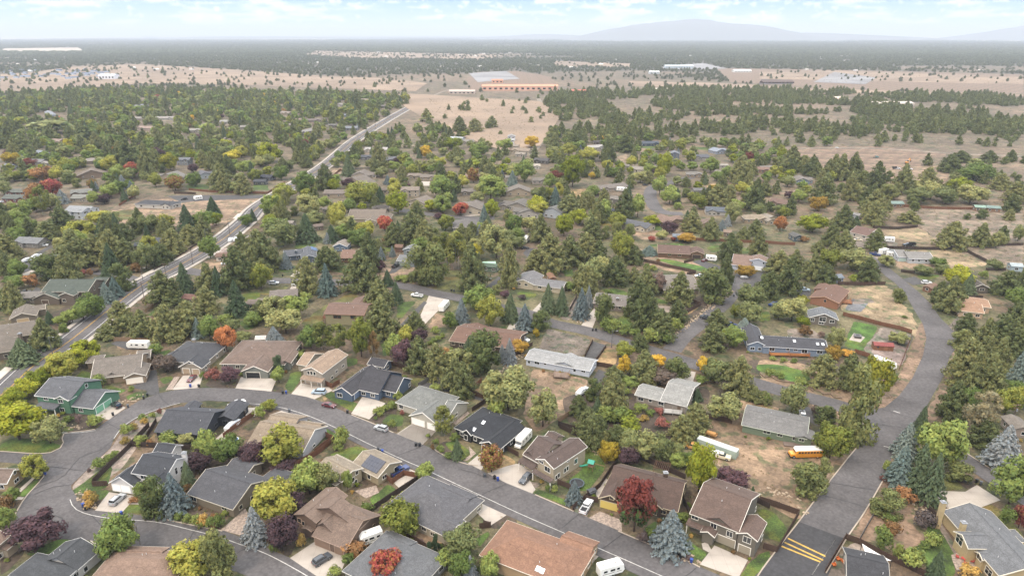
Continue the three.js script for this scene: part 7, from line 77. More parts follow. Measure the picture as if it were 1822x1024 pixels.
const ROADS = [["P","residential_street","asphalt",0,62.5,-115.2,44.5,-128.1,39.0,-132.6,27.7,-140.2,16.3,-148.0,6.0,-155.2,-1.7,-160.2,-14.4,-170.7,-27.4,-179.2,-35.8,-184.8,-45.7,-191.8,-53.1,-196.6,-64.8,-205.1,-71.3,-208.6,-77.4,-210.7,-87.4,-212.9,-98.0,-214.6,-108.9,-215.0,-114.3,-214.6,-119.6,-213.3,-123.9,-210.9,-128.0,-206.2,-129.9,-200.2,-132.1,-192.1,-132.9,-187.8,-137.1,-186.4,-141.1,-185.5,-140.1,-182.6,-138.0,-179.8,-137.5,-176.8,-138.8,-175.0,-140.6,-174.4,-154.4,-175.6,-165.2,-176.5,-160.4,-170.1,-150.5,-170.1,-142.2,-169.0,-134.8,-166.3,-133.3,-163.1,-132.2,-153.5,-130.3,-146.8,-126.9,-141.4,-122.4,-137.7,-118.9,-137.1,-112.7,-137.5,-105.4,-137.1,-98.8,-136.1,-91.3,-134.5,-80.7,-132.0,-64.1,-126.3,-52.3,-120.8,-34.9,-111.4,-25.4,-112.2,-45.8,-125.4,-53.6,-131.1,-64.2,-136.5,-73.6,-140.8,-83.2,-143.2,-91.8,-145.7,-102.1,-147.2,-110.3,-148.4,-114.4,-150.2,-117.5,-153.1,-122.3,-157.9,-123.1,-159.2,-122.8,-166.5,-122.8,-169.3,-122.2,-177.4,-123.8,-182.3,-124.7,-189.4,-122.6,-195.6,-117.4,-201.3,-113.3,-204.3,-104.3,-205.9,-94.4,-205.1,-87.7,-202.5,-78.5,-199.9,-68.5,-195.2,-55.0,-185.2,-42.4,-175.9,-26.5,-165.2,-13.8,-155.2,-1.8,-146.8,10.8,-138.1,20.9,-131.5,31.0,-124.2,39.6,-116.8,53.7,-104.3],["P","cross_road","asphalt",0,55.1,-122.5,57.8,-126.0,64.0,-133.0,73.9,-143.8,83.1,-154.0,99.0,-171.3,107.7,-180.7,111.7,-186.4,113.7,-191.8,117.0,-197.7,121.8,-200.6,125.5,-201.3,134.7,-209.3,147.1,-223.0,161.1,-241.2,171.8,-257.6,178.3,-271.6,181.5,-281.6,188.6,-303.1,193.7,-323.4,194.3,-334.5,197.3,-351.0,199.3,-360.8,201.8,-369.0,204.6,-366.9,204.7,-357.8,202.2,-340.8,200.5,-327.6,198.5,-310.7,195.4,-295.9,189.9,-278.4,188.6,-271.0,186.7,-262.7,184.7,-254.8,170.6,-239.7,159.3,-224.3,142.8,-205.1,139.4,-201.3,127.2,-188.4,114.6,-174.7,105.7,-162.5,92.7,-147.5,83.7,-137.9,73.3,-126.0,69.5,-121.7],["R","middle_street","asphalt",8.2,-175.7,-344.4,-152.6,-335.4,-131.4,-329.3,-122.8,-327.6,-103.3,-326.8,-84.1,-324.3,-55.6,-320.2,-37.1,-309.1,-23.8,-302.4,-8.0,-292.4,7.3,-283.6,15.7,-274.0,33.0,-263.8,47.7,-251.6,63.1,-238.8,70.9,-232.5,80.6,-224.3,89.0,-217.5,99.7,-209.7,110.9,-202.5,118.0,-195.2],["R","upper_lane","asphalt",7.5,63.6,-245.3,70.9,-258.1,82.6,-273.4,98.4,-295.2,109.4,-313.0,117.6,-326.8,122.7,-335.4],["R","upper_street","asphalt",10.0,119.6,-465.8,110.1,-467.4,104.7,-475.5,105.2,-503.4,109.1,-530.4,118.5,-557.9,138.4,-576.3,164.4,-603.3],["R","close_road","asphalt",8.0,-85.2,-478.9,-69.9,-470.6,-43.0,-457.9,-23.4,-453.4,-11.9,-453.4],["R","side_road","asphalt",6.0,133.4,-180.7,134.1,-173.0,135.7,-164.6,138.9,-153.5,141.1,-144.6],["R","arterial_road","asphalt",12.5,-180.3,-182.6,-179.8,-195.9,-178.1,-209.3,-181.6,-232.5,-181.5,-253.7,-184.1,-288.3,-185.2,-323.4,-181.1,-351.0,-177.4,-394.5,-179.9,-448.8,-184.4,-485.6,-179.0,-644.3,-186.2,-814.5,-183.7,-995.0,-174.1,-1230.4,-164.3,-1338.4],["R","gravel_track","track",5.0,-164.3,-1338.4,-158.6,-1466.3,-139.8,-1587.2,-104.1,-1620.5],["R","dirt_track","track",6.0,286.4,-755.6,400.6,-755.6,466.4,-721.8,526.2,-704.3],["R","dirt_track","track",7.0,39.8,-1008.4,37.8,-862.2,27.4,-763.5,17.0,-714.7],["R","dirt_track","track",8.0,15.7,-1029.2,49.4,-1210.8,51.5,-1374.4],["R","far_road","track",7.0,306.0,-1852.7,474.3,-1768.4,634.8,-1637.6,1092.4,-1509.5],["R","left_lane","asphalt",6.0,-186.5,-324.3,-203.8,-335.4,-216.1,-339.0,-231.1,-344.4,-248.0,-333.6],["P","speed_hump","newasphalt",0,73.7,-143.5,74.2,-143.8,83.1,-137.6,72.6,-124.1,55.2,-124.1,60.0,-128.2,64.1,-133.0]];
const KERBS = [[55.1,-122.5,57.8,-126.0,64.0,-133.0,73.9,-143.8,83.1,-154.0,99.0,-171.3,107.7,-180.7,111.7,-186.4,113.7,-191.8],[105.7,-162.5,92.7,-147.5,83.7,-137.9,73.3,-126.0],[-132.9,-187.8,-137.1,-186.4,-141.1,-185.5,-140.1,-182.6,-138.0,-179.8,-137.5,-176.8,-138.8,-175.0,-140.6,-174.4,-154.4,-175.6,-165.2,-176.5],[6.3,-155.0,16.3,-148.0],[-134.5,-165.7,-133.3,-163.1,-132.2,-153.5,-130.3,-146.8],[-53.1,-196.6,-45.7,-191.8,-37.4,-185.8],[-24.1,-177.1,-20.3,-173.5,-13.3,-169.0,-10.0,-168.4],[136.1,-176.2,138.7,-166.5,140.3,-160.5],[-91.6,-145.3,-83.1,-142.9,-73.4,-140.4],[26.9,-140.4,32.0,-136.9,39.3,-132.2,44.4,-127.9]];
const WLINES = [[0.14,-88.14,-203.73,-79.08,-201.71,-68.34,-196.64,-54.65,-187.43,-43.98,-179.5,-30.2,-169.84,-26.78,-167.62,-17.56,-160.98,-7.79,-154.02,1.33,-147.51,12.63,-139.96,23.08,-132.98,34.26,-125.44,43.86,-118.85],[0.14,-119.53,-152.82,-116.29,-149.32,-111.33,-146.84,-104.38,-145.18,-96.83,-144.41,-90.74,-143.55,-82.23,-141.0,-73.72,-138.31,-65.16,-134.72,-60.1,-132.59,-48.12,-125.44,-39.16,-119.18],[0.14,-113.26,-204.33,-117.39,-201.34,-122.68,-195.76,-124.72,-189.55,-123.9,-182.45],[0.14,-142.05,-185.8,-136.73,-185.8,-132.16,-187.1],[0.12,-94.1,-204.33,-84.13,-203.2,-79.08,-201.71],[0.14,80.67,-137.5,76.09,-132.4,69.82,-125.44],[0.2,113.56,-178.29,115.15,-177.38],[0.2,127.41,-199.15,128.9,-197.71]];
const YLINES = [[68.85,-137.7,75.55,-131.45],[67.48,-136.3,74.45,-130.14],[66.27,-134.91,73.54,-129.59]];
const TAR = [[-123.9,-210.9,-119.6,-205.5,-116.6,-203.2],[-107.3,-195.2,-116.2,-202.5],[-80.5,-209.7,-82.2,-203.2],[-27.3,-178.6,-35.2,-172.1],[-1.7,-159.7,-9.3,-153.8],[17.5,-146.8,12.7,-141.4],[28.2,-139.7,20.3,-132.4],[43.6,-127.8,35.7,-121.7],[-123.6,-182.0,-124.4,-176.5,-128.6,-172.1,-127.7,-162.5,-132.3,-157.4],[-123.5,-165.7,-135.9,-167.9],[-130.7,-155.0,-127.5,-158.4,-123.2,-159.4],[-113.7,-137.7,-117.3,-145.7,-126.8,-149.1],[-99.0,-136.5,-107.9,-144.6,-110.6,-146.8],[-80.4,-132.4,-80.3,-141.4],[-66.8,-132.4,-64.8,-134.3],[-49.6,-193.1,-57.1,-186.4],[73.8,-143.5,78.2,-137.3,83.7,-137.9],[84.3,-155.0,91.8,-151.4,94.5,-149.1],[89.6,-160.0,100.6,-156.9],[113.9,-191.8,123.9,-189.1,127.5,-188.4],[124.2,-200.2,131.2,-194.2],[165.0,-247.3,171.9,-241.2],[172.1,-258.1,183.1,-254.8],[-14.8,-166.5,-6.5,-162.5],[-36.9,-182.6,-41.3,-178.0],[-131.2,-191.8,-119.9,-184.2],[-126.8,-144.6,-123.9,-146.8]];
const FENCES = [["tan",1.1,-164.4,-256.0,-158.2,-254.6,-142.1,-253.2],["tan",1.7,-165.8,-284.9,-164.6,-294.6],["dark",1.2,-190.6,-343.3,-189.0,-363.2,-188.2,-397.3,-188.4,-414.9],["dark",1.9,-117.2,-159.7,-117.0,-166.6,-116.4,-173.7,-116.3,-178.4,-116.3,-183.2,-116.3,-189.5],["brown",1.8,-116.7,-158.6,-112.6,-159.0],["dark",1.9,-116.2,-178.3,-108.1,-177.5,-100.3,-176.9,-93.5,-176.3],["cedar",1.9,-63.2,-167.4,-58.1,-174.2,-55.0,-181.2,-58.4,-184.0],["cedar",1.9,-36.5,-162.8,-33.5,-159.7,-30.9,-163.8,-26.2,-162.3],["dark",1.9,-26.1,-161.7,-29.6,-157.5,-33.9,-152.2,-37.4,-147.4],["brown",1.9,-26.4,-138.4,-20.8,-133.9],["brown",1.9,-7.3,-142.4,-5.4,-141.8,-8.4,-141.3],["brown",1.9,16.0,-148.3,20.4,-153.7,24.4,-158.2,31.1,-170.7],["brown",1.9,12.7,-159.7,16.3,-157.2],["dark",1.9,15.2,-188.7,26.8,-177.3,32.0,-173.8,37.7,-172.0,49.1,-161.8],["dark",1.9,62.4,-154.7,66.1,-151.5,68.4,-149.1],["brown",1.9,19.5,-152.5,23.3,-151.6],["brown",1.9,-4.5,-178.4,-1.9,-176.5,2.0,-172.7],["dark",1.9,45.9,-152.8,46.4,-147.5],["brown",1.9,66.7,-152.1,70.9,-149.5,75.1,-146.6,69.3,-139.2,64.3,-132.8,61.4,-134.3],["brown",1.9,83.1,-137.5,85.8,-135.7,89.8,-130.8,92.8,-128.1,96.3,-124.5],["brown",1.9,83.1,-137.5,77.9,-131.5,73.0,-125.9],["grey",1.3,95.6,-147.5,91.1,-142.4,86.5,-137.1],["dark",1.6,108.1,-152.8,110.1,-150.1,110.4,-145.7],["tan",1.9,-163.6,-254.6,-154.3,-253.9,-142.0,-251.8],["brown",1.9,-141.1,-241.1,-136.6,-234.8,-132.3,-228.2],["brown",1.9,-137.5,-228.8,-134.5,-229.4],["brown",1.9,-90.6,-196.6,-88.4,-197.1,-87.9,-195.7],["dark",1.9,-113.2,-179.8,-115.3,-192.2],["cedar",1.9,-89.9,-182.8,-87.9,-189.5,-85.1,-196.6],["brown",1.9,-102.6,-247.7,-93.1,-247.0,-83.3,-245.0],["brown",1.9,-48.0,-234.2,-38.3,-228.2,-28.9,-221.7],["brown",1.9,-15.1,-210.7,-7.8,-206.0,-13.4,-198.7],["cedar",1.9,-68.2,-218.1,-64.0,-214.9,-62.1,-218.6],["cedar",1.9,-14.1,-212.2,-10.9,-219.5],["cedar",1.9,-59.0,-174.2,-57.1,-178.8,-55.1,-181.6,-58.2,-183.2],["grey",1.9,-33.4,-215.4,-28.9,-221.7,-24.8,-217.5],["dark",1.9,14.8,-190.0,23.6,-184.9,30.4,-181.6,37.8,-177.3],["brown",1.9,-2.4,-236.3,2.7,-242.4,8.3,-250.1],["brown",1.9,31.5,-232.6,38.0,-229.8],["tan",1.9,14.9,-191.5,19.8,-197.6],["brown",1.9,63.6,-194.8,71.1,-191.3],["brown",1.5,28.3,-239.2,33.1,-253.9],["brown",1.5,32.5,-236.3,37.8,-248.4],["cedar",1.9,148.0,-281.4,153.8,-276.5,159.1,-270.6,164.9,-266.3,168.0,-261.8],["cedar",1.7,165.3,-257.4,153.8,-241.1,144.7,-228.2],["cedar",1.9,135.3,-243.4,139.2,-239.2],["timber",0.5,91.9,-225.9,92.6,-222.5,95.1,-223.6,96.3,-220.3,99.0,-219.2,101.9,-218.6],["timber",0.5,103.0,-215.9,105.3,-215.4,106.1,-212.2],["timber",0.5,108.1,-212.8,108.8,-210.2,111.4,-210.4,111.7,-207.7,114.0,-207.2],["timber",0.5,120.1,-203.2,123.7,-204.7,127.2,-207.7],["brown",1.9,70.6,-360.1,83.6,-349.3,96.8,-339.1],["brown",1.9,96.8,-339.1,91.1,-335.2],["brown",1.9,83.6,-298.2,87.5,-293.3,77.1,-282.3],["cedar",1.9,111.1,-399.8,128.1,-397.3,154.7,-392.8],["brown",1.7,94.4,-355.5,101.3,-360.6],["dark",1.9,26.2,-286.6,30.9,-302.9],["brown",1.9,163.6,-321.4,174.9,-320.5,187.5,-321.4],["dark",1.9,218.5,-383.0,240.3,-381.0,263.1,-381.0,262.0,-368.5,261.7,-356.8],["dark",1.9,233.8,-427.6,247.5,-425.1,264.1,-429.7],["dark",1.7,269.3,-386.8,286.6,-388.3,305.0,-389.8],["cedar",1.9,152.2,-394.3,160.3,-391.2,168.8,-389.8],["dark",1.7,205.7,-340.9,211.5,-338.1],["dark",1.7,252.1,-343.3,262.9,-343.3],["dark",1.8,214.8,-302.9,223.8,-302.0],["cedar",1.8,-260.7,-542.8,-239.9,-534.8,-217.0,-532.1,-195.2,-529.5],["cedar",1.8,-293.7,-529.5,-287.5,-488.5],["brown",1.8,-266.2,-529.5,-248.4,-528.0],["cedar",1.9,-157.7,-596.3,-158.6,-626.8,-148.2,-616.3],["cedar",1.7,-204.1,-529.5,-192.7,-529.5,-192.0,-571.4],["cedar",1.9,277.2,-488.5,303.4,-479.7,331.2,-477.5],["brown",1.9,54.2,-493.0,64.1,-495.3],["brown",1.9,64.0,-522.8,74.1,-521.8]];
const SCATTER = [["resl",0.5,-1024.0,-1412.0,-1011.0,-1495.0,-832.0,-1587.0,-512.0,-1495.0,-339.0,-1466.0,-192.0,-1412.0,-183.0,-1081.0,-192.0,-872.0,-191.0,-681.0,-190.0,-528.0,-196.0,-522.0,-234.0,-526.0,-287.0,-519.0,-289.0,-436.0,-280.0,-354.0],["resl",0.5,-280.0,-354.0,-289.0,-436.0,-265.0,-433.0,-238.0,-429.0,-189.0,-425.0,-190.0,-380.0,-196.0,-335.0,-249.0,-311.0],["resr",0.48,-174.0,-479.0,-177.0,-609.0,-178.0,-838.0,-115.0,-945.0,-7.0,-764.0,62.0,-862.0,139.0,-815.0,371.0,-772.0,320.0,-636.0,234.0,-528.0,181.0,-436.0,136.0,-409.0,81.0,-397.0,33.0,-436.0,-4.0,-385.0,-59.0,-354.0,-132.0,-354.0,-156.0,-385.0],["wood",0.75,80.0,-1466.0,432.0,-1655.0,641.0,-1587.0,834.0,-1524.0,1024.0,-1412.0,588.0,-793.0,475.0,-788.0,364.0,-883.0,196.0,-833.0,57.0,-780.0,22.0,-945.0],["sparse",0.09,-164.0,-1362.0,100.0,-1412.0,43.0,-764.0,-31.0,-740.0,-119.0,-976.0],["woodr",0.24,305.0,-764.0,368.0,-691.0,417.0,-659.0,510.0,-681.0,368.0,-479.0,294.0,-479.0,240.0,-436.0,231.0,-482.0,247.0,-560.0],["sparse",0.02,280.0,-482.0,370.0,-482.0,273.0,-344.0,239.0,-354.0],["sparse",0.12,335.0,-945.0,655.0,-888.0,568.0,-764.0,305.0,-764.0],["back",0.34,-163.0,-385.0,-65.0,-354.0,-3.0,-344.0,63.0,-385.0,57.0,-296.0,23.0,-292.0,-13.0,-296.0,-55.0,-327.0,-102.0,-331.0,-153.0,-344.0],["back",0.3,-85.0,-270.0,-28.0,-282.0,-2.0,-237.0,-6.0,-215.0,-32.0,-228.0,-61.0,-247.0,-85.0,-253.0],["back",0.3,22.0,-215.0,50.0,-196.0,66.0,-183.0,52.0,-168.0,29.0,-180.0,15.0,-196.0],["back",0.4,173.0,-247.0,221.0,-270.0,162.0,-186.0,146.0,-196.0],["back",0.3,-239.0,-296.0,-198.0,-258.0,-189.0,-258.0,-197.0,-311.0,-209.0,-327.0,-255.0,-344.0,-273.0,-344.0],["shrub",0.4,22.0,-215.0,50.0,-196.0,57.0,-180.0,29.0,-180.0,15.0,-196.0],["shrub",0.5,89.0,-233.0,119.0,-237.0,128.0,-215.0,106.0,-215.0],["shrub",0.5,102.0,-157.0,112.0,-150.0,98.0,-130.0,92.0,-139.0],["shrub",0.5,-122.0,-215.0,-32.0,-228.0,-46.0,-176.0,-69.0,-157.0,-101.0,-176.0],["shrub",0.3,-68.0,-237.0,-23.0,-228.0,16.0,-189.0,14.0,-160.0,-9.0,-176.0],["sage",2.08,294.0,-482.0,364.0,-474.0,308.0,-395.0,266.0,-390.0,258.0,-397.0,268.0,-433.0],["sage",1.28,-164.0,-1362.0,100.0,-1412.0,55.0,-764.0,-31.0,-740.0,-119.0,-976.0],["sage",1.44,237.0,-862.0,620.0,-838.0,568.0,-764.0,305.0,-764.0],["sage",1.28,340.0,-636.0,478.0,-636.0,364.0,-474.0,294.0,-479.0],["sage",1.44,248.0,-385.0,305.0,-390.0,280.0,-354.0,255.0,-354.0,245.0,-364.0],["sage",0.8,104.0,-1466.0,1024.0,-1412.0,604.0,-815.0,57.0,-793.0],["sage",0.4,-1593.0,-2221.0,-1695.0,-2768.0,-966.0,-2505.0,-216.0,-1810.0,-211.0,-1555.0,-715.0,-1768.0,-1016.0,-1620.0,-1062.0,-1466.0],["sage",0.48,741.0,-2630.0,1593.0,-2221.0,1043.0,-1439.0,544.0,-1768.0],["sparse",0.02,-1593.0,-2221.0,-1695.0,-2768.0,-966.0,-2505.0,-216.0,-1810.0,-211.0,-1555.0,-715.0,-1768.0,-1016.0,-1620.0,-1062.0,-1466.0],["sparse",0.05,-37.0,-1509.0,112.0,-1587.0,490.0,-1587.0,1024.0,-1412.0,972.0,-1338.0,74.0,-1338.0]];
const PT = {"trampoline":[18.1,-159.1],"playset":[22.9,-166.6],"umbrella":[-23.5,-131.8],"sail":[[84.1,-132.1],[83.8,-128.4],[88.5,-126.8]],"seats":[[78.1,-130.3],[78.9,-129.4],[80.1,-130.5],[76.2,-128.4]],"redtable":[108.4,-130.3],"container":[[57.2,-179.4],[66.6,-172.3]],"deck1":[18.2,-223.6],"deck2":[108.4,-240.5],"deck3":[53.3,-197.6],"deck4":[-74.2,-274.1],"deck5":[156.6,-297.3],"deck6":[86.5,-178.8],"pavilion":[143.4,-258.1],"shed1":[148.0,-247.0],"shed2":[-143.3,-238.6],"shed3":[-102.2,-253.2],"shed4":[-66.8,-382.4],"shed5":[21.7,-155.0],"pergola":[42.9,-164.8],"canopy":[-12.3,-348.1],"pool":[-86.1,-181.2],"poles":[[-170.6,-294.6,11.8],[-179.1,-332.9,7.9],[-174.0,-353.0,9.1],[162.4,-192.2,7.0],[-176.6,-411.6,10.3],[-179.0,-910.3,9.3]],"lamps":[[-180.8,-242.4],[-187.7,-326.3],[-186.2,-398.9],[60.7,-253.2],[40.0,-248.4]],"banks":[[65.6,-257.5,73.9,-268.6,90.3,-290.1,102.6,-304.8,109.1,-314.7],[69.1,-156.6,72.8,-155.9,76.3,-154.7,78.2,-153.4],[73.9,-148.3,78.0,-148.0],[107.2,-150.4,110.1,-147.5],[-2.4,-233.0,4.4,-242.4],[26.1,-278.2,30.2,-273.3,32.2,-278.2],[-4.7,-227.1,1.3,-234.8],[58.1,-168.0,60.9,-165.9],[40.0,-132.5,44.1,-129.6],[-118.2,-156.6,-114.2,-151.6,-110.4,-149.2],[-137.0,-206.2,-131.0,-204.2,-129.6,-209.2],[-141.4,-189.5,-137.6,-188.7],[24.1,-176.9,25.9,-173.8]],"farb":[[17.6,-1587.2,168.7,30,9,"#c9a08a","#c08468","long school building with terracotta roof on the plain"],[-37.6,-1830.9,28.9,18,7,"#c99a80","#b87a5e","small terracotta hall behind the school"],[139.6,-1494.8,32.1,18,6,"#b8604a","#a85a48","red building among trees right of the school"],[612.0,-2630.0,101.1,30,8,"#b8c0c4","#c3ccd0","long pale shed on the works yard"],[447.8,-2253.4,30.1,25,6,"#c4c8c8","#d4d6d4","low pale shed left of the works yard"],[605.1,-1304.1,26.0,24,7,"#c9b8a8","#c4b0a0","tan farm building at the wood edge"],[660.6,-1230.4,73.8,24,5,"#c4b8ac","#b0a498","long tan farm building among dark trees"],[757.3,-2354.7,55.6,30,5,"#d4d2cc","#dad8d2","white yard building by the lumber piles"],[-105.1,-1494.8,53.5,26,5,"#b8a698","#a8988c","low brown complex beside the end of the arterial"],[-1128.5,-1994.9,44.1,28,10,"#dcdce0","#c8ccd4","tall white block of the new estate"],[335.6,-1587.2,44.1,14,3,"#d8ccc0","#d4c8bc","low pale shed at the juniper wood edge"],[556.3,-1620.5,15.4,14,3,"#a8a09a","#9a948e","small grey shed near the far road"],[682.4,-1830.9,79.6,26,3,"#4a3a34","#54423a","dark lumber stacks on the works yard"]]};

// ---------------------------------------------------------------- scene helpers
const taken = new Map();
function numbered(n) { const k = taken.get(n) || 0; taken.set(n, k + 1); return k ? n + '_' + String(k).padStart(3, '0') : n; }
function mesh(name, geo, mat, parent) { const m = new THREE.Mesh(geo, mat); m.name = name; m.castShadow = m.receiveShadow = true; if (parent) parent.add(m); return m; }
function top(o, name, label, category, group) { o.name = numbered(name); o.userData.label = label; o.userData.category = category; if (group) o.userData.group = group; scene.add(o); return o; }
function thing(name, label, category, group, x, z, turn = 0) { const o = new THREE.Group(); o.position.set(x, 0, z); o.rotation.y = turn; return top(o, name, label, category, group); }
function structure(name, geo, mat, kind = 'structure') { const m = mesh(numbered(name), geo, mat); m.userData.kind = kind; scene.add(m); return m; }
function bx(w, h, d, x = 0, y = 0, z = 0) { const g = new THREE.BoxGeometry(w, h, d); g.translate(x, y, z); return g; }
function cyl(r1, r2, h, n = 10, x = 0, y = 0, z = 0) { const g = new THREE.CylinderGeometry(r1, r2, h, n); g.translate(x, y, z); return g; }
function merge(list) { return mergeGeometries(list.map(g => { const q = g.index ? g.toNonIndexed() : g; for (const k of Object.keys(q.attributes)) if (!['position', 'normal', 'uv'].includes(k)) q.deleteAttribute(k); return q; }), false); }
// uv in metres, u along the level direction of every face, v up its slope
function metreUV(g0) {
  const g = g0.index ? g0.toNonIndexed() : g0; g.computeVertexNormals();
  const p = g.attributes.position, n = p.count, uv = new Float32Array(n * 2), a = new THREE.Vector3(), b = new THREE.Vector3(), c = new THREE.Vector3(), N = new THREE.Vector3(), U = new THREE.Vector3(), V = new THREE.Vector3();
  for (let i = 0; i < n; i += 3) {
    a.fromBufferAttribute(p, i); b.fromBufferAttribute(p, i + 1); c.fromBufferAttribute(p, i + 2);
    N.subVectors(b, a).cross(V.subVectors(c, a)).normalize();
    if (Math.abs(N.y) > .999) { U.set(1, 0, 0); V.set(0, 0, 1); } else { U.set(N.z, 0, -N.x).normalize(); V.crossVectors(N, U); }
    [a, b, c].forEach((q, k) => { uv[(i + k) * 2] = q.dot(U); uv[(i + k) * 2 + 1] = q.dot(V); });
  }
  g.setAttribute('uv', new THREE.BufferAttribute(uv, 2)); return g;
}
function tri(list) { const g = new THREE.BufferGeometry(); g.setAttribute('position', new THREE.BufferAttribute(new Float32Array(list), 3)); return metreUV(g); }
function quad(o, a, b, c, d) { o.push(...a, ...b, ...c, ...a, ...c, ...d); }

// ---------------------------------------------------------------- textures
function texture(n, f, metres, bytes = 1) {
  const d = new Uint8Array(n * n * 4);
  for (let j = 0; j < n; j++) for (let i = 0; i < n; i++) { const v = f(i / n, j / n, i, j), o = (j * n + i) * 4; const q = Array.isArray(v) ? v : [v, v, v]; for (let k = 0; k < 3; k++) d[o + k] = clamp(q[k] * 255, 0, 255); d[o + 3] = 255; }
  const t = new THREE.DataTexture(d, n, n); t.wrapS = t.wrapT = THREE.RepeatWrapping; t.magFilter = THREE.LinearFilter; t.minFilter = THREE.LinearMipmapLinearFilter; t.generateMipmaps = true; t.repeat.set(1 / metres, 1 / metres); t.colorSpace = THREE.SRGBColorSpace; t.needsUpdate = true; return t;
}
const TX = {
  shingle: texture(512, (u, v, i, j) => { const row = Math.floor(v * 40), col = Math.floor(u * 24 + (row % 2) * .5 + hash2(row, 3) * .3); return .80 + .16 * hash2(col % 24, row) - .10 * ((v * 40) % 1 < .16) + .16 * (fbm(u * 6, v * 6, 4, 6) - .5) + .07 * (hash2(i, j) - .5); }, 6),
  siding: texture(256, (u, v, i, j) => .88 + .06 * (fbm(u * 8, v * 8, 3, 8) - .5) - .16 * ((v * 20) % 1 < .13) + .03 * hash2(i, j), 4),
  plaster: texture(256, (u, v, i, j) => .9 + .12 * (fbm(u * 5, v * 5, 4, 5) - .5) + .05 * (hash2(i, j) - .5), 5),
  asphalt: texture(1024, (u, v, i, j) => { const f = fbm(u * 5, v * 5, 5, 5); return .80 + .24 * (f - .5) + .20 * (fbm(u * 60, v * 60, 2, 60) - .5) + .16 * (hash2(i, j) - .5); }, 34),
  concrete: texture(512, (u, v, i, j) => .88 + .16 * (fbm(u * 4, v * 4, 5, 4) - .5) + .06 * (hash2(i, j) - .5) - .14 * ((u * 4) % 1 < .012 || (v * 4) % 1 < .012), 12),
  grass: texture(1024, (u, v, i, j) => { const f = fbm(u * 7, v * 7, 5, 7), s = fbm(u * 90, v * 90, 2, 90), q = .66 + .5 * (f - .5) + .34 * (s - .5) + .12 * (hash2(i, j) - .5), y = smooth(.5, .74, fbm(u * 4 + .3, v * 4, 4, 4)); return [q * (1 + .22 * y), q * (1 + .02 * y), q * (1 - .05 * y)]; }, 26),
  soil: texture(1024, (u, v, i, j) => { const f = fbm(u * 6, v * 6, 6, 6), s = fbm(u * 50, v * 50, 3, 50), w = smooth(.55, .72, fbm(u * 11, v * 11 + 3, 4, 11)); const q = .74 + .46 * (f - .5) + .30 * (s - .5) + .16 * (hash2(i, j) - .5); return [q * (1 - .24 * w), q * (1 - .13 * w), q * (1 - .22 * w)]; }, 30),
  land: texture(1024, (u, v, i, j) => { const f = fbm(u * 14, v * 14, 6, 14), s = fbm(u * 150, v * 150, 3, 150), w = smooth(.54, .70, fbm(u * 33, v * 33 + 3, 4, 33)); const q = .76 + .40 * (f - .5) + .40 * (s - .5) + .2 * (hash2(i, j) - .5); return [q * (1 - .26 * w), q * (1 - .15 * w), q * (1 - .24 * w)]; }, 120),
  field: texture(512, (u, v, i, j) => { const f = fbm(u * 9, v * 9, 6, 9); return .84 + .3 * (f - .5) + .1 * (hash2(i, j) - .5); }, 700),
  paver: texture(256, (u, v, i, j) => { const row = Math.floor(v * 12), col = Math.floor(u * 12 + (row % 2) * .5); return .72 + .26 * hash2(col % 12, row + 40) - .12 * ((v * 12) % 1 < .12) + .06 * hash2(i, j); }, 4),
  wood: texture(256, (u, v, i, j) => .78 + .3 * (fbm(u * 24, v * 3, 4, 24) - .5) + .1 * hash2(Math.floor(u * 12), 5), 2.4),
  bark: texture(128, (u, v) => .7 + .6 * (fbm(u * 12, v * 4, 4, 12) - .5), 1),
};
const mats = new Map();
function M(hex, tx, rough = .85, extra) { const k = hex + tx + rough + (extra ? JSON.stringify(extra) : ''); if (!mats.has(k)) mats.set(k, new THREE.MeshStandardMaterial({ color: hex, map: tx ? TX[tx] : null, roughness: rough, ...extra })); return mats.get(k); }
function lin(r, g, b) { return '#' + new THREE.Color().setRGB(r, g, b).getHexString(); }
const GLASS = new THREE.MeshPhysicalMaterial({ color: 0x1c242b, roughness: .06, metalness: 0, clearcoat: 1, clearcoatRoughness: .03 });
const TYRE = M('#17171a', null, .9), RIM = M('#9a9ca0', null, .4, { metalness: .7 }), BLACK = M('#1d1e21', null, .6), CHROME = M('#b9bbbe', null, .25, { metalness: .9 });

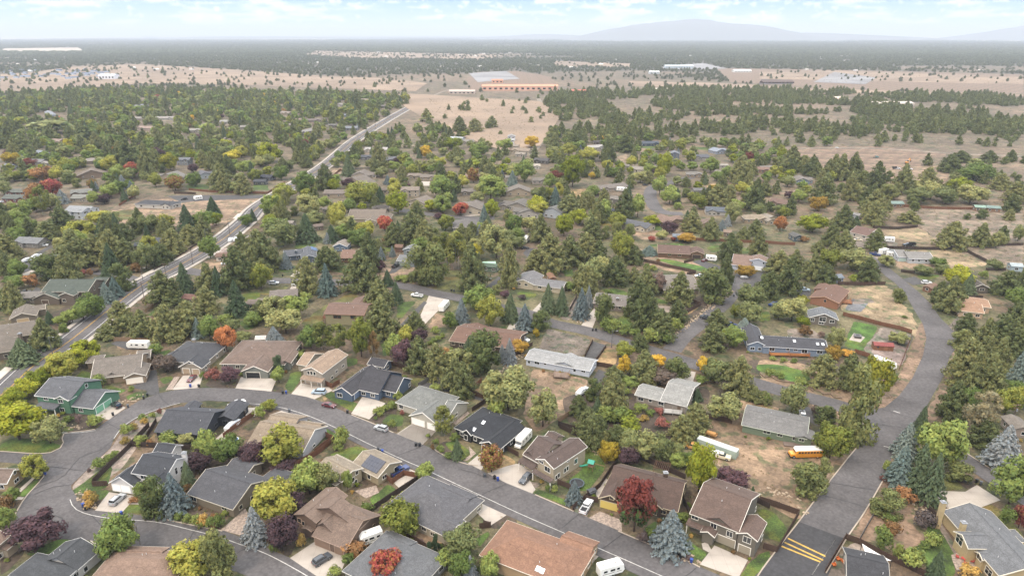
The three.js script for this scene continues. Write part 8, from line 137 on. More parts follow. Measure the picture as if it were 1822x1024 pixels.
// ---------------------------------------------------------------- ground
const FOV_HALF = 46;
function inPoly(p, x, z, off) { let c = false; for (let i = off, j = p.length - 2; i < p.length; j = i, i += 2) if ((p[i + 1] > z) !== (p[j + 1] > z) && x < (p[j] - p[i]) * (z - p[i + 1]) / (p[j + 1] - p[i + 1]) + p[i]) c = !c; return c; }
const bbox = (p, off) => { let a = 1e9, b = -1e9, c = 1e9, d = -1e9; for (let i = off; i < p.length; i += 2) { a = Math.min(a, p[i]); b = Math.max(b, p[i]); c = Math.min(c, p[i + 1]); d = Math.max(d, p[i + 1]); } return [a, b, c, d]; };
function forestShare(x, z) { const r = Math.hypot(x, z); const f = fbm(x / 900 + 20, z / 420 + 5, 4); return smooth(.40, .56, f + .22 * smooth(2350, 2900, r) - .04); }
{
  const az = []; for (let a = -FOV_HALF; a <= FOV_HALF; a += .3) az.push(a); for (let a = FOV_HALF + 4; a < 360 - FOV_HALF; a += 4) az.push(a); az.push(360 - FOV_HALF);
  const rr = [0, 20, 40, 60]; while (rr[rr.length - 1] < 60000) rr.push(rr[rr.length - 1] * 1.021);
  const P = [], C = [], U = [], I = [], na = az.length, c = new THREE.Color();
  const brown = [.20, .138, .088], tan = [.30, .208, .138], sage = [.225, .168, .112], dry = [.205, .175, .095], weed = [.10, .115, .04], dark = [.062, .07, .05], gold = [.36, .28, .19];
  const mix = (a, b, t) => a.map((v, i) => v + (b[i] - v) * t);
  for (const r of rr) for (const a of az) {
    const t = a * Math.PI / 180, x = Math.sin(t) * r, z = -Math.cos(t) * r; P.push(x, 0, z); U.push(x, z);
    const n1 = fbm(x / 60 + 3, z / 60, 4), n2 = fbm(x / 14 + 50, z / 14 + 9, 3), n3 = fbm(x / 220 + 8, z / 220 + 30, 4);
    let q = mix(mix(brown, dry, smooth(.38, .6, n1)), weed, smooth(.52, .68, n2) * .7);
    let far = mix(sage, tan, smooth(.4, .62, n3)); far = mix(far, gold, smooth(.62, .74, n1) * .4); far = mix(far, weed, smooth(.55, .72, n2) * .28);
    const k = r < 520 ? smooth(430, 520, r + 70 * (n3 - .5)) * .7 : smooth(520, 800, r + 150 * (n3 - .5)) * .3 + .7;
    q = mix(q, far, k);
    if (r > 1500) { const f = forestShare(x, z) * smooth(1500, 2600, r); const pale = fbm(x / 2600 + 90, z / 700 + 4, 3); q = mix(q, dark, f * (r > 7000 ? .96 : .55)); if (r > 4200) q = mix(q, gold, smooth(.62, .7, pale) * .5); }
    C.push(...q);
  }
  for (let j = 0; j + 1 < rr.length; j++) for (let i = 0; i < na; i++) { const a = j * na + i, b = j * na + (i + 1) % na; if (j > 0) I.push(a, b, a + na); I.push(b, b + na, a + na); }
  const g = new THREE.BufferGeometry(); g.setAttribute('position', new THREE.Float32BufferAttribute(P, 3)); g.setAttribute('color', new THREE.Float32BufferAttribute(C, 3)); g.setAttribute('uv', new THREE.Float32BufferAttribute(U, 2)); g.setIndex(I);
  const nn = new Float32Array(P.length); for (let i = 1; i < nn.length; i += 3) nn[i] = 1; g.setAttribute('normal', new THREE.BufferAttribute(nn, 3));
  if (new THREE.Vector3().fromArray(P, I[3000] * 3).sub(new THREE.Vector3().fromArray(P, I[3001] * 3)).cross(new THREE.Vector3().fromArray(P, I[3002] * 3).sub(new THREE.Vector3().fromArray(P, I[3001] * 3))).y > 0) for (let i = 0; i < I.length; i += 3) { const t = I[i]; I[i] = I[i + 1]; I[i + 1] = t; }
  g.setIndex(I);
  structure('ground', g, new THREE.MeshStandardMaterial({ color: 0xffffff, vertexColors: true, map: TX.land, roughness: 1 }));
}
// sheets of land over the ground
function sheet(p, off, y) {
  const s = new THREE.Shape(); for (let i = off; i < p.length; i += 2) i === off ? s.moveTo(p[i], p[i + 1]) : s.lineTo(p[i], p[i + 1]);
  const g = new THREE.ShapeGeometry(s); const q = g.attributes.position; for (let i = 0; i < q.count; i++) q.setXYZ(i, q.getX(i), y, q.getY(i));
  const ix = g.index.array; for (let i = 0; i < ix.length; i += 3) { const t = ix[i]; ix[i] = ix[i + 1]; ix[i + 1] = t; }
  const uv = g.attributes.uv; for (let i = 0; i < uv.count; i++) uv.setXY(i, q.getX(i), q.getZ(i));
  g.computeVertexNormals(); if (g.attributes.normal.getY(0) < 0) { for (let i = 0; i < ix.length; i += 3) { const t = ix[i]; ix[i] = ix[i + 1]; ix[i + 1] = t; } g.computeVertexNormals(); }
  return g;
}
// closed outline rounded and slightly irregular, the way beds and lawns are cut
function soften(p, off, jit, round = true) {
  const v = []; for (let i = off; i < p.length; i += 2) v.push(new THREE.Vector3(p[i], 0, p[i + 1]));
  const out = []; const n = v.length;
  for (let i = 0; i < n; i++) {
    const a = v[i], b = v[(i + 1) % n], L = a.distanceTo(b);
    if (!round) { out.push(a.x, a.z); continue; }
    const pv = v[(i + n - 1) % n], nx = v[(i + 1) % n], cut = Math.min(2.2, a.distanceTo(pv) * .3, L * .3);
    const q1 = a.clone().lerp(pv, cut / a.distanceTo(pv)), q2 = a.clone().lerp(nx, cut / a.distanceTo(nx));
    for (let k = 0; k <= 2; k++) { const t = k / 2; out.push((1 - t) * (1 - t) * q1.x + 2 * t * (1 - t) * a.x + t * t * q2.x, (1 - t) * (1 - t) * q1.z + 2 * t * (1 - t) * a.z + t * t * q2.z); }
    const m = Math.floor(L / 3); const f = b.clone().lerp(a, Math.min(.3, 2.2 / L)); for (let k = 1; k < m; k++) { const c = q2.clone().lerp(f, k / m); const o = (fbm(c.x * .35, c.z * .35, 3) - .5) * jit; out.push(c.x + o, c.z + o * .6); }
  }
  return out;
}
const ZM = {
  lawn: ['lawn', lin(.128, .21, .034), 'grass', 3, 1], lawnb: ['lawn', lin(.125, .25, .035), 'grass', 3, .6], lawn2: ['lawn', lin(.20, .205, .06), 'grass', 2, 1.6],
  dirt: ['dirt_yard', lin(.40, .275, .175), 'soil', 1, 3], tan: ['dry_yard', lin(.41, .285, .185), 'soil', 1, 2.4], gold: ['dry_field', lin(.46, .34, .205), 'soil', 1, 3], verge: ['road_verge', lin(.355, .24, .16), 'soil', 1, 2], earth: ['bare_earth', lin(.35, .235, .16), 'soil', 1, 4], redearth: ['bare_earth', lin(.10, .07, .06), 'soil', 2, 4],
  sage: ['sage_field', lin(.34, .26, .185), 'soil', 1, 3], gravel: ['gravel_yard', lin(.25, .205, .165), 'soil', 2, 1], pink: ['gravel_yard', lin(.42, .32, .28), 'soil', 2, 1], pinkgravel: ['gravel_verge', lin(.44, .35, .29), 'soil', 1, 1], bark: ['bark_bed', lin(.125, .09, .065), 'soil', 1, 1], red: ['cinder_bed', lin(.27, .13, .09), 'soil', 2, 1], straw: ['straw_bed', lin(.46, .31, .15), 'soil', 2, 1],
  path: ['gravel_path', lin(.34, .275, .225), 'soil', 4, 1], conc: ['driveway', lin(.48, .425, .365), 'concrete', 5, 0], paver: ['paved_area', lin(.36, .285, .23), 'paver', 5, 0], asphalt: ['asphalt_drive', lin(.105, .10, .10), 'asphalt', 5, 0], slate: ['gravel_pad', lin(.22, .225, .235), 'soil', 4, 1],
  fartan: ['far_field', lin(.33, .235, .16), 'field', 1, 40], slateg: ['far_gravel_field', lin(.30, .29, .29), 'field', 2, 20], palesand: ['far_field', lin(.55, .46, .36), 'field', 1, 300],
};
const zcount = {};
for (const z of ZONES) {
  const [name, col, tx, level, jit] = ZM[z[0]]; const i = zcount[level] = (zcount[level] || 0) + 1;
  const big = jit >= 20; const p = big ? z.slice(1) : soften(z, 1, jit * 1.3, jit > 0);
  structure(name, sheet(p, 0, big ? .3 + .02 * (i % 8) : .012 * level + .0012 * (i % 9) + .01), M(col, tx, .95));
}
// roads
const ROADS3 = [];
function ribbon(pts, w, y, off = 0) {
  const v = []; for (let i = 0; i < pts.length; i += 2) v.push(new THREE.Vector3(pts[i], 0, pts[i + 1]));
  const cv = v.length > 2 ? new THREE.CatmullRomCurve3(v, false, 'centripetal') : new THREE.LineCurve3(v[0], v[1]); const n = Math.max(2, Math.ceil(cv.getLength() / 3)), q = cv.getSpacedPoints(n), o = [], line = [];
  for (let i = 0; i <= n; i++) { const a = q[Math.max(0, i - 1)], b = q[Math.min(n, i + 1)], t = b.clone().sub(a).normalize(), nx = -t.z, nz = t.x; line.push([q[i].x + nx * (off - w / 2), y, q[i].z + nz * (off - w / 2)], [q[i].x + nx * (off + w / 2), y, q[i].z + nz * (off + w / 2)]); }
  for (let i = 0; i < n; i++) quad(o, line[i * 2], line[i * 2 + 1], line[i * 2 + 3], line[i * 2 + 2]);
  const g = tri(o); if (g.attributes.normal.getY(0) < 0) { const a = g.attributes.position.array; for (let i = 0; i < a.length; i += 9) for (let k = 0; k < 3; k++) { const t = a[i + 3 + k]; a[i + 3 + k] = a[i + 6 + k]; a[i + 6 + k] = t; } return metreUV(g); } return g;
}
const ROADC = { asphalt: lin(.140, .130, .129), newasphalt: lin(.066, .064, .068), track: lin(.42, .34, .27) };
ROADS.forEach((r, i) => {
  const y = .09 + i * .005, p = r.slice(4), m = M(ROADC[r[2]], r[2] === 'track' ? 'soil' : 'asphalt', .92); ROADS3.push([r[0], r[3], p, bbox(p, 0)]);
  structure(r[1], r[0] === 'P' ? sheet(r[1] === 'speed_hump' ? p : p, 0, y) : ribbon(p, r[3], y), m);
});
function strip(pts, w, h, y, off = 0) { // a low solid kerb or wall along a line
  const top_ = ribbon(pts, w, y + h, off), list = [top_]; const v = []; for (let i = 0; i < pts.length; i += 2) v.push(new THREE.Vector3(pts[i], 0, pts[i + 1]));
  const cv = v.length > 2 ? new THREE.CatmullRomCurve3(v, false, 'centripetal') : new THREE.LineCurve3(v[0], v[1]); const n = Math.max(2, Math.ceil(cv.getLength() / 3)), q = cv.getSpacedPoints(n), o = [];
  for (let i = 0; i < n; i++) for (const s of [-1, 1]) { const t = q[i + 1].clone().sub(q[i]).normalize(), nx = -t.z, nz = t.x, d = off + s * w / 2; quad(o, [q[i].x + nx * d, y, q[i].z + nz * d], [q[i + 1].x + nx * d, y, q[i + 1].z + nz * d], [q[i + 1].x + nx * d, y + h, q[i + 1].z + nz * d], [q[i].x + nx * d, y + h, q[i].z + nz * d]); }
  list.push(tri(o)); return merge(list);
}
const art = ROADS.find(r => r[1] === 'arterial_road').slice(4);
for (const k of KERBS) structure('kerb', strip(k, .32, .13, .05), M('#b3a595', 'concrete', .9));
for (const s of [-1, 1]) { structure('pavement', strip(art, 2.0, .14, .04, s * 7.5), M('#b5aca2', 'concrete', .9)); structure('road_marking', ribbon(art, .16, .17, s * 4.6), M('#dcdad6', null, .8)); structure('road_marking', ribbon(art, .13, .175, s * .18), M('#c79b3e', null, .8)); }
for (const w of WLINES) structure('road_marking', ribbon(w.slice(1), w[0] * 1.5, .16), M('#d8d5cf', 'asphalt', .8));
for (const y of YLINES) structure('road_marking', ribbon(y, .55, .165), M('#d9b255', 'asphalt', .8));
structure('tar_seams', merge(TAR.map((t, i) => { const v = []; for (let k = 0; k + 3 < t.length; k += 2) { const n = 4; for (let j = 0; j < n; j++) { const f = j / n; v.push(t[k] + (t[k + 2] - t[k]) * f + (j ? R(-.25, .25) : 0), t[k + 1] + (t[k + 3] - t[k + 1]) * f + (j ? R(-.25, .25) : 0)); } } v.push(t[t.length - 2], t[t.length - 1]); return ribbon(v, .16, .153); })), M('#2c2b2d', null, .7));
// pads of concrete beside the arterial road
for (const [x, z] of [[.18, 1], [.32, 1], [.44, 1], [.3, -1], [.5, -1], [.62, 1]]) { const n = art.length / 2 - 1, i = Math.floor(x * n), f = x * n - i; const ax = art[i * 2], az = art[i * 2 + 1], bx_ = art[i * 2 + 2], bz = art[i * 2 + 3], L = Math.hypot(bx_ - ax, bz - az), tx = (bx_ - ax) / L, tz = (bz - az) / L, cx = ax + (bx_ - ax) * f, cz = az + (bz - az) * f; structure('bus_pad', ribbon([cx - tx * 7, cz - tz * 7, cx, cz, cx + tx * 7, cz + tz * 7], 3, .182, z * -8.6), M('#c9c0b4', 'concrete', .9)); }

// distant hills, far behind the plain
{
  const hill = (cx, cz, w, d, h, seed) => { const g = new THREE.PlaneGeometry(w, d, 90, 24), p = g.attributes.position; for (let i = 0; i < p.count; i++) { const u = p.getX(i) / w * 2, v = p.getY(i) / d * 2, e = Math.max(0, 1 - Math.abs(u) ** 1.7) * Math.max(0, 1 - v * v); p.setXYZ(i, cx + p.getX(i), h * e * (.86 + .28 * fbm(u * 4 + seed, v * 3, 4)) - 6, cz - p.getY(i)); } g.computeVertexNormals(); return g; };
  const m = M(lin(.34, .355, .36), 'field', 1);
const f = .34; for (const [cx, cz, w, d, h, s] of [[10900, -44000, 15500, 12000, 1180, 3], [17500, -47000, 22000, 9000, 430, 9], [36000, -45000, 16000, 12000, 1150, 14], [2500, -52000, 12000, 6000, 330, 22], [-19000, -56000, 26000, 6000, 170, 31]]) structure('hills', hill(cx * f, cz * f, w * f, d * f, h * f, s), m);
}

// ---------------------------------------------------------------- labels: each thing is named after its look and the landmark nearest to it
const LM = [];
for (const h of HOUSES) LM.push([h[0], h[3], h[4]]);
for (const m of MID) if (m[8]) LM.push([m[8], m[1], m[2]]);
PT.farb.forEach((b, i) => LM.push([['terracotta school', 'small terracotta hall', 'red hall', 'long works shed', 'low works shed', 'tan farm', 'long tan farm', 'white yard building', 'low brown complex', 'tall white block', 'pale wood-edge shed', 'grey far shed', 'lumber stacks'][i], b[0], b[1]]));
const ORD = (() => { const u = ['', 'first', 'second', 'third', 'fourth', 'fifth', 'sixth', 'seventh', 'eighth', 'ninth', 'tenth', 'eleventh', 'twelfth', 'thirteenth', 'fourteenth', 'fifteenth', 'sixteenth', 'seventeenth', 'eighteenth', 'nineteenth'], tens = ['', '', 'twenty', 'thirty', 'forty', 'fifty', 'sixty', 'seventy', 'eighty', 'ninety'], o = ['nearest']; for (let i = 2; i < 100; i++) o.push((i < 20 ? u[i] : i % 10 ? tens[Math.floor(i / 10)] + '-' + u[i % 10] : tens[i / 10].replace('y', 'ieth')) + ' nearest'); return o; })();
function nearMark(x, z, self) { let b = null, bd = 1e9; for (const l of LM) { if (l[0] === self) continue; const d = Math.hypot(l[1] - x, l[2] - z); if (d < bd) { bd = d; b = l; } } return [b, bd]; }
function relation(x, z, self) {
  const [l, d] = nearMark(x, z, self), a = Math.atan2(x - l[1], -(z - l[2])) * 180 / Math.PI, s = Math.abs(a);
  let w = s < 35 ? 'behind' : s < 72 ? (a > 0 ? 'behind and right of' : 'behind and left of') : s < 110 ? (a > 0 ? 'right of' : 'left of') : s < 148 ? (a > 0 ? 'in front and right of' : 'in front and left of') : 'in front of';
  return [`${w} the ${l[0]}`, d];
}
const pending = [];
function autoLabel(o, look, x, z, self) { const [r, d] = relation(x, z, self); pending.push([o, look, r, d]); }
function settleLabels() {
  const by = new Map(); for (const p of pending) { const k = p[1] + ' ' + p[2]; if (!by.has(k)) by.set(k, []); by.get(k).push(p); }
  for (const [k, l] of by) { l.sort((a, b) => a[3] - b[3]); l.forEach((p, i) => { p[0].userData.label = l.length === 1 ? k : i < ORD.length ? `${k}, ${ORD[i]}` : `${k}, farther off`; }); }
}

// ---------------------------------------------------------------- houses
const OV = .45, FOOT = [];
const winGeo = new Map();
function windowParts(w, h) {
  const k = w + 'x' + h; if (!winGeo.has(k)) {
    const t = .11, l = [bx(w + t * 2, t, .09, 0, h / 2 + t / 2, .045), bx(w + t * 2, t, .11, 0, -h / 2 - t / 2, .055), bx(t, h, .085, -w / 2 - t / 2, 0, .0425), bx(t, h, .085, w / 2 + t / 2, 0, .0425)];
    if (w > 1.3) l.push(bx(.06, h - .002, .07, 0, 0, .035)); if (h > 1.7) l.push(bx(w - .07, .05, .066, 0, h * .12, .033));
    winGeo.set(k, [merge(l), bx(w, h, .04, 0, 0, .02)]);
  } return winGeo.get(k);
}
const garGeo = new Map();
function garageGeo(w, h) { const k = w + 'x' + h; if (!garGeo.has(k)) { const l = []; const n = 4; for (let i = 0; i < n; i++) l.push(bx(w, h / n - .05, .06, 0, -h / 2 + (i + .5) * h / n, .03)); l.push(bx(w - .02, h - .02, .03, 0, 0, .012)); const t = .14; garGeo.set(k, [merge(l), merge([bx(w + t * 2, t, .1, 0, h / 2 + t / 2, .05), bx(t, h, .095, -w / 2 - t / 2, 0, .0475), bx(t, h, .095, w / 2 + t / 2, 0, .0475)])]); } return garGeo.get(k); }
function prism(sec, len, alongX) { // cross-section [[s,y]...] drawn along the ridge
  const o = [], n = sec.length, P = (s, y, l) => alongX ? [l, y, s] : [s, y, l];
  for (let i = 0; i < n; i++) { const a = sec[i], b = sec[(i + 1) % n]; quad(o, P(a[0], a[1], -len / 2), P(b[0], b[1], -len / 2), P(b[0], b[1], len / 2), P(a[0], a[1], len / 2)); }
  const ears = THREE.ShapeUtils.triangulateShape(sec.map(q => new THREE.Vector2(q[0], q[1])), []);
  for (const e of ears) { o.push(...P(...sec[e[0]], -len / 2), ...P(...sec[e[2]], -len / 2), ...P(...sec[e[1]], -len / 2)); o.push(...P(...sec[e[0]], len / 2), ...P(...sec[e[1]], len / 2), ...P(...sec[e[2]], len / 2)); }
  return tri(o);
}
const VENT = cyl(.07, .07, .5, 8, 0, .2, 0), VENTM = M('#c9c9c8', null, .5), BRICK = M('#a89a8b', 'plaster', .95);
function buildHouse(o, blocks, opens, col, detail, seed) {
  const tone = (h, s, l) => { const c = new THREE.Color(h), q = {}; c.getHSL(q, THREE.SRGBColorSpace); return '#' + c.setHSL(q.h, q.s * s, q.l * l, THREE.SRGBColorSpace).getHexString(); };
  const wc = tone(col[0], .92, .92), rc = tone(col[1], .8, .87), tc = tone(col[2], .8, .95), WM = M(wc, detail ? 'siding' : 'plaster', .9), RM = M(rc, 'shingle', .95), TM = M(tc, null, .75);
  const mt = blocks.map(b => new THREE.Matrix4().makeRotationY(-b[3]).setPosition(b[1], 0, b[2]));
  const buried = (bi, x, z) => { const v0 = new THREE.Vector3(x, 0, z).applyMatrix4(mt[bi]); return blocks.some((c, j) => { if (j === bi || c[0] === 's') return false; const v = v0.clone().applyMatrix4(mt[j].clone().invert()); return Math.abs(v.x) < c[5] / 2 && Math.abs(v.z) < c[6] / 2; }); };
  blocks.forEach((b, bi) => {
    const [k, , , , sg, W, D, h, p] = b, e = .006 * bi; // a few millimetres keep neighbouring faces apart
    const mat = mt[bi];
    if (k === 'r' || k === 'f') {
      const X = k === 'r', S = (X ? D : W), L = (X ? W : D), a = S / 2 - OV - e, yA = h + p * OV - .16, yR = h + p * S / 2 - .16, th = .2;
      mesh('wall', prism([[-a, 0], [a, 0], [a, yA], [0, yR - p * .02], [-a, yA]], L - 2 * OV - 2 * e, X).applyMatrix4(mat), WM, o);
      const rf = mesh('roof', prism([[-S / 2, h + e], [-S / 2, h - th + e], [0, h + p * S / 2 - th + e], [S / 2, h - th + e], [S / 2, h + e], [0, h + p * S / 2 + e]], L - .04, X).applyMatrix4(mat), RM, o);
      if (detail) {
        const fs = [], cs = [[-S / 2 - .02, h + e + .02], [-S / 2 - .02, h - th - .06 + e], [0, h + p * S / 2 - th - .06 + e], [S / 2 + .02, h - th - .06 + e], [S / 2 + .02, h + e + .02], [0, h + p * S / 2 + e + .02]];
        for (const s of [-1, 1]) { if (buried(bi, X ? s * (L / 2 - .3) : 0, X ? 0 : s * (L / 2 - .3))) continue; const g = prism(cs, .09, X); g.translate(X ? s * (L / 2 - .02) : 0, 0, X ? 0 : s * (L / 2 - .02)); fs.push(g); }
        for (const s of [-1, 1]) fs.push(metreUV(X ? bx(L - .16, .2, .05, 0, h - .11 + e, s * (S / 2 + .03)) : bx(.05, .2, L - .16, s * (S / 2 + .03), h - .11 + e, 0)));
        for (const g of fs) mesh('fascia', g.applyMatrix4(mat), TM, rf);
        const rg = X ? bx(L - .3, .07, .3, 0, h + p * S / 2 + e + .0, 0) : bx(.3, .07, L - .3, 0, h + p * S / 2 + e, 0); mesh('ridge_cap', metreUV(rg).applyMatrix4(mat), RM, rf);
      }
    } else if (k === 'h') {
      const w = W / 2, d = D / 2, rx = Math.max(0, w - d), rz = Math.max(0, d - w), yr = h + p * Math.min(w, d) + e, y0 = h + e, y1 = h - .18 + e, q = [];
      const c = [[-w, -d], [w, -d], [w, d], [-w, d]];
      const A = [-rx, yr, -rz], B = [rx, yr, rz]; // ridge ends
      const E = c.map(v => [v[0], y0, v[1]]), F = c.map(v => [v[0], y1, v[1]]);
      if (w >= d) { quad(q, E[1], E[0], A, B); q.push(...E[2], ...E[1], ...B); quad(q, E[3], E[2], B, A); q.push(...E[0], ...E[3], ...A); }
      else { q.push(...E[1], ...E[0], ...A); quad(q, E[2], E[1], A, B); q.push(...E[3], ...E[2], ...B); quad(q, E[0], E[3], B, A); }
      quad(q, F[0], F[1], F[2], F[3]);
      mesh('wall', metreUV(bx(W - 2 * OV - 2 * e, h + p * OV - .3, D - 2 * OV - 2 * e, 0, (h + p * OV - .3) / 2, 0)).applyMatrix4(mat), WM, o);
      const rf = mesh('roof', tri(q).applyMatrix4(mat), RM, o);
      mesh('fascia', merge([bx(W, .19, .06, 0, h - .09 + e, -d - .01), bx(W, .19, .06, 0, h - .09 + e, d + .01), bx(.06, .186, D - .1, -w - .01, h - .09 + e, 0), bx(.06, .186, D - .1, w + .01, h - .09 + e, 0)].map(metreUV)).applyMatrix4(mat), TM, rf);
    } else { // open porch under a lean-to roof
      const z0 = -sg * D / 2, z1 = sg * D / 2, y1 = h + p * D, q = [], t = .16;
      const c = (x, z, y) => [x, y, z];
      quad(q, c(-W / 2, z0, h), c(W / 2, z0, h), c(W / 2, z1, y1), c(-W / 2, z1, y1)); quad(q, c(-W / 2, z0, h - t), c(W / 2, z0, h - t), c(W / 2, z1, y1 - t), c(-W / 2, z1, y1 - t));
      quad(q, c(-W / 2, z0, h - t), c(W / 2, z0, h - t), c(W / 2, z0, h), c(-W / 2, z0, h)); quad(q, c(-W / 2, z0, h - t), c(-W / 2, z1, y1 - t), c(-W / 2, z1, y1), c(-W / 2, z0, h)); quad(q, c(W / 2, z0, h - t), c(W / 2, z1, y1 - t), c(W / 2, z1, y1), c(W / 2, z0, h));
      mesh('porch_roof', tri(q).applyMatrix4(mat), RM, o);
      mesh('porch_beam', metreUV(bx(W - .3, .24, .16, 0, h - .3, z0 + sg * .3)).applyMatrix4(mat), TM, o);
      const n = Math.max(2, Math.round(W / 3)); for (let i = 0; i < n; i++) mesh('porch_post', metreUV(bx(.22, h - .42, .22, -W / 2 + .3 + i * (W - .6) / (n - 1), (h - .42) / 2, z0 + sg * .3)).applyMatrix4(mat), TM, o);
    }
    if (k !== 's') { const cx = b[1], cz = b[2]; FOOT.push([o.position.x + cx, o.position.z + cz, Math.cos(b[3]), Math.sin(b[3]), W / 2, D / 2]); }
  });
  const faceOf = (b, ax, sg, s, out = 0) => { const [, , , , hs, W, D] = b; const n = ax === 1 ? [sg, 0] : [0, sg * hs], half = (ax === 1 ? W : D) / 2 - OV - .006 * blocks.indexOf(b) + out; return [n[0] * half + n[1] * s, n[1] * half - n[0] * s, Math.atan2(n[0], n[1])]; };
  const place = (m, b, f, y) => { const v = new THREE.Vector3(f[0], y, f[1]).applyMatrix4(mt[blocks.indexOf(b)]); m.position.copy(v); m.rotation.y = f[2] - b[3]; };
  const has = new Set();
  const addWindow = (b, ax, sg, s, y, w, h) => { const [fg, pg] = windowParts(w, h); const m = mesh('window', fg, TM, o); place(m, b, faceOf(b, ax, sg, s), y); mesh('pane', pg, GLASS, m); };
  for (const q of opens) {
    if (q[0] === 'w' || q[0] === 'g' || q[0] === 'd') {
      const b = blocks[q[1]]; has.add(q[1] + '/' + q[2] + '/' + q[3]);
      if (q[0] === 'w') addWindow(b, q[2], q[3], q[4], q[5], q[6], q[7]);
      else if (q[0] === 'g') { const [dg, fg] = garageGeo(q[6], q[7]); const m = mesh('garage_door', dg, M(q[8] || '#d9d4ca', null, .7), o); place(m, b, faceOf(b, q[2], q[3], q[4]), q[5]); mesh('door_frame', fg, TM, m); }
      else { const m = mesh('door', bx(1, 2.1, .07, 0, 0, .035), M('#5b4a3c', null, .6), o); place(m, b, faceOf(b, q[2], q[3], q[4]), q[5]); }
    } else if (q[0] === 'c') { const ch = mesh('chimney', metreUV(bx(1.1, q[3] - .5, 1.0, q[1], (q[3] - .5) / 2, q[2])), detail ? M(wc, 'plaster', .9) : BRICK, o); mesh('chimney_cap', merge([bx(1.35, .14, 1.25, q[1], q[3] - .44, q[2]), bx(.7, .3, .7, q[1], q[3] - .24, q[2])]), M('#8d8f92', null, .6), ch); }
    else { // on the roof slope
      const b = blocks[q[1]], ax = q[2], sg = q[3], n = ax === 1 ? [sg, 0] : [0, sg * b[4]], half = (ax === 1 ? b[5] : b[6]) / 2, r = q[4], s = clamp(q[5], .8, half - .8), y = b[7] + b[8] * (half - s), g = new THREE.Group();
      const ang = Math.atan(b[8]);
      if (q[0] === 'k') { const m = mesh('skylight', metreUV(bx(1.0, .14, 1.3, 0, .07, 0)), M('#e4e6e8', null, .5), o); mesh('pane', bx(.8, .05, 1.1, 0, .14, 0), M('#dfe6ec', null, .2), m); put(m); }
      else { const arr = new THREE.Mesh(metreUV(bx(6.3, .06, 4.3, 0, .08, 0)), BLACK); arr.name = 'solar_rack'; o.add(arr); put(arr); for (let i = 0; i < 6; i++) for (let j = 0; j < 3; j++) mesh('solar_panel', bx(1.0, .05, 1.38, -2.6 + i * 1.04, .14, -1.42 + j * 1.42), SOLAR, arr); }
      function put(m) { const v = new THREE.Vector3(n[0] * s + n[1] * r, y, n[1] * s - n[0] * r).applyMatrix4(mt[q[1]]); m.position.copy(v); m.rotation.order = 'YXZ'; m.rotation.y = Math.atan2(n[0], n[1]) - b[3]; m.rotation.x = ang; }
    }
  }
  // plain windows on the sides that nothing else is known of
  const inside = (x, z, skip) => blocks.some((c, j) => { if (j === skip || c[0] === 's') return false; const v = new THREE.Vector3(x, 0, z).applyMatrix4(mt[j].clone().invert()); return Math.abs(v.x) < c[5] / 2 - OV + .3 && Math.abs(v.z) < c[6] / 2 - OV + .3; });
  blocks.forEach((b, bi) => { if (b[0] === 's') return; for (const ax of [1, 2]) for (const sg of [-1, 1]) {
    if (has.has(bi + '/' + ax + '/' + sg)) continue; const wid = (ax === 1 ? b[6] : b[5]) - 2 * OV; if (wid < 4) continue; const n = wid > 11 ? 3 : wid > 6 ? 2 : 1;
    for (let i = 0; i < n; i++) { const s = (i + .5) / n * wid - wid / 2 + (hash2(bi * 7 + i, seed) - .5) * .8, f = faceOf(b, ax, sg, s, .7), v = new THREE.Vector3(f[0], 0, f[1]).applyMatrix4(mt[bi]); if (inside(v.x, v.z, bi)) continue; for (let y = 1.5; y < b[7] - .6; y += 2.7) addWindow(b, ax, sg, s, y, hash2(i + bi, seed + 3) > .5 ? 1.6 : 1.1, 1.1); }
  } });
  if (detail) for (let i = 0; i < 3; i++) { const b = blocks[0], X = b[0] === 'f', r = (hash2(i, seed) - .5) * .7, half = (X ? b[5] : b[6]) / 2, s = half * (.25 + .4 * hash2(i + 9, seed)); const v = new THREE.Vector3(X ? s * (i % 2 ? 1 : -1) : r * b[5], b[7] + b[8] * (half - s), X ? r * b[6] : s * (i % 2 ? 1 : -1)).applyMatrix4(mt[0]); if (b[0] === 'h' && Math.abs(r) > .2) continue; const m = mesh('vent_pipe', VENT, VENTM, o); m.position.copy(v); }
}
const SOLAR = new THREE.MeshPhysicalMaterial({ color: 0x10142c, roughness: .18, clearcoat: 1 });
HOUSES.forEach((h, i) => { const o = thing('house', h[1], 'house', 'houses of the neighbourhood', h[3], h[4]); buildHouse(o, h[5], h[6], h[2], true, i); });
const shadeName = hex => { const c = new THREE.Color(hex), s = {}; c.getHSL(s, THREE.SRGBColorSpace); if (s.s < .09) return s.l < .38 ? 'charcoal' : s.l < .62 ? 'grey' : 'pale'; if (s.h > .25 && s.h < .5) return 'green'; if (s.h > .5 && s.h < .75) return s.l < .4 ? 'slate' : 'blue-grey'; return s.s > .25 ? (s.l < .42 ? 'brown' : 'terracotta') : s.l < .45 ? 'brown' : 'tan'; };
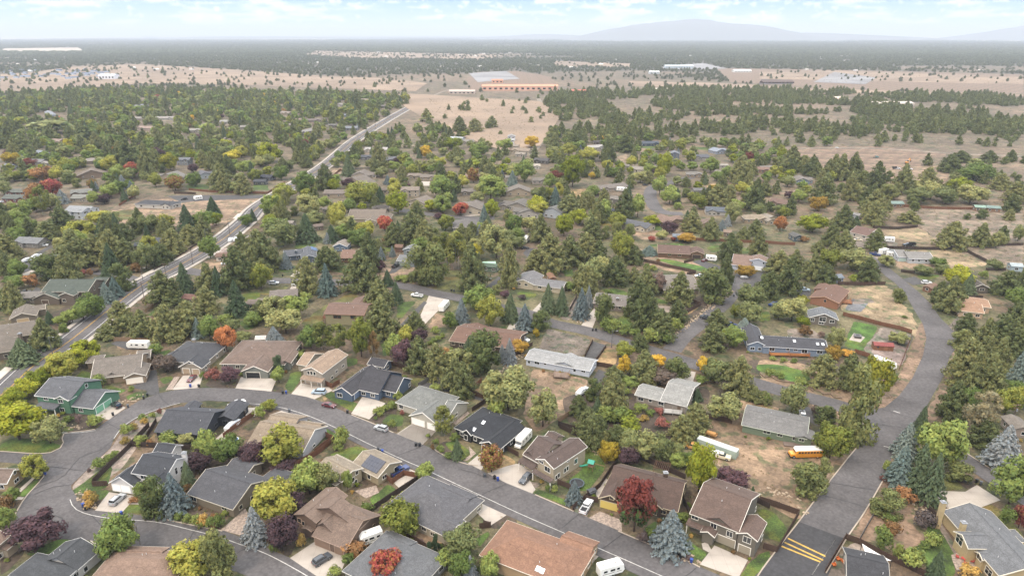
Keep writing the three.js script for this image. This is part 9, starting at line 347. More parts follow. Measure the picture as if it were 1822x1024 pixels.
MID.forEach((m, i) => {
  const [k, x, z, th, W, wc, rc, h, nm] = m; const e1 = [Math.cos(th), Math.sin(th)], e2 = [e1[1], -e1[0]]; // e2 points away from the viewer
  const D = k === 'f' ? clamp(W * 1.3, 8, 15) : clamp(W * .72, 6, 11), cx = x + e2[0] * D / 2, cz = z + e2[1] * D / 2, p = k === 'h' ? .36 : .38;
  const o = thing('house', nm ? m[9] : '', 'house', 'houses of the neighbourhood', cx, cz);
  const bl = [[k, 0, 0, th, -1, W, D, h, p]];
  if (W > 11) { const s = hash2(i, 77) > .5 ? 1 : -1, w2 = clamp(W * .42, 5, 7.5), d2 = D * .8; if (k === 'r' || k === 'h') bl.push(['f', e1[0] * s * (W / 2 - w2 / 2 - .8) - e2[0] * (D * .16), e1[1] * s * (W / 2 - w2 / 2 - .8) - e2[1] * (D * .16), th, -1, w2, d2 + 1, h, p + .04]); else bl.push(['r', e1[0] * s * W * .4 + e2[0] * 2, e1[1] * s * W * .4 + e2[1] * 2, th, -1, W * .8, D * .6, 2.8, p]); }
  buildHouse(o, bl, [], [wc, rc, '#d4cfc6'], false, 100 + i);
  if (!nm) autoLabel(o, `${shadeName(rc)}-roofed ${h > 4 ? 'two-storey ' : ''}house`, cx, cz);
});

// ---------------------------------------------------------------- trees
function leafCloud(N, place, size, opt = {}) { // N leaf faces; place() gives centre and outward direction
  const P = new Float32Array(N * 9), Nn = new Float32Array(N * 9), C = new Float32Array(N * 9), n = new THREE.Vector3(), u = new THREE.Vector3(), v = new THREE.Vector3(), q = new THREE.Vector3();
  for (let i = 0; i < N; i++) {
    const [c, out, sc, tint] = place(i); n.copy(out).normalize(); q.set(R(-1, 1), R(-1, 1), R(-1, 1)).multiplyScalar(opt.jit ?? .75).add(n).normalize();
    u.set(R(-1, 1), R(-1, 1), R(-1, 1)).cross(q).normalize(); v.crossVectors(q, u); const s = size * (sc || 1) * R(.65, 1.3), br = R(.72, 1.25), hue = R(-.1, .1);
    const t = tint || [1, 1, 1];
    for (let k = 0; k < 3; k++) { const a = k * 2.094 + R(-.3, .3), e = s * (k ? .8 : 1.05); const o = i * 9 + k * 3; const dx = Math.cos(a) * e, dy = Math.sin(a) * e; P[o] = c.x + u.x * dx + v.x * dy; P[o + 1] = c.y + u.y * dx + v.y * dy; P[o + 2] = c.z + u.z * dx + v.z * dy; Nn[o] = n.x * .7 + q.x * .3; Nn[o + 1] = n.y * .7 + q.y * .3 + .12; Nn[o + 2] = n.z * .7 + q.z * .3; C[o] = br * (1 + hue) * t[0]; C[o + 1] = br * t[1]; C[o + 2] = br * (1 - hue) * t[2]; }
  }
  const g = new THREE.BufferGeometry(); g.setAttribute('position', new THREE.BufferAttribute(P, 3)); g.setAttribute('normal', new THREE.BufferAttribute(Nn, 3)); g.setAttribute('color', new THREE.BufferAttribute(C, 3)); g.normalizeNormals?.(); return g;
}
const V3 = (x, y, z) => new THREE.Vector3(x, y, z);
// all shapes are drawn one metre wide and one metre tall (leaf faces sized for trees of about 8 m) and scaled to each tree
function pineShape(N, base = .05, topw = .2, pow = .8) {
  const cl = [], nb = Math.round(58 + 16 * rnd()), lean = R(0, 6.283);
  for (let i = 0; i < nb; i++) { const t = (i + R(0, .9)) / nb, a = i * 2.4 + R(-.5, .5), bell = Math.pow(1 - t, pow) * (1 - topw) + topw * Math.sqrt(Math.max(0, 1 - t * t)), rr = .46 * bell * R(.74, 1.1) * (t < .1 ? .82 : 1) * (1 + .1 * Math.cos(a - lean)); const n = rr > .3 ? 3 : rr > .14 ? 2 : 1; for (let k = 0; k < n; k++) { const f = n === 1 ? .6 : .4 + .6 * k / (n - 1); cl.push([V3(Math.cos(a) * rr * f, base + t * (1 - base) * .95 + R(-.02, .02), Math.sin(a) * rr * f), R(.078, .115) * (1 - .3 * t), R(.84, 1.15)]); } }
  for (let i = 0; i < 6; i++) cl.push([V3(0, .25 + i * .12, 0), .1 * (1 - i * .1), .95]);
  return leafCloud(N, () => { const c = pick(cl), d = V3(R(-1, 1), R(-1, 1), R(-1, 1)).normalize().multiplyScalar(Math.pow(rnd(), .4)), p = d.clone().multiplyScalar(c[1]); p.y *= .85; p.add(c[0]); const out = d.multiplyScalar(.7).add(V3(p.x, 0, p.z).multiplyScalar(1.4)); out.y += .28; return [p, out, 1, [c[2], c[2], c[2]]]; }, .036);
}
function spruceShape(N) { const br = []; const nb = 300; for (let i = 0; i < nb; i++) { const t = Math.pow(i / nb, .86), a = i * 2.399 + R(-.3, .3), r = (.5 * Math.pow(1 - t, .92) + .025) * R(.84, 1.08); br.push([t, a, r, R(.84, 1.18), R(.08, .2)]); } const w = br.map(q => q[2] + .05); let sum = 0; const cum = w.map(v => sum += v); return leafCloud(N, () => { const u = rnd() * sum, q = br[cum.findIndex(c => c >= u)], f = Math.pow(rnd(), .5), side_ = R(-1, 1) * .26 * (1.15 - f) * q[2], a = q[1], r = q[2] * f; return [V3(Math.cos(a) * r - Math.sin(a) * side_, .04 + q[0] * .95 - f * q[2] * q[4] + R(-.012, .012), Math.sin(a) * r + Math.cos(a) * side_), V3(Math.cos(a), .9, Math.sin(a)), 1 - .3 * q[0], [q[3], q[3], q[3]]]; }, .037, { jit: .7 }); }
function juniperShape(N) { const lobes = []; for (let i = 0; i < 22; i++) { const t = R(.08, .92), a = R(0, 6.283), r = .36 * Math.pow(Math.sin(Math.PI * Math.min(1, t * .78 + .2)), .9) * R(.4, 1); lobes.push([V3(Math.cos(a) * r, t, Math.sin(a) * r), R(.1, .17), R(.85, 1.15)]); } for (let i = 0; i < 6; i++) lobes.push([V3(0, .2 + i * .13, 0), .14, 1]); return leafCloud(N, () => { const c = pick(lobes), d = V3(R(-1, 1), R(-1, 1), R(-1, 1)).normalize().multiplyScalar(Math.pow(rnd(), .3)), p = d.clone().multiplyScalar(c[1]); p.y *= 1.15; p.add(c[0]); p.y = Math.max(.02, Math.min(1, p.y)); return [p, d.add(V3(p.x, .15, p.z)), 1, [c[2], c[2], c[2]]]; }, .036); }
function roundShape(N, base = .04, wild = .2, tintf) { const lobes = []; for (let i = 0; i < 34; i++) { const y = R(-.95, 1), a = R(0, 6.283), q = Math.sqrt(1 - y * y), r = R(.45, .86); lobes.push([V3(Math.cos(a) * q * r * .42, base + (1 - base) * (.5 + y * r * .44), Math.sin(a) * q * r * .42), R(.085, .15) * (1 + wild), R(.86, 1.14)]); } return leafCloud(N, () => { const c = pick(lobes), d = V3(R(-1, 1), R(-1, 1), R(-1, 1)).normalize().multiplyScalar(Math.pow(rnd(), .33)), p = d.clone().multiplyScalar(c[1]); p.add(c[0]); p.y = Math.max(base * .5 + .01, p.y); const t = tintf ? tintf(p, c) : [c[2], c[2], c[2]]; return [p, d.multiplyScalar(.8).add(V3(p.x, (p.y - .5) * .8 + .1, p.z)), 1, t]; }, .04); }
function tallShape(N) { const lobes = []; for (let i = 0; i < 26; i++) { const t = i / 26, a = R(0, 6.283), r = R(.1, .34) * Math.sin(Math.PI * (t * .8 + .14)); lobes.push([V3(Math.cos(a) * r, .24 + t * .7, Math.sin(a) * r), R(.07, .13), R(.85, 1.15)]); } return leafCloud(N, () => { const c = pick(lobes), d = V3(R(-1, 1), R(-1, 1), R(-1, 1)).normalize().multiplyScalar(Math.pow(rnd(), .4)), p = d.clone().multiplyScalar(c[1]); p.add(c[0]); return [p, d.add(V3(p.x, .1, p.z)), .9, [c[2], c[2], c[2]]]; }, .032); }
function shrubShape(N) { const lobes = []; for (let i = 0; i < 14; i++) { const a = R(0, 6.283), r = R(.05, .32); lobes.push([V3(Math.cos(a) * r, R(.25, .7) * (1 - r), Math.sin(a) * r), R(.15, .24), R(.85, 1.15)]); } return leafCloud(N, () => { const c = pick(lobes), d = V3(R(-1, 1), R(-.8, 1), R(-1, 1)).normalize().multiplyScalar(Math.pow(rnd(), .35)), p = d.clone().multiplyScalar(c[1]); p.add(c[0]); p.y = clamp(p.y, .01, 1); return [p, d.add(V3(p.x, .2, p.z)), 1, [c[2], c[2], c[2]]]; }, .06); }
function trunkShape(h = .6, r = .022) { const l = [cyl(r * .45, r, h, 7, 0, h / 2, 0)]; return merge(l); }
function limbShape(n, up = .8) { const l = [cyl(.012, .03, .55, 7, 0, .275, 0)]; for (let i = 0; i < n; i++) { const a = i * 2.4, t = R(.2, .55), len = R(.25, .42), g = cyl(.004, .014, len, 5, 0, len / 2, 0); g.rotateZ(-R(.35, .9)); g.rotateY(a); g.translate(0, t, 0); l.push(g); } return merge(l); }
function bareShape() { const l = [cyl(.006, .022, .95, 6, 0, .475, 0)]; for (let i = 0; i < 46; i++) { const a = i * 2.4, t = R(.15, .9), len = R(.16, .42) * (1.05 - t * .6), g = cyl(.0015, .007, len, 4, 0, len / 2, 0); g.rotateZ(-R(.4, 1)); g.rotateY(a); g.translate(0, t, 0); l.push(g); for (let k = 0; k < 3; k++) { const g2 = cyl(.0008, .003, len * .5, 3, 0, len * .25, 0); g2.rotateZ(-R(.1, 1.3)); g2.rotateY(a + R(-1, 1)); g2.translate(Math.cos(-a) * len * .3 * (k + .6) / 2, t + len * .25 * (k + .4), Math.sin(-a) * len * .3 * (k + .6) / 2); l.push(g2); } } return merge(l); }
const rgTint = p => { const t = p.y + R(-.22, .22); return t > .5 ? [1.75, .42, .75] : t > .34 ? [1.35, .65, .8] : [.75, 1.05, .75]; };
const redTint = p => rnd() < .3 ? [1.05, 2.1, 1] : [1, 1, 1];
const SH = {
  pine: [0, 1, 2, 3].map(i => pineShape(4800, .02 + .03 * (i % 3), .18 + .14 * (i % 2), .7 + .16 * (i % 3))), pineFar: [0, 1, 2].map(() => pineShape(520)),
  spruce: [0, 1].map(() => spruceShape(5200)), juniper: [0, 1, 2].map(() => juniperShape(4200)), juniperFar: [0, 1].map(() => juniperShape(420)),
  round: [0, 1, 2, 3].map(i => roundShape(4200, .02 + .025 * i, .15 + .1 * (i % 2))), roundFar: [0, 1].map(() => roundShape(520)), mixed: [roundShape(4200, .02, .2, rgTint)], red: [0, 1].map(() => roundShape(3800, .05, .2, redTint)), tall: [0, 1].map(() => tallShape(2600)), shrub: [0, 1, 2].map(() => shrubShape(900)), shrubFar: [shrubShape(70)], bare: [bareShape()],
};
for (const k of ['pineFar', 'juniperFar', 'roundFar']) for (const g of SH[k]) { const p = g.attributes.position; for (let i = 0; i < p.count; i += 3) { const cx = (p.getX(i) + p.getX(i + 1) + p.getX(i + 2)) / 3, cy = (p.getY(i) + p.getY(i + 1) + p.getY(i + 2)) / 3, cz = (p.getZ(i) + p.getZ(i + 1) + p.getZ(i + 2)) / 3; for (let j = i; j < i + 3; j++) p.setXYZ(j, cx + (p.getX(j) - cx) * 2.5, cy + (p.getY(j) - cy) * 2.5, cz + (p.getZ(j) - cz) * 2.5); } }
// bring every crown to one metre across and one metre tall
for (const k in SH) if (k !== 'bare') for (const g of SH[k]) { const p = g.attributes.position, r = [], y = []; for (let i = 0; i < p.count; i++) { r.push(Math.hypot(p.getX(i), p.getZ(i))); y.push(p.getY(i)); } r.sort((a, b) => a - b); y.sort((a, b) => a - b); const f = .5 / r[Math.floor(r.length * .93)], h = 1 / y[Math.floor(y.length * .997)]; for (let i = 0; i < p.count; i++) p.setXYZ(i, p.getX(i) * f, p.getY(i) * h, p.getZ(i) * f); }
const TRUNK = trunkShape(.75, .02), LIMBS = [limbShape(7), limbShape(9)], WHITE_TRUNK = (() => { const l = []; for (const [x, z] of [[0, 0], [.1, .06], [-.09, .05]]) l.push(cyl(.008, .014, .7, 6, x, .35, z)); return merge(l); })();
const BARK = M('#5c4a3e', 'bark', 1), PALEBARK = M('#c9c3b8', 'bark', .9), GREYBARK = M('#8f8478', 'bark', 1);
const leafMats = new Map();
function leafMat(c, k) { const f = (Math.max(...c) > .2 ? 1.0 : Math.max(...c) > .15 ? 1.35 : 1.75) * (1 + (k - 1) * .16), key = c.join() + k; if (!leafMats.has(key)) leafMats.set(key, new THREE.MeshPhysicalMaterial({ transmission: .35, thickness: 0, specularIntensity: .12, color: new THREE.Color().setRGB(c[0] * f * (1 + (k - 1) * .05), c[1] * f, c[2] * f), vertexColors: true, roughness: 1, side: THREE.DoubleSide })); return leafMats.get(key); }
// kind: shape, colour, object name, look words, category, trunk
const KIND = {
  pine: ['pine', [.094, .104, .042], 'pine_tree', 'olive-green pine', 'tree'], juni: ['juniper', [.094, .108, .04], 'juniper_tree', 'dense green juniper', 'tree'], sp: ['spruce', [.062, .085, .045], 'spruce_tree', 'dark green spruce', 'tree'], blue: ['spruce', [.215, .25, .25], 'blue_spruce', 'silvery blue spruce', 'tree'], bg: ['spruce', [.10, .13, .115], 'blue_spruce', 'blue-green spruce', 'tree'], cyp: ['juniper', [.04, .06, .03], 'cypress_tree', 'slim dark cypress', 'tree'],
  g: ['round', [.105, .136, .038], 'leafy_tree', 'green leafy tree', 'tree'], l: ['round', [.235, .265, .03], 'leafy_tree', 'lime-green leafy tree', 'tree'], ly: ['round', [.185, .195, .042], 'leafy_tree', 'yellow-green leafy tree', 'tree'], ol: ['round', [.135, .145, .058], 'leafy_tree', 'olive leafy tree', 'tree'],
  y: ['round', [.46, .33, .045], 'autumn_tree', 'bright yellow tree', 'tree'], yo: ['round', [.42, .265, .055], 'autumn_tree', 'golden yellow tree', 'tree'], yl: ['round', [.34, .32, .045], 'autumn_tree', 'yellow-lime tree', 'tree'], o: ['round', [.38, .175, .07], 'autumn_tree', 'orange tree', 'tree'], oy: ['tall', [.36, .22, .09], 'autumn_tree', 'amber tree', 'tree'], r: ['red', [.23, .06, .06], 'autumn_tree', 'red tree', 'tree'], ro: ['red', [.30, .075, .06], 'autumn_tree', 'scarlet tree', 'tree'], rg: ['mixed', [.09, .10, .045], 'autumn_tree', 'red-topped green tree', 'tree'], rb: ['red', [.17, .085, .04], 'autumn_tree', 'rust-brown tree', 'tree'],
  p: ['round', [.055, .034, .038], 'plum_tree', 'dark purple plum tree', 'tree'], pb: ['round', [.12, .088, .07], 'plum_tree', 'purple-brown tree', 'tree'], a: ['tall', [.20, .215, .06], 'birch_tree', 'pale birch', 'tree'], apb: ['tall', [.22, .21, .12], 'birch_tree', 'half-bare pale birch', 'tree'], bare: ['bare', [.30, .26, .22], 'bare_tree', 'leafless grey tree', 'tree'],
  s: ['shrub', [.10, .125, .035], 'shrub', 'green shrub', 'shrub'], sl: ['shrub', [.19, .23, .035], 'shrub', 'lime-green shrub', 'shrub'], sy: ['shrub', [.36, .26, .08], 'shrub', 'straw-yellow shrub', 'shrub'], so: ['shrub', [.25, .145, .065], 'shrub', 'rust-coloured shrub', 'shrub'], sr: ['shrub', [.17, .075, .06], 'shrub', 'dark red shrub', 'shrub'], sd: ['shrub', [.085, .065, .06], 'shrub', 'dark brown shrub', 'shrub'],
};
const all = [];
for (const t of TREES) all.push({ k: t[0], x: t[1], z: t[2], h: t[3] * 1.05, w: t[4] * (['pine', 'juni', 'sp', 'blue', 'bg'].includes(t[0]) ? 1.18 : 1.08), hand: true });
// scattered trees between the surveyed ones
const grid = new Map(), cell = (x, z) => Math.floor(x / 12) + ',' + Math.floor(z / 12);
const putGrid = t => { const k = cell(t.x, t.z); if (!grid.has(k)) grid.set(k, []); grid.get(k).push(t); };
for (const t of all) putGrid(t);
function crowded(x, z, w) { for (let i = -1; i <= 1; i++) for (let j = -1; j <= 1; j++) { const l = grid.get(cell(x + i * 12, z + j * 12)); if (l) for (const t of l) { if (Math.hypot(t.x - x, t.z - z) < (t.w + w) * .3) return true; } } return false; }
const onHouse = (x, z, m) => FOOT.some(f => { const dx = x - f[0], dz = z - f[1]; if (Math.abs(dx) + Math.abs(dz) > 40) return false; return Math.abs(dx * f[2] + dz * f[3]) < f[4] + m && Math.abs(-dx * f[3] + dz * f[2]) < f[5] + m; });
function onRoad(x, z, m) { for (const [k, w, p, b] of ROADS3) { const e = w / 2 + m; if (x < b[0] - e || x > b[1] + e || z < b[2] - e || z > b[3] + e) continue; if (k === 'P') { if (inPoly(p, x, z, 0)) return true; } else for (let i = 0; i + 3 < p.length; i += 2) { const ax = p[i], az = p[i + 1], dx = p[i + 2] - ax, dz = p[i + 3] - az, t = clamp(((x - ax) * dx + (z - az) * dz) / (dx * dx + dz * dz), 0, 1); if (Math.hypot(x - ax - dx * t, z - az - dz * t) < e) return true; } } return false; }
const ZB = ZONES.map(z => bbox(z, 1));
const zoneAt = (x, z) => { for (let i = ZONES.length - 1; i >= 0; i--) { const b = ZB[i]; if (x > b[0] && x < b[1] && z > b[2] && z < b[3] && inPoly(ZONES[i], x, z, 1)) return ZONES[i][0]; } return null; };
const nearVehicle = (x, z, m) => VEH.some(v => Math.hypot(v[2] - x, v[3] - z) < m);
const MIX = {
  resl: [['pine', .30], ['juni', .12], ['sp', .05], ['g', .22], ['ol', .15], ['ly', .09], ['l', .03], ['blue', .012], ['y', .006], ['rb', .012], ['p', .01]], resr: [['pine', .32], ['juni', .12], ['g', .2], ['ol', .15], ['ly', .1], ['l', .04], ['sp', .03], ['blue', .015], ['p', .01], ['y', .004]],
  wood: [['juni', .55], ['pine', .45]], woodr: [['juni', .5], ['pine', .42], ['ol', .08]], sparse: [['juni', .7], ['pine', .3]], back: [['pine', .45], ['juni', .16], ['ol', .2], ['g', .19]], shrub: [['s', .6], ['sl', .1], ['sy', .1], ['so', .12], ['sd', .08]], sage: [['sage', 1]],
};
const SIZE = { pine: [9, 15, .5, .7], juni: [5, 8.5, .7, .95], sp: [7, 12, .42, .55], blue: [5, 8, .5, .65], g: [7, 11, .8, 1.05], ol: [7, 10.5, .85, 1.15], ly: [7, 11, .75, 1], l: [6, 10, .8, 1], y: [5, 8, .8, 1], rb: [5, 8, .8, 1], p: [5, 7, .9, 1.1] };
// gardens keep most views from the houses open
function hidesHouse(x, z, h) { const d = Math.hypot(x, z), ux = x / d, uz = z / d, reach = h / 118 * d * .75; return FOOT.some(f => { const dx = f[0] - x, dz = f[1] - z, a = dx * ux + dz * uz; return a > 0 && a < reach + f[5] && Math.abs(dx * uz - dz * ux) < f[4] * .9; }); }
const sage = [];
for (const s of SCATTER) {
  const [kind, dens] = s, b = bbox(s, 2), mix = MIX[kind]; const n = (b[1] - b[0]) * (b[3] - b[2]) / 100 * dens;
  for (let i = 0; i < n; i++) {
    const x = R(b[0], b[1]), z = R(b[2], b[3]); let r = rnd(), k = mix[0][0]; for (const [q, p] of mix) { if ((r -= p) < 0) { k = q; break; } k = q; }
    const rh = rnd(), rw = rnd(), rz = rnd(); if (!inPoly(s, x, z, 2)) continue; const zo = zoneAt(x, z);
    if (k === 'sage') { if (onRoad(x, z, 1) || onHouse(x, z, 1) || ['earth', 'conc', 'asphalt', 'lawn', 'tan'].includes(zo)) continue; sage.push([x, z, .8 + rh * 1.4, rw]); continue; }
    if (kind === 'wood' && fbm(x / 70, z / 70 + 3, 3) < .47) continue; if (zo && !(zo.startsWith('lawn') && rz < .25) && zo !== 'sage' && zo !== 'bark' && !(zo === 'fartan' && rz < .3)) continue;
    let h, w; if (k[0] === 's' && k !== 'sp') { h = .6 + rh * 1.2; w = h * (1 + rw * .5); } else { const q = SIZE[k]; h = q[0] + (q[1] - q[0]) * rh; w = 1.15 * h * (q[2] + (q[3] - q[2]) * rw); if (kind === 'woodr') { h *= .9; w *= .9; } if (kind === 'resl') { const s = k === 'pine' || k === 'sp' ? 1.32 : 1.15; h *= s; w *= s * .94; } if (kind === 'wood') { h *= 1.15; w *= 1.15; } }
    if (onRoad(x, z, w * .4 + .6) || onHouse(x, z, w * .3 + .5) || nearVehicle(x, z, 5) || crowded(x, z, w)) continue;
    if (rz < .85 && kind !== 'shrub' && hidesHouse(x, z, h)) continue;
    const t = { k, x, z, h, w }; all.push(t); putGrid(t);
  }
}
// shrubs along the house walls of the near streets
for (const f of FOOT.slice()) { const d = Math.hypot(f[0], f[1]); if (d > 330 || f[4] < 2) continue; const n = Math.round((f[4] + f[5]) * .45); for (let i = 0; i < n; i++) { const e = rnd() < .5, s = rnd() < .5 ? -1 : 1, o = R(.7, 2.4), u = e ? R(-1, 1) * f[4] : s * (f[4] + o), v = e ? s * (f[5] + o) : R(-1, 1) * f[5], x = f[0] + u * f[2] - v * f[3], z = f[1] + u * f[3] + v * f[2], h = R(.5, 1.3), w = h * R(1, 1.5), k = pick(['s', 's', 's', 'sl', 'so', 'sd', 'sy']), zo = zoneAt(x, z); if ((zo && !['bark', 'tan', 'dirt', 'straw', 'gravel'].includes(zo)) || onHouse(x, z, .2) || onRoad(x, z, 1) || nearVehicle(x, z, 4) || crowded(x, z, w)) continue; const t = { k, x, z, h, w }; all.push(t); putGrid(t); } }
const tufts = [];
for (let i = 0; i < 60000 && tufts.length < 9000; i++) { const a = R(-40, 40) * Math.PI / 180, r = R(120, 470), x = Math.sin(a) * r, z = -Math.cos(a) * r, zo = zoneAt(x, z), q = rnd(), s = R(.18, .55); if (zo && !['bark', 'dirt', 'tan', 'gold', 'verge', 'gravel', 'sage', 'lawn2'].includes(zo)) continue; if ((zo === 'dirt' || zo === 'tan' || zo === 'gold') && q > .5) continue; if (fbm(x / 9, z / 9, 2) < .42) continue; if (onRoad(x, z, .4) || onHouse(x, z, 0)) continue; tufts.push({ x, z, h: s, w: s * R(1.2, 2.4), dry: zo && zo !== 'bark' ? q < .42 : q < .35 }); }
// the largest three hundred of every kind in view are trees of their own, the rest one mass
const byName = {}; for (const t of all) { t.size = (t.hand ? 4 : 1) * Math.sqrt(t.h * t.w) / Math.hypot(t.x, t.z, 118); (byName[KIND[t.k][2]] ||= []).push(t); }
const rest = [];
for (const n in byName) { const l = byName[n]; l.sort((a, b) => b.size - a.size); l.forEach((t, i) => { if (i < 295) addTree(t); else rest.push(t); }); }
function addTree(t) {
  const [sh, col, name, look, cat] = KIND[t.k], i = Math.floor(hash2(t.x * 10, t.z * 10) * 97), d = Math.hypot(t.x, t.z), mt_ = leafMat(col, i % 4), ry = i * 1.7;
  const size = t.h > (sh === 'shrub' ? 2.2 : 12) ? 'tall ' : t.h < (sh === 'shrub' ? .9 : 4.5) ? 'small ' : '';
  let o;
  if (sh === 'shrub') { o = mesh('', SH.shrub[i % 3], mt_); o.position.set(t.x, 0, t.z); top(o, name, '', cat, name.replace('_', ' ') + 's'); }
  else {
    o = thing(name, '', cat, name.replace(/_/g, ' ') + 's of the neighbourhood', t.x, t.z);
    if (sh === 'bare') mesh('trunk', SH.bare[0], GREYBARK, o);
    else { const far = d > 900 && SH[sh + 'Far'], set = far ? SH[sh + 'Far'] : SH[sh]; const deep = sh === 'round' || sh === 'red' || sh === 'mixed'; mesh('trunk', sh === 'tall' ? WHITE_TRUNK : deep ? LIMBS[i % 2] : TRUNK, sh === 'tall' ? PALEBARK : BARK, o); mesh('crown', set[i % set.length], mt_, o); }
  }
  o.rotation.y = ry; o.scale.set(t.w, t.h, t.w); autoLabel(o, size + look, t.x, t.z);
}
function instanced(name, geo, mat, list) { const m = new THREE.InstancedMesh(geo, mat, list.length), q = new THREE.Matrix4(), e = new THREE.Quaternion(), up = V3(0, 1, 0); list.forEach((t, i) => { e.setFromAxisAngle(up, (i * 2.399) % 6.283); q.compose(V3(t.x, t.y || 0, t.z), e, V3(t.w, t.h, t.w)); m.setMatrixAt(i, q); const f = .8 + .4 * hash2(i, 17); m.setColorAt(i, new THREE.Color().setRGB(f, f, f * .97)); }); m.name = numbered(name); m.castShadow = m.receiveShadow = true; m.userData.kind = 'stuff'; scene.add(m); return m; }
{
  const groups = {}; for (const t of rest) { const sh = KIND[t.k][0], far = SH[sh + 'Far'] ? sh + 'Far' : sh, v = Math.floor(hash2(t.x * 3, t.z * 3) * SH[far].length); ((groups[t.k] ||= {})[far + v] ||= []).push(t); }
  const names = { pine: 'pine_forest', juni: 'juniper_woods', s: 'undergrowth' };
  for (const k in groups) for (const g in groups[k]) { const far = g.slice(0, -1), v = +g.slice(-1); const o = instanced(names[k] || 'mixed_woods', SH[far][v], leafMat(KIND[k][1], 1), groups[k][g]); o.userData.label = `mass of ${KIND[k][3]}s farther off`; }
}
// far plain: woods of juniper out to the horizon
{
  const near = [], far = [];
  for (let i = 0; i < 42000; i++) { const a = R(-44, 44) * Math.PI / 180, u = rnd(), r = Math.sqrt(1450 * 1450 + u * (5200 * 5200 - 1450 * 1450)) , x = Math.sin(a) * r, z = -Math.cos(a) * r, q = rnd(); if (r < 1750 && inFront(x, z)) continue; const f = forestShare(x, z); if (q > .12 + .88 * f) continue; const zo = zoneAt(x, z); if (zo && (zo !== 'fartan' || q > .09)) continue; if (r < 2600 && onRoad(x, z, 4)) continue; const h = R(5, 10); near.push({ x, z, h, w: h * R(.8, 1.15) * (r > 2600 ? 1.35 : 1) }); }
  for (let i = 0; i < 52000; i++) { const a = R(-44, 44) * Math.PI / 180, r = 5000 * Math.pow(5, rnd() ** 1.3), x = Math.sin(a) * r, z = -Math.cos(a) * r, q = rnd(); if (q > .05 + .95 * forestShare(x, z)) continue; const zo = zoneAt(x, z); if (zo) continue; const h = R(7, 13); far.push({ x, z, h, w: h * R(1.6, 4) }); }
  function inFront(x, z) { return SCATTER.some(s => s[0] !== 'sage' && inPoly(s, x, z, 2)); }
  const m = leafMat([.088, .095, .055], 1);
  instanced('far_woods', SH.juniperFar[0], m, near.filter((t, i) => i % 2)); instanced('far_woods', SH.pineFar[0], m, near.filter((t, i) => !(i % 2))); instanced('far_woods', SH.juniperFar[1], m, far);
  const tm = leafMat([.085, .10, .035], 1), td = leafMat([.22, .17, .085], 1); instanced('ground_cover', SH.shrubFar[0], tm, tufts.filter(t => !t.dry)); instanced('dry_grass', SH.shrubFar[0], td, tufts.filter(t => t.dry));
  const sg = leafMat([.19, .165, .11], 1); instanced('sagebrush', SH.shrubFar[0], sg, sage.map(s => ({ x: s[0], z: s[1], h: s[2] * .7, w: s[2] * 1.3 })));
  console.log('trees', all.length, 'rest', rest.length, 'far', near.length, far.length, 'sage', sage.length);
}

// ---------------------------------------------------------------- fences
const FC = { dark: ['#4a3b34', 'dark brown'], brown: ['#5a4438', 'brown'], cedar: ['#84573f', 'orange cedar'], tan: ['#a08468', 'tan'], grey: ['#7d7873', 'grey'], timber: ['#8f7a66', 'low timber'] };
const panelGeo = (() => { const l = [], n = 14; for (let i = 0; i < n; i++) l.push(bx(1 / n * .93, 1 - .05 - .02 * hash2(i, 4), .6, -0.5 + (i + .5) / n, .48, i % 2 ? .2 : -.2)); l.push(bx(1, .05, .9, 0, .25, 0), bx(1, .05, .9, 0, .8, 0)); return merge(l); })();
const postGeo = bx(.11, 1, .11, 0, .5, 0);
for (const f of FENCES) {
  const [c, h] = f, m = M(FC[c][0], 'wood', .9), cx = f[2], cz = f[3]; const o = thing('fence', '', 'fence', 'fences of the neighbourhood', cx, cz);
  for (let i = 2; i + 3 < f.length; i += 2) {
    const ax = f[i], az = f[i + 1], dx = f[i + 2] - ax, dz = f[i + 3] - az, L = Math.hypot(dx, dz), n = Math.max(1, Math.round(L / (Math.hypot(ax, az) < 260 ? 3.2 : 9)));
    for (let k = 0; k < n; k++) { const t = (k + .5) / n, hh = h * (.97 + .05 * hash2(k, i)); const p = mesh(c === 'timber' ? 'timber' : 'panel', c === 'timber' ? bx(1, 1, 1, 0, .5, 0) : panelGeo, m, o); p.position.set(ax + dx * t - cx, 0, az + dz * t - cz); p.rotation.y = Math.atan2(-dz, dx) + (hash2(k, i + 3) - .5) * .012; p.scale.set(L / n - .1, hh, c === 'timber' ? .3 : .12); const q = mesh('post', postGeo, m, o); q.position.set(ax + dx * k / n - cx, 0, az + dz * k / n - cz); q.scale.y = h + .12; }
  }
  const j = 2 + 2 * Math.floor((f.length - 2) / 4); autoLabel(o, c === 'timber' ? 'low timber retaining edge' : `${FC[c][1]} board fence`, f[j], f[j + 1]);
}

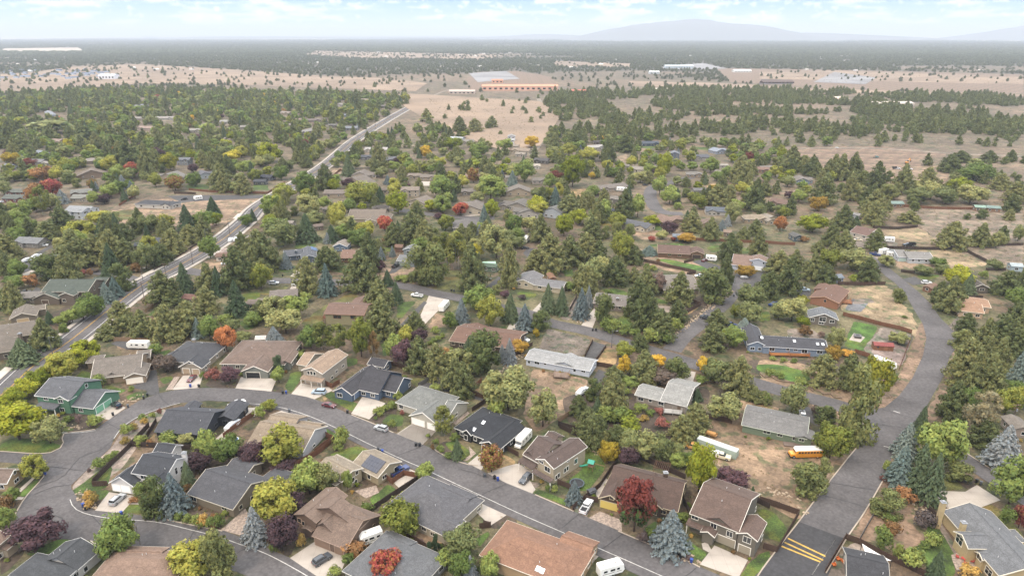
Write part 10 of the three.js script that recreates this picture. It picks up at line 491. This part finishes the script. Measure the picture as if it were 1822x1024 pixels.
// ---------------------------------------------------------------- vehicles (drawn with the front towards +x)
const PAINT = { black: '#16171a', maroon: '#571820', white: '#dcdddd', silver: '#a3a6a8', slate: '#3c4046', blue: '#24386b', paleblue: '#9fb0bd', grey: '#77797c', cream: '#cfc4ab', tan: '#b98a52', yellow: '#e0952a', teal: '#4d8a8c' };
const paint = c => { const k = 'paint' + c; if (!mats.has(k)) mats.set(k, new THREE.MeshPhysicalMaterial({ color: PAINT[c], roughness: .38, clearcoat: .8, clearcoatRoughness: .12 })); return mats.get(k); };
const HEAD = M('#dfe3e6', null, .2), TAIL = M('#8c1418', null, .3);
function side(pts, w, bev = .06) { const s = new THREE.Shape(); pts.forEach((p, i) => i ? s.lineTo(p[0], p[1]) : s.moveTo(p[0], p[1])); const g = new THREE.ExtrudeGeometry(s, { depth: w - bev * 2, bevelEnabled: true, bevelThickness: bev, bevelSize: bev, bevelSegments: 2, steps: 1 }); g.translate(0, 0, -(w - bev * 2) / 2); return g; }
const vg = {};
const once = (k, f) => vg[k] ||= f();
function wheels(o, xs, w, r = .34) { for (const x of xs) for (const s of [-1, 1]) { const g = once('tyre' + r, () => { const q = new THREE.CylinderGeometry(r, r, .24, 18); q.rotateX(Math.PI / 2); return q; }), t = mesh('wheel', g, TYRE, o); t.position.set(x, r, s * (w / 2 - .1)); const rg = once('rim' + r, () => { const q = new THREE.CylinderGeometry(r * .62, r * .62, .26, 12); q.rotateX(Math.PI / 2); return q; }); mesh('rim', rg, RIM, t); } }
function lights(o, xf, xr, y, w) { for (const s of [-1, 1]) { const a = mesh('headlight', once('hl', () => new RoundedBoxGeometry(.14, .16, .36, 2, .05)), HEAD, o); a.position.set(xf, y, s * (w / 2 - .28)); const b = mesh('tail_light', once('tl', () => new RoundedBoxGeometry(.1, .24, .26, 2, .04)), TAIL, o); b.position.set(xr, y + .1, s * (w / 2 - .2)); } }
function car(o, type, c) {
  const P = paint(c);
  if (type === 'sedan') { mesh('body', once('sedan', () => side([[-2.3, .28], [2.28, .26], [2.34, .55], [2.2, .74], [1.0, .9], [-1.75, .96], [-2.32, .9]], 1.8)), P, o); mesh('windows', once('sedanw', () => side([[-1.75, .9], [1.02, .86], [.3, 1.36], [-.95, 1.4]], 1.52, .1)), GLASS, o); mesh('roof', once('sedanr', () => side([[-1.0, 1.36], [.3, 1.34], [.15, 1.46], [-.9, 1.48]], 1.4, .06)), P, o); wheels(o, [-1.4, 1.4], 1.8); lights(o, 2.3, -2.32, .64, 1.8); }
  else if (type === 'suv') { mesh('body', once('suv', () => side([[-2.3, .34], [2.26, .32], [2.34, .66], [2.2, .92], [1.05, 1.06], [-2.28, 1.1], [-2.36, .7]], 1.88)), P, o); mesh('windows', once('suvw', () => side([[-2.18, 1.04], [1.1, 1.0], [.35, 1.58], [-1.95, 1.62]], 1.6, .1)), GLASS, o); mesh('roof', once('suvr', () => side([[-2.0, 1.6], [.3, 1.58], [.1, 1.7], [-1.9, 1.72]], 1.5, .06)), P, o); for (const s of [-1, 1]) { const r = mesh('roof_rail', once('rail', () => bx(1.7, .05, .05)), BLACK, o); r.position.set(-.85, 1.8, s * .62); } wheels(o, [-1.42, 1.42], 1.88, .37); lights(o, 2.28, -2.36, .78, 1.88); }
  else if (type === 'van') { mesh('body', once('van', () => side([[-2.45, .3], [2.45, .3], [2.5, .66], [2.2, .96], [1.45, 1.06], [-2.4, 1.08], [-2.5, .7]], 1.94)), P, o); mesh('windows', once('vanw', () => side([[-2.3, 1.02], [1.6, 1.0], [.75, 1.62], [-2.1, 1.66]], 1.68, .1)), GLASS, o); mesh('roof', once('vanr', () => side([[-2.15, 1.64], [.7, 1.62], [.5, 1.74], [-2.05, 1.76]], 1.56, .06)), P, o); wheels(o, [-1.5, 1.5], 1.94, .35); lights(o, 2.44, -2.48, .74, 1.94); }
  else { // pickup, and the same chassis with other loads
    mesh('body', once('pick', () => side([[-2.85, .46], [2.75, .42], [2.86, .8], [2.76, 1.12], [1.35, 1.2], [-.62, 1.22], [-.62, .74], [-2.85, .74]], 1.96)), P, o);
    mesh('windows', once('pickw', () => side([[-.55, 1.14], [1.4, 1.12], [.85, 1.72], [-.35, 1.76]], 1.7, .1)), GLASS, o); mesh('roof', once('pickr', () => side([[-.42, 1.72], [.85, 1.7], [.68, 1.82], [-.36, 1.84]], 1.6, .06)), P, o);
    if (type === 'pickup') { for (const s of [-1, 1]) { const b = mesh('bed_side', once('bedside', () => new RoundedBoxGeometry(2.2, .56, .12, 2, .04)), P, o); b.position.set(-1.76, 1.0, s * .9); } const t = mesh('tailgate', once('gate', () => new RoundedBoxGeometry(.12, .54, 1.8, 2, .04)), P, o); t.position.set(-2.84, .99, 0); mesh('bed_floor', once('bedf', () => bx(2.2, .05, 1.66, -1.74, .84, 0)), BLACK, o); if (c === 'cream') { const k = mesh('canopy', once('canopy', () => side([[-2.8, 1.24], [-.68, 1.24], [-.72, 1.78], [-2.7, 1.78]], 1.78, .08)), paint('white'), o); } }
    else if (type === 'flatbed') { mesh('flat_bed', once('flat', () => merge([bx(3.0, .16, 2.1, -2.0, .96, 0), bx(.1, .6, 2.0, -.6, 1.3, 0)])), M('#8f6c46', 'wood', .9), o); }
    else if (type === 'dump') { mesh('tipper_bed', once('tip', () => merge([bx(3.4, 1.1, .1, -2.4, 1.6, 1.05), bx(3.4, 1.1, .1, -2.4, 1.6, -1.05), bx(.1, 1.1, 2.0, -4.1, 1.6, 0), bx(.1, 1.4, 2.0, -.72, 1.75, 0), bx(3.3, .12, 2.0, -2.4, 1.08, 0)])), BLACK, o); }
    wheels(o, type === 'dump' ? [-3.3, -2.3, 1.85] : [-1.8, 1.85], 1.96, .42); lights(o, 2.8, -2.9, .88, 1.96);
  }
}
function camper(o, L, cab) {
  const W = 2.4, x0 = -L / 2, x1 = L / 2, Wm = M('#e2e1dc', null, .45), St = M('#8f8a84', null, .5);
  if (cab) { mesh('body', side([[x0, .55], [x1 - 1.9, .55], [x1 - 1.9, 2.0], [x1 - .9, 2.2], [x1 - 1.0, 2.95], [x0 + .1, 3.05], [x0, 2.9]], W, .09), Wm, o); mesh('cab', side([[x1 - 2.0, .45], [x1, .45], [x1, .95], [x1 - .75, 1.15], [x1 - 1.35, 1.9], [x1 - 2.0, 1.95]], 2.0, .07), Wm, o); mesh('windscreen', side([[x1 - 1.5, 1.2], [x1 - .72, 1.2], [x1 - 1.3, 1.86], [x1 - 1.55, 1.86]], 1.86, .08), GLASS, o); wheels(o, [x0 + 1.7, x1 - .9], 2.2, .38); }
  else { mesh('body', side([[x0, .6], [x1 - .5, .6], [x1, 1.2], [x1 - .25, 2.6], [x1 - .8, 2.95], [x0 + .15, 3.0], [x0, 2.8]], W, .1), Wm, o); mesh('hitch', merge([bx(1.4, .1, .1, x1 + .3, .55, 0)]), BLACK, o); wheels(o, [-.4, .45], 2.3, .34); }
  for (const s of [-1, 1]) { const t = mesh('stripe', bx(L * .8, .2, .02, -.1, 1.25, s * (W / 2 + .012)), St, o); for (const [x, w] of [[-L * .3, .9], [0, 1.2], [L * .24, .7]]) mesh('window', bx(w, .55, .03, x, 1.95, s * (W / 2 + .014)), GLASS, o); mesh('door', bx(.7, 1.7, .03, L * .12, 1.55, s * (W / 2 + .013)), M('#d4d3ce', null, .5), o); }
  const ac = mesh('roof_unit', new RoundedBoxGeometry(.95, .3, .8, 2, .08), Wm, o); ac.position.set(-.3, 3.14, 0); for (const x of [-L * .32, L * .18]) { const v = mesh('roof_vent', new RoundedBoxGeometry(.45, .14, .45, 2, .04), St, o); v.position.set(x, 3.06, .2); }
}
function vehicle(v) {
  const [type, c, x, z, a, label, len] = v, cat = { rv: 'camper', moho: 'motorhome', bus: 'bus', boat: 'boat', dump: 'truck', flatbed: 'truck', exca: 'digger', cartrail: 'trailer', pickup: 'pickup', van: 'van' }[type] || 'car', name = { sedan: 'parked_car', suv: 'parked_car', van: 'parked_van', pickup: 'pickup_truck', rv: 'travel_trailer', moho: 'motorhome', bus: 'school_bus', boat: 'boat', dump: 'dump_truck', flatbed: 'flatbed_truck', exca: 'digger', cartrail: 'utility_trailer' }[type];
  const o = thing(name, label, cat, 'vehicles of the neighbourhood', x, z, a); o.position.y = .1;
  if (['sedan', 'suv', 'van', 'pickup', 'flatbed', 'dump'].includes(type)) car(o, type, c);
  else if (type === 'rv') camper(o, clamp(len, 5.8, 8.6), false); else if (type === 'moho') camper(o, 7.6, true);
  else if (type === 'bus') {
    const Y = paint('yellow'); mesh('body', side([[-5.2, .55], [3.6, .55], [3.6, 1.1], [3.5, 2.5], [-5.1, 2.5], [-5.2, 2.3]], 2.4, .06), Y, o); mesh('roof', side([[-5.1, 2.5], [3.5, 2.5], [3.2, 2.86], [-4.9, 2.88]], 2.2, .14), M('#e4e2dc', null, .5), o); const hd = mesh('hood', new RoundedBoxGeometry(1.5, 1.0, 2.0, 3, .14), Y, o); hd.position.set(4.3, 1.05, 0);
    for (const s of [-1, 1]) { for (let i = 0; i < 9; i++) mesh('window', bx(.72, .58, .03, -4.55 + i * .9, 2.05, s * 1.214), GLASS, o); for (const y of [.85, 1.2, 1.6]) mesh('black_rail', bx(8.6, .07, .03, -.8, y, s * 1.212), BLACK, o); } mesh('windscreen', bx(.04, .8, 1.9, 3.62, 1.95, 0), GLASS, o); mesh('bumper', bx(.2, .3, 2.2, 5.1, .6, 0), BLACK, o); wheels(o, [-3.0, 4.1], 2.3, .48);
  } else if (type === 'boat') { const L = 5.6; mesh('hull', side([[-2.8, .7], [1.6, .65], [2.9, 1.35], [-2.8, 1.4]], 2.0, .2), M('#d6d8da', null, .35), o); mesh('cover', side([[-2.6, 1.4], [2.4, 1.42], [.9, 1.9], [-.6, 2.05], [-2.4, 1.6]], 1.7, .2), M('#c9cdd2', null, .7), o); mesh('trailer_frame', merge([bx(6.4, .12, .14, .3, .5, .5), bx(6.4, .12, .14, .3, .5, -.5)]), BLACK, o); wheels(o, [-.8], 1.9, .3); }
  else if (type === 'cartrail') { mesh('bed', merge([bx(3.6, .12, 1.8, 0, .62, 0), bx(3.6, .4, .06, 0, .88, .9), bx(3.6, .4, .06, 0, .88, -.9), bx(.06, .4, 1.7, -1.8, .88, 0)]), M(PAINT[c], 'wood', .8), o); mesh('drawbar', bx(1.4, .1, .1, 2.4, .55, 0), BLACK, o); const ld = mesh('load', new RoundedBoxGeometry(2.8, .7, 1.5, 2, .15), M(PAINT[c], 'plaster', .9), o); ld.position.y = 1.02; wheels(o, [-.2], 2.0, .32); }
  else { const Y = paint('yellow'); for (const s of [-1, 1]) { const t = mesh('track', new RoundedBoxGeometry(3.4, .8, .6, 3, .3), BLACK, o); t.position.set(0, .4, s * 1.0); } const b = mesh('body', new RoundedBoxGeometry(2.6, 1.1, 2.2, 3, .15), Y, o); b.position.y = 1.5; const k = mesh('cab', new RoundedBoxGeometry(1.1, 1.4, 1.0, 2, .08), GLASS, o); k.position.set(.6, 2.6, .5); mesh('boom', side([[1.0, 1.8], [1.4, 1.8], [4.2, 4.4], [6.2, 2.2], [6.4, 2.6], [4.2, 5.0], [3.8, 4.8]], .4, .05), Y, o); mesh('bucket', side([[5.8, 1.6], [6.6, 2.4], [7.0, 1.5], [6.2, 1.1]], 1.0, .05), BLACK, o); }
}
VEH.forEach(vehicle);

// ---------------------------------------------------------------- wheeled bins
const BC = { blue: '#27428c', black: '#202226', slate: '#4b5056' };
for (const [c, x, z, label] of BINS) { const o = thing('wheeled_bin', label, 'bin', 'bins at the kerbs', x, z, hash2(x * 9, z * 9) * 1.2); o.position.y = .1; mesh('body', once('binb', () => { const g = new THREE.CylinderGeometry(.46, .36, .98, 4); g.rotateY(Math.PI / 4); g.translate(0, .58, 0); return g; }), M(BC[c], null, .5), o); const l = mesh('lid', once('binl', () => new RoundedBoxGeometry(.72, .1, .74, 2, .04)), M(BC[c], null, .45), o); l.position.y = 1.11; for (const s of [-1, 1]) { const w = mesh('wheel', once('binw', () => { const g = new THREE.CylinderGeometry(.13, .13, .07, 12); g.rotateZ(Math.PI / 2); return g; }), TYRE, o); w.position.set(s * .26, .13, -.28); } }

// ---------------------------------------------------------------- yard and street things
const WOOD = M('#9a7558', 'wood', .9), REDWOOD = M('#b36b38', 'wood', .85), WHITEP = M('#dcdad4', null, .7), CONC = M('#b7aea3', 'concrete', .9);
function tableAt(name, label, x, z, c) { const o = thing(name, label, 'table', null, x, z, .4); mesh('table_top', new RoundedBoxGeometry(1.7, .08, 1.1, 2, .03).translate(0, .74, 0), M(c, null, .6), o); for (const [a, b] of [[-.7, -.4], [.7, -.4], [-.7, .4], [.7, .4]]) mesh('leg', bx(.07, .7, .07, a, .35, b), M(c, null, .6), o); }
function seatAt(label, x, z, turn, c, w = .75) { const o = thing('patio_chair', label, 'seat', 'patio seats', x, z, turn); mesh('seat', new RoundedBoxGeometry(w, .18, .7, 2, .05).translate(0, .4, 0), M(c, null, .8), o); mesh('backrest', new RoundedBoxGeometry(w, .5, .14, 2, .05).translate(0, .68, -.32), M(c, null, .8), o); for (const s of [-1, 1]) { mesh('armrest', new RoundedBoxGeometry(.1, .3, .66, 2, .03).translate(s * w / 2, .5, 0), M(c, null, .8), o); mesh('leg', bx(.08, .3, .08, s * (w / 2 - .08), .15, .26), WOOD, o); mesh('leg', bx(.08, .3, .08, s * (w / 2 - .08), .15, -.26), WOOD, o); } }
function pole(x, z, h, label, lamp) { const o = thing(lamp ? 'street_lamp' : 'utility_pole', label, lamp ? 'lamp' : 'pole', lamp ? 'street lamps' : 'utility poles', x, z); mesh('pole', cyl(.09, .15, h, 10, 0, h / 2, 0), lamp ? M('#5c5d60', null, .6) : M('#5f5148', 'wood', .95), o); if (lamp) { mesh('arm', bx(1.8, .08, .08, .9, h - .15, 0), M('#5c5d60', null, .6), o); const l = mesh('lamp_head', new RoundedBoxGeometry(.7, .14, .3, 2, .05), M('#8b8d90', null, .5), o); l.position.set(1.9, h - .18, 0); } else { mesh('crossarm', bx(2.4, .13, .12, 0, h - .7, 0), WOOD, o); mesh('crossarm', bx(1.8, .11, .11, 0, h - 1.7, 0), WOOD, o); for (const s of [-1, -.4, .4, 1]) mesh('insulator', cyl(.05, .06, .2, 8, s * 1.05, h - .54, 0), M('#8f9296', null, .4), o); const t = mesh('transformer', cyl(.26, .26, .8, 12, .4, h - 2.5, 0), M('#7d8083', null, .5), o); } }
function deckAt(name, label, x, z, turn, w, d, y, c, rail) { const o = thing(name, label, 'deck', null, x, z, turn), m = M(c, 'wood', .85); const n = Math.round(d / .3); for (let i = 0; i < n; i++) mesh('plank', bx(w, .05, .27, 0, y, -d / 2 + (i + .5) * d / n), m, o); mesh('frame', merge([bx(w, .2, .1, 0, y - .14, d / 2 - .06), bx(w, .2, .1, 0, y - .14, -d / 2 + .06), bx(.1, .2, d - .2, -w / 2 + .06, y - .141, 0), bx(.1, .2, d - .2, w / 2 - .06, y - .141, 0)]), m, o); for (const sx of [-1, 0, 1]) for (const sz of [-1, 1]) mesh('post', bx(.14, rail ? y + 1 : y - .04, .14, sx * (w / 2 - .12), (rail ? y + 1 : y - .04) / 2, sz * (d / 2 - .12)), m, o); if (rail) { const rails = []; for (const yy of [.35, .65, .95]) { rails.push(['rail', w, yy, d / 2 - .1, 0]); } for (const yy of [.35, .65, .97]) { mesh('rail', bx(w, .07, .05, 0, y + yy, d / 2 - .03), m, o); for (const s of [-1, 1]) mesh('rail', bx(.05, .07, d - .1, s * (w / 2 - .03), y + yy, 0), m, o); } } return o; }
MISC();
function MISC() {
  // play yard of the brown two-storey house
  let [x, z] = PT.trampoline; let o = thing('trampoline', 'round black trampoline on the lawn beside the brown two-storey house', 'trampoline', null, x, z); mesh('mat', cyl(1.75, 1.75, .03, 28, 0, .85, 0), BLACK, o); const ring = new THREE.TorusGeometry(1.95, .16, 8, 36); ring.rotateX(Math.PI / 2); ring.translate(0, .86, 0); mesh('pad', ring, M('#4c5560', null, .7), o); for (let i = 0; i < 6; i++) { const a = i * 1.047; mesh('leg', cyl(.035, .035, .85, 6, Math.cos(a) * 1.9, .42, Math.sin(a) * 1.9), CHROME, o); mesh('net_pole', cyl(.03, .03, 1.8, 6, Math.cos(a) * 2.05, 1.75, Math.sin(a) * 2.05), M('#3c4046', null, .6), o); }
  [x, z] = PT.playset; o = thing('playset', 'timber playset with green roof, slide and swing beam', 'playset', null, x, z, -.45); for (const a of [-.7, .7]) for (const b of [-.7, .7]) mesh('post', bx(.12, 2.6, .12, a, 1.3, b), WOOD, o); mesh('platform', bx(1.6, .08, 1.6, 0, 1.3, 0), WOOD, o); mesh('roof', prism([[-1.0, 2.5], [1.0, 2.5], [0, 3.3]], 1.9, true), M('#3c8f7c', null, .7), o); mesh('slide', side([[-.8, 1.35], [-3.1, .15], [-3.5, .15], [-3.5, .25], [-3.15, .3], [-.8, 1.55]], .6, .03), M('#39a08a', null, .4), o); mesh('swing_beam', bx(3.4, .12, .12, 2.4, 2.3, 0), WOOD, o); for (const s of [-1, 1]) { const l = mesh('swing_leg', cyl(.05, .05, 2.5, 6, 0, 0, 0), WOOD, o); l.position.set(4.0, 1.18, s * .5); l.rotation.x = -s * .38; mesh('swing', bx(.45, .05, .2, 1.9 + s * .6, .55, 0), BLACK, o); mesh('rope', bx(.03, 1.75, .03, 1.9 + s * .6, 1.42, 0), BLACK, o); }
  [x, z] = PT.umbrella; o = thing('garden_umbrella', 'orange garden umbrella behind the grey bottom house', 'umbrella', null, x, z); const cn = new THREE.ConeGeometry(1.6, .6, 8); cn.translate(0, 2.5, 0); mesh('canopy', cn, M('#d0532f', null, .8), o); mesh('pole', cyl(.03, .03, 2.4, 8, 0, 1.2, 0), WOOD, o); mesh('base', cyl(.3, .32, .1, 14, 0, .05, 0), BLACK, o);
  // patio with sail
  const S = PT.sail; { const v = S.map((p, i) => [p[0], [3.4, 2.6, 3.0][i], p[1]]), q = [], n = 8, at = (a, b) => { const c = 1 - a - b, sag = -.9 * (a * b + b * c + a * c); return [0, 1, 2].map(k => v[0][k] * a + v[1][k] * b + v[2][k] * c + (k === 1 ? sag * .6 : (S[0][k ? 1 : 0] + S[1][k ? 1 : 0] + S[2][k ? 1 : 0]) / 3 * 0)); }; for (let i = 0; i < n; i++) for (let j = 0; j < n - i; j++) { q.push(...at(i / n, j / n), ...at((i + 1) / n, j / n), ...at(i / n, (j + 1) / n)); if (j < n - i - 1) q.push(...at((i + 1) / n, j / n), ...at((i + 1) / n, (j + 1) / n), ...at(i / n, (j + 1) / n)); } o = thing('shade_sail', 'white triangular shade sail over the paved patio', 'shade sail', null, 0, 0); mesh('cloth', tri(q), M('#d9d6d2', null, .8), o); S.forEach((p, i) => mesh('post', cyl(.07, .07, [3.5, 2.7, 3.1][i], 8, p[0], [3.5, 2.7, 3.1][i] / 2, p[1]), BLACK, o)); }
  PT.seats.forEach((p, i) => seatAt(['orange patio seat nearest the fence corner', 'orange patio bench in the middle of the seats', 'orange patio seat nearest the dark roof', 'orange patio seat at the left of the paved patio'][i], p[0], p[1], i * 1.5 + .3, '#b5622f', i === 1 ? 1.5 : .8));
  tableAt('garden_table', 'red garden table on the round stone terrace', ...PT.redtable, '#b5453f'); for (let i = 0; i < 4; i++) { const a = i * 1.57 + .5; seatAt(`red garden chair on the ${['upper', 'far', 'lower', 'near'][i]} side of the red table`, PT.redtable[0] + Math.cos(a) * 1.5, PT.redtable[1] + Math.sin(a) * 1.5, -a - 1.57, '#a84a44', .55); }
  // long container
  const C = PT.container; { const dx = C[1][0] - C[0][0], dz = C[1][1] - C[0][1], L = 12.2, o2 = thing('shipping_container', 'long pale green storage container on the dirt yard', 'container', null, (C[0][0] + C[1][0]) / 2, (C[0][1] + C[1][1]) / 2, Math.atan2(-dz, dx)); const m = M('#a9b7ab', 'plaster', .6); const l = [bx(L, 2.5, 2.3, 0, 1.35, 0)]; for (let i = 0; i < 40; i++) for (const s of [-1, 1]) l.push(bx(.16, 2.3, .06, -L / 2 + .15 + i * .305, 1.35, s * 1.16)); mesh('body', merge(l), m, o2); const rl = [bx(L + .04, .12, 2.42, 0, 2.62, 0)]; for (let i = 0; i < 20; i++) rl.push(bx(.3, .04, 2.2, -L / 2 + .3 + i * .61, 2.7, 0)); mesh('roof', merge(rl), M('#c3cac6', 'plaster', .6), o2); for (const s of [-1, 1]) mesh('door', bx(.06, 2.3, 1.1, L / 2 + .03, 1.35, s * .57), m, o2); }
  // decks, pavilion, sheds
  deckAt('timber_deck', 'railed weathered timber deck before the white mobile home', ...PT.deck1, -.19, 5.6, 4.4, .9, '#9a8474', true);
  deckAt('timber_deck', 'orange timber deck along the blue deck house', ...PT.deck2, -.06, 15, 2.2, .9, '#b8773f', true);
  deckAt('timber_deck', 'white railed deck at the grey manufactured home', ...PT.deck3, -.2, 6, 2.6, .9, '#c9c5bf', true);
  deckAt('timber_balcony', 'long red timber balcony of the balcony ranch house', ...PT.deck4, -.04, 16, 2.4, 2.4, '#95583c', true);
  deckAt('timber_deck', 'orange timber deck beside the terracotta house', ...PT.deck5, -.25, 4.5, 5, .7, '#b07852', true);
  deckAt('timber_deck', 'grey timber deck at the green ranch house', ...PT.deck6, -.2, 6.5, 2.2, .4, '#8c7a70', false);
  [x, z] = PT.pavilion; o = thing('fire_table', 'dark square fire table on its pale slab in the bright lawn', 'fire table', null, x, z, -.3); mesh('box', new RoundedBoxGeometry(2.6, .8, 2.6, 2, .06).translate(0, .5, 0), M('#54504e', 'plaster', .8), o); mesh('top', new RoundedBoxGeometry(3.0, .14, 3.0, 2, .04).translate(0, .97, 0), M('#5d5a5a', null, .7), o); mesh('bowl', bx(1.4, .06, 1.4, 0, 1.05, 0), BLACK, o);
  const shed = (key, label, w, d, h, wc, rc, turn) => { const [a, b] = PT[key], q = thing('garden_shed', label, 'shed', 'garden sheds', a, b, turn); mesh('wall', prism([[-d / 2, 0], [d / 2, 0], [d / 2, h], [0, h + d * .2], [-d / 2, h]], w, true), M(wc, 'wood', .9), q); mesh('roof', prism([[-d / 2 - .25, h - .08], [-d / 2 - .25, h - .2], [0, h + d * .22 - .02], [d / 2 + .25, h - .2], [d / 2 + .25, h - .08], [0, h + d * .22 + .1]], w + .4, true), M(rc, 'shingle', .8), q); mesh('door', bx(1.3, 1.9, .05, w * .1, .97, d / 2 + .026), M(wc, 'plaster', .7), q); mesh('window', bx(.8, .6, .05, -w * .3, 1.4, d / 2 + .028), GLASS, q); FOOT.push([a, b, 1, 0, w / 2, d / 2]); };
  shed('shed1', 'orange timber shed with red roof beside the pink gravel', 7.2, 3.2, 2.2, '#8f6244', '#8f4a46', -.17); shed('shed2', 'tan garden shed behind the tan ranch house', 3.4, 3, 2.2, '#b09a7c', '#9a8a78', -.1); shed('shed3', 'white roofed shed behind the open-garage house', 4, 3.4, 2.3, '#b0a696', '#c9c4be', .1); shed('shed4', 'brown shed beside the grey garage house', 3, 3, 2.1, '#7a5a48', '#8f6a56', 0); shed('shed5', 'small dark shed by the yellow-garage house drive', 1.9, 1.6, 1.5, '#5d5f63', '#53555a', .5);
  [x, z] = PT.pergola; o = thing('pergola', 'brown slatted pergola behind the yellow-garage house', 'pergola', null, x, z, -.4); for (const a of [-2, 2]) for (const b of [-1.6, 1.6]) mesh('post', bx(.15, 2.5, .15, a, 1.25, b), WOOD, o); for (const b of [-1.6, 1.6]) mesh('beam', bx(4.6, .2, .1, 0, 2.58, b), M('#6d5142', 'wood', .9), o); for (let i = 0; i < 9; i++) mesh('slat', bx(.1, .16, 4, -2.1 + i * .52, 2.76, 0), M('#6d5142', 'wood', .9), o);
  [x, z] = PT.canopy; o = thing('open_shelter', 'open shelter with green metal roof among pines', 'shelter', null, x, z, .1); for (const a of [-3, 3]) for (const b of [-2, 2]) mesh('post', bx(.15, 2.6, .15, a, 1.3, b), WOOD, o); mesh('roof', prism([[-2.8, 2.5], [2.8, 2.5], [0, 3.6]], 7, true), M('#8fae9a', null, .5), o);
  [x, z] = PT.pool; o = thing('paddling_pool', 'small round blue pool beside the white tan-roofed house', 'pool', null, x, z); mesh('wall', new THREE.CylinderGeometry(1.5, 1.5, .6, 24, 1, true).translate(0, .3, 0), M('#2f4f86', null, .5), o); mesh('water', cyl(1.45, 1.45, .04, 24, 0, .48, 0), new THREE.MeshPhysicalMaterial({ color: 0x3f6f9a, roughness: .08, clearcoat: 1 }), o); mesh('rim', new THREE.TorusGeometry(1.5, .07, 8, 28).rotateX(Math.PI / 2).translate(0, .6, 0), WHITEP, o);
  PT.poles.forEach((p, i) => pole(p[0], p[1], p[2], ['utility pole beside the left arterial, nearest of its row', 'utility pole at the arterial junction', 'utility pole on the right verge of the arterial', 'utility pole behind the half-bare birch', 'utility pole at the bend of the arterial by the brown field', 'utility pole far up the arterial'][i], false));
  PT.lamps.forEach((p, i) => pole(p[0], p[1], 7.5, ['street lamp on the arterial pavement by the lime hedge', 'street lamp at the arterial junction corner', 'street lamp by the arterial beyond the junction', 'street lamp on the rock bank corner of the middle street', 'street lamp by the gravel yard of the mobile home'][i], true));
  // stones along the banks and yards
  const st = []; for (const b of PT.banks) for (let i = 0; i + 3 < b.length; i += 2) { const L = Math.hypot(b[i + 2] - b[i], b[i + 3] - b[i + 1]); for (let k = 0; k < L * 3; k++) { const t = rnd(), s = R(.3, .9); st.push({ x: b[i] + (b[i + 2] - b[i]) * t + R(-1.5, 1.5), z: b[i + 1] + (b[i + 3] - b[i + 1]) * t + R(-1.5, 1.5), w: s, h: s * R(.5, .9), y: s * .15 }); } }
  const sg = new THREE.IcosahedronGeometry(.5, 1); { const p = sg.attributes.position; for (let i = 0; i < p.count; i++) { const f = .75 + .5 * hash2(Math.round(p.getX(i) * 50), Math.round(p.getY(i) * 50 + p.getZ(i) * 90)); p.setXYZ(i, p.getX(i) * f, p.getY(i) * f, p.getZ(i) * f); } sg.computeVertexNormals(); } const so = instanced('rubble', sg, M('#a5937f', 'plaster', .95), st); so.userData.label = 'loose pale field stones along the banks and yards';
  // far buildings on the plain
  PT.farb.forEach((b, i) => { const [fx, fz, w, d, h, wc, rc, label] = b; const q = thing('far_building', label, 'building', 'buildings on the plain', fx, fz, 0); mesh('wall', metreUV(bx(w, h, d, 0, h / 2, 0)), M(wc, null, .9), q); mesh('roof', prism([[-d / 2 - .6, h], [d / 2 + .6, h], [0, h + d * .12]], w + 1.2, true), M(rc, null, .7), q); const n = clamp(Math.round(w / 9), 1, 14); for (let k = 0; k < n; k++) mesh('window', bx(w / n * .5, h * .4, .1, -w / 2 + (k + .5) * w / n, h * .5, d / 2 + .06), GLASS, q); });
  let hi = 0; for (const [a0, a1, r0, r1, n, pal] of [[-37, -29.5, 2330, 2950, 60, 1], [-40, 40, 2600, 6500, 120, 0]]) for (let i = 0; i < n; i++) { const a = R(a0, a1) * Math.PI / 180, r = R(r0, r1), w = R(11, 20), d = R(9, 13), fx = Math.sin(a) * r, fz = -Math.cos(a) * r; const q = thing('far_house', '', 'house', pal ? 'roofs of the new estate' : 'scattered houses on the far plain', fx, fz, R(-.5, .5)); mesh('wall', bx(w - .8, 3.4, d - .8, 0, 1.7, 0), M(pal ? '#b9bcc0' : pick(['#d0c8bc', '#c9bca8', '#dddad4']), null, .9), q); mesh('roof', prism([[-d / 2, 3.1], [d / 2, 3.1], [0, 3.1 + d * .24]], w, true), M(pal ? pick(['#4b5468', '#565f70', '#6b7486']) : pick(['#a8a09a', '#cfc8c0', '#8a7f78', '#d8d6d2']), null, .8), q); autoLabel(q, pal ? 'slate-roofed estate house' : 'small far house', fx, fz); }
}

settleLabels();
renderer.render(scene, camera);
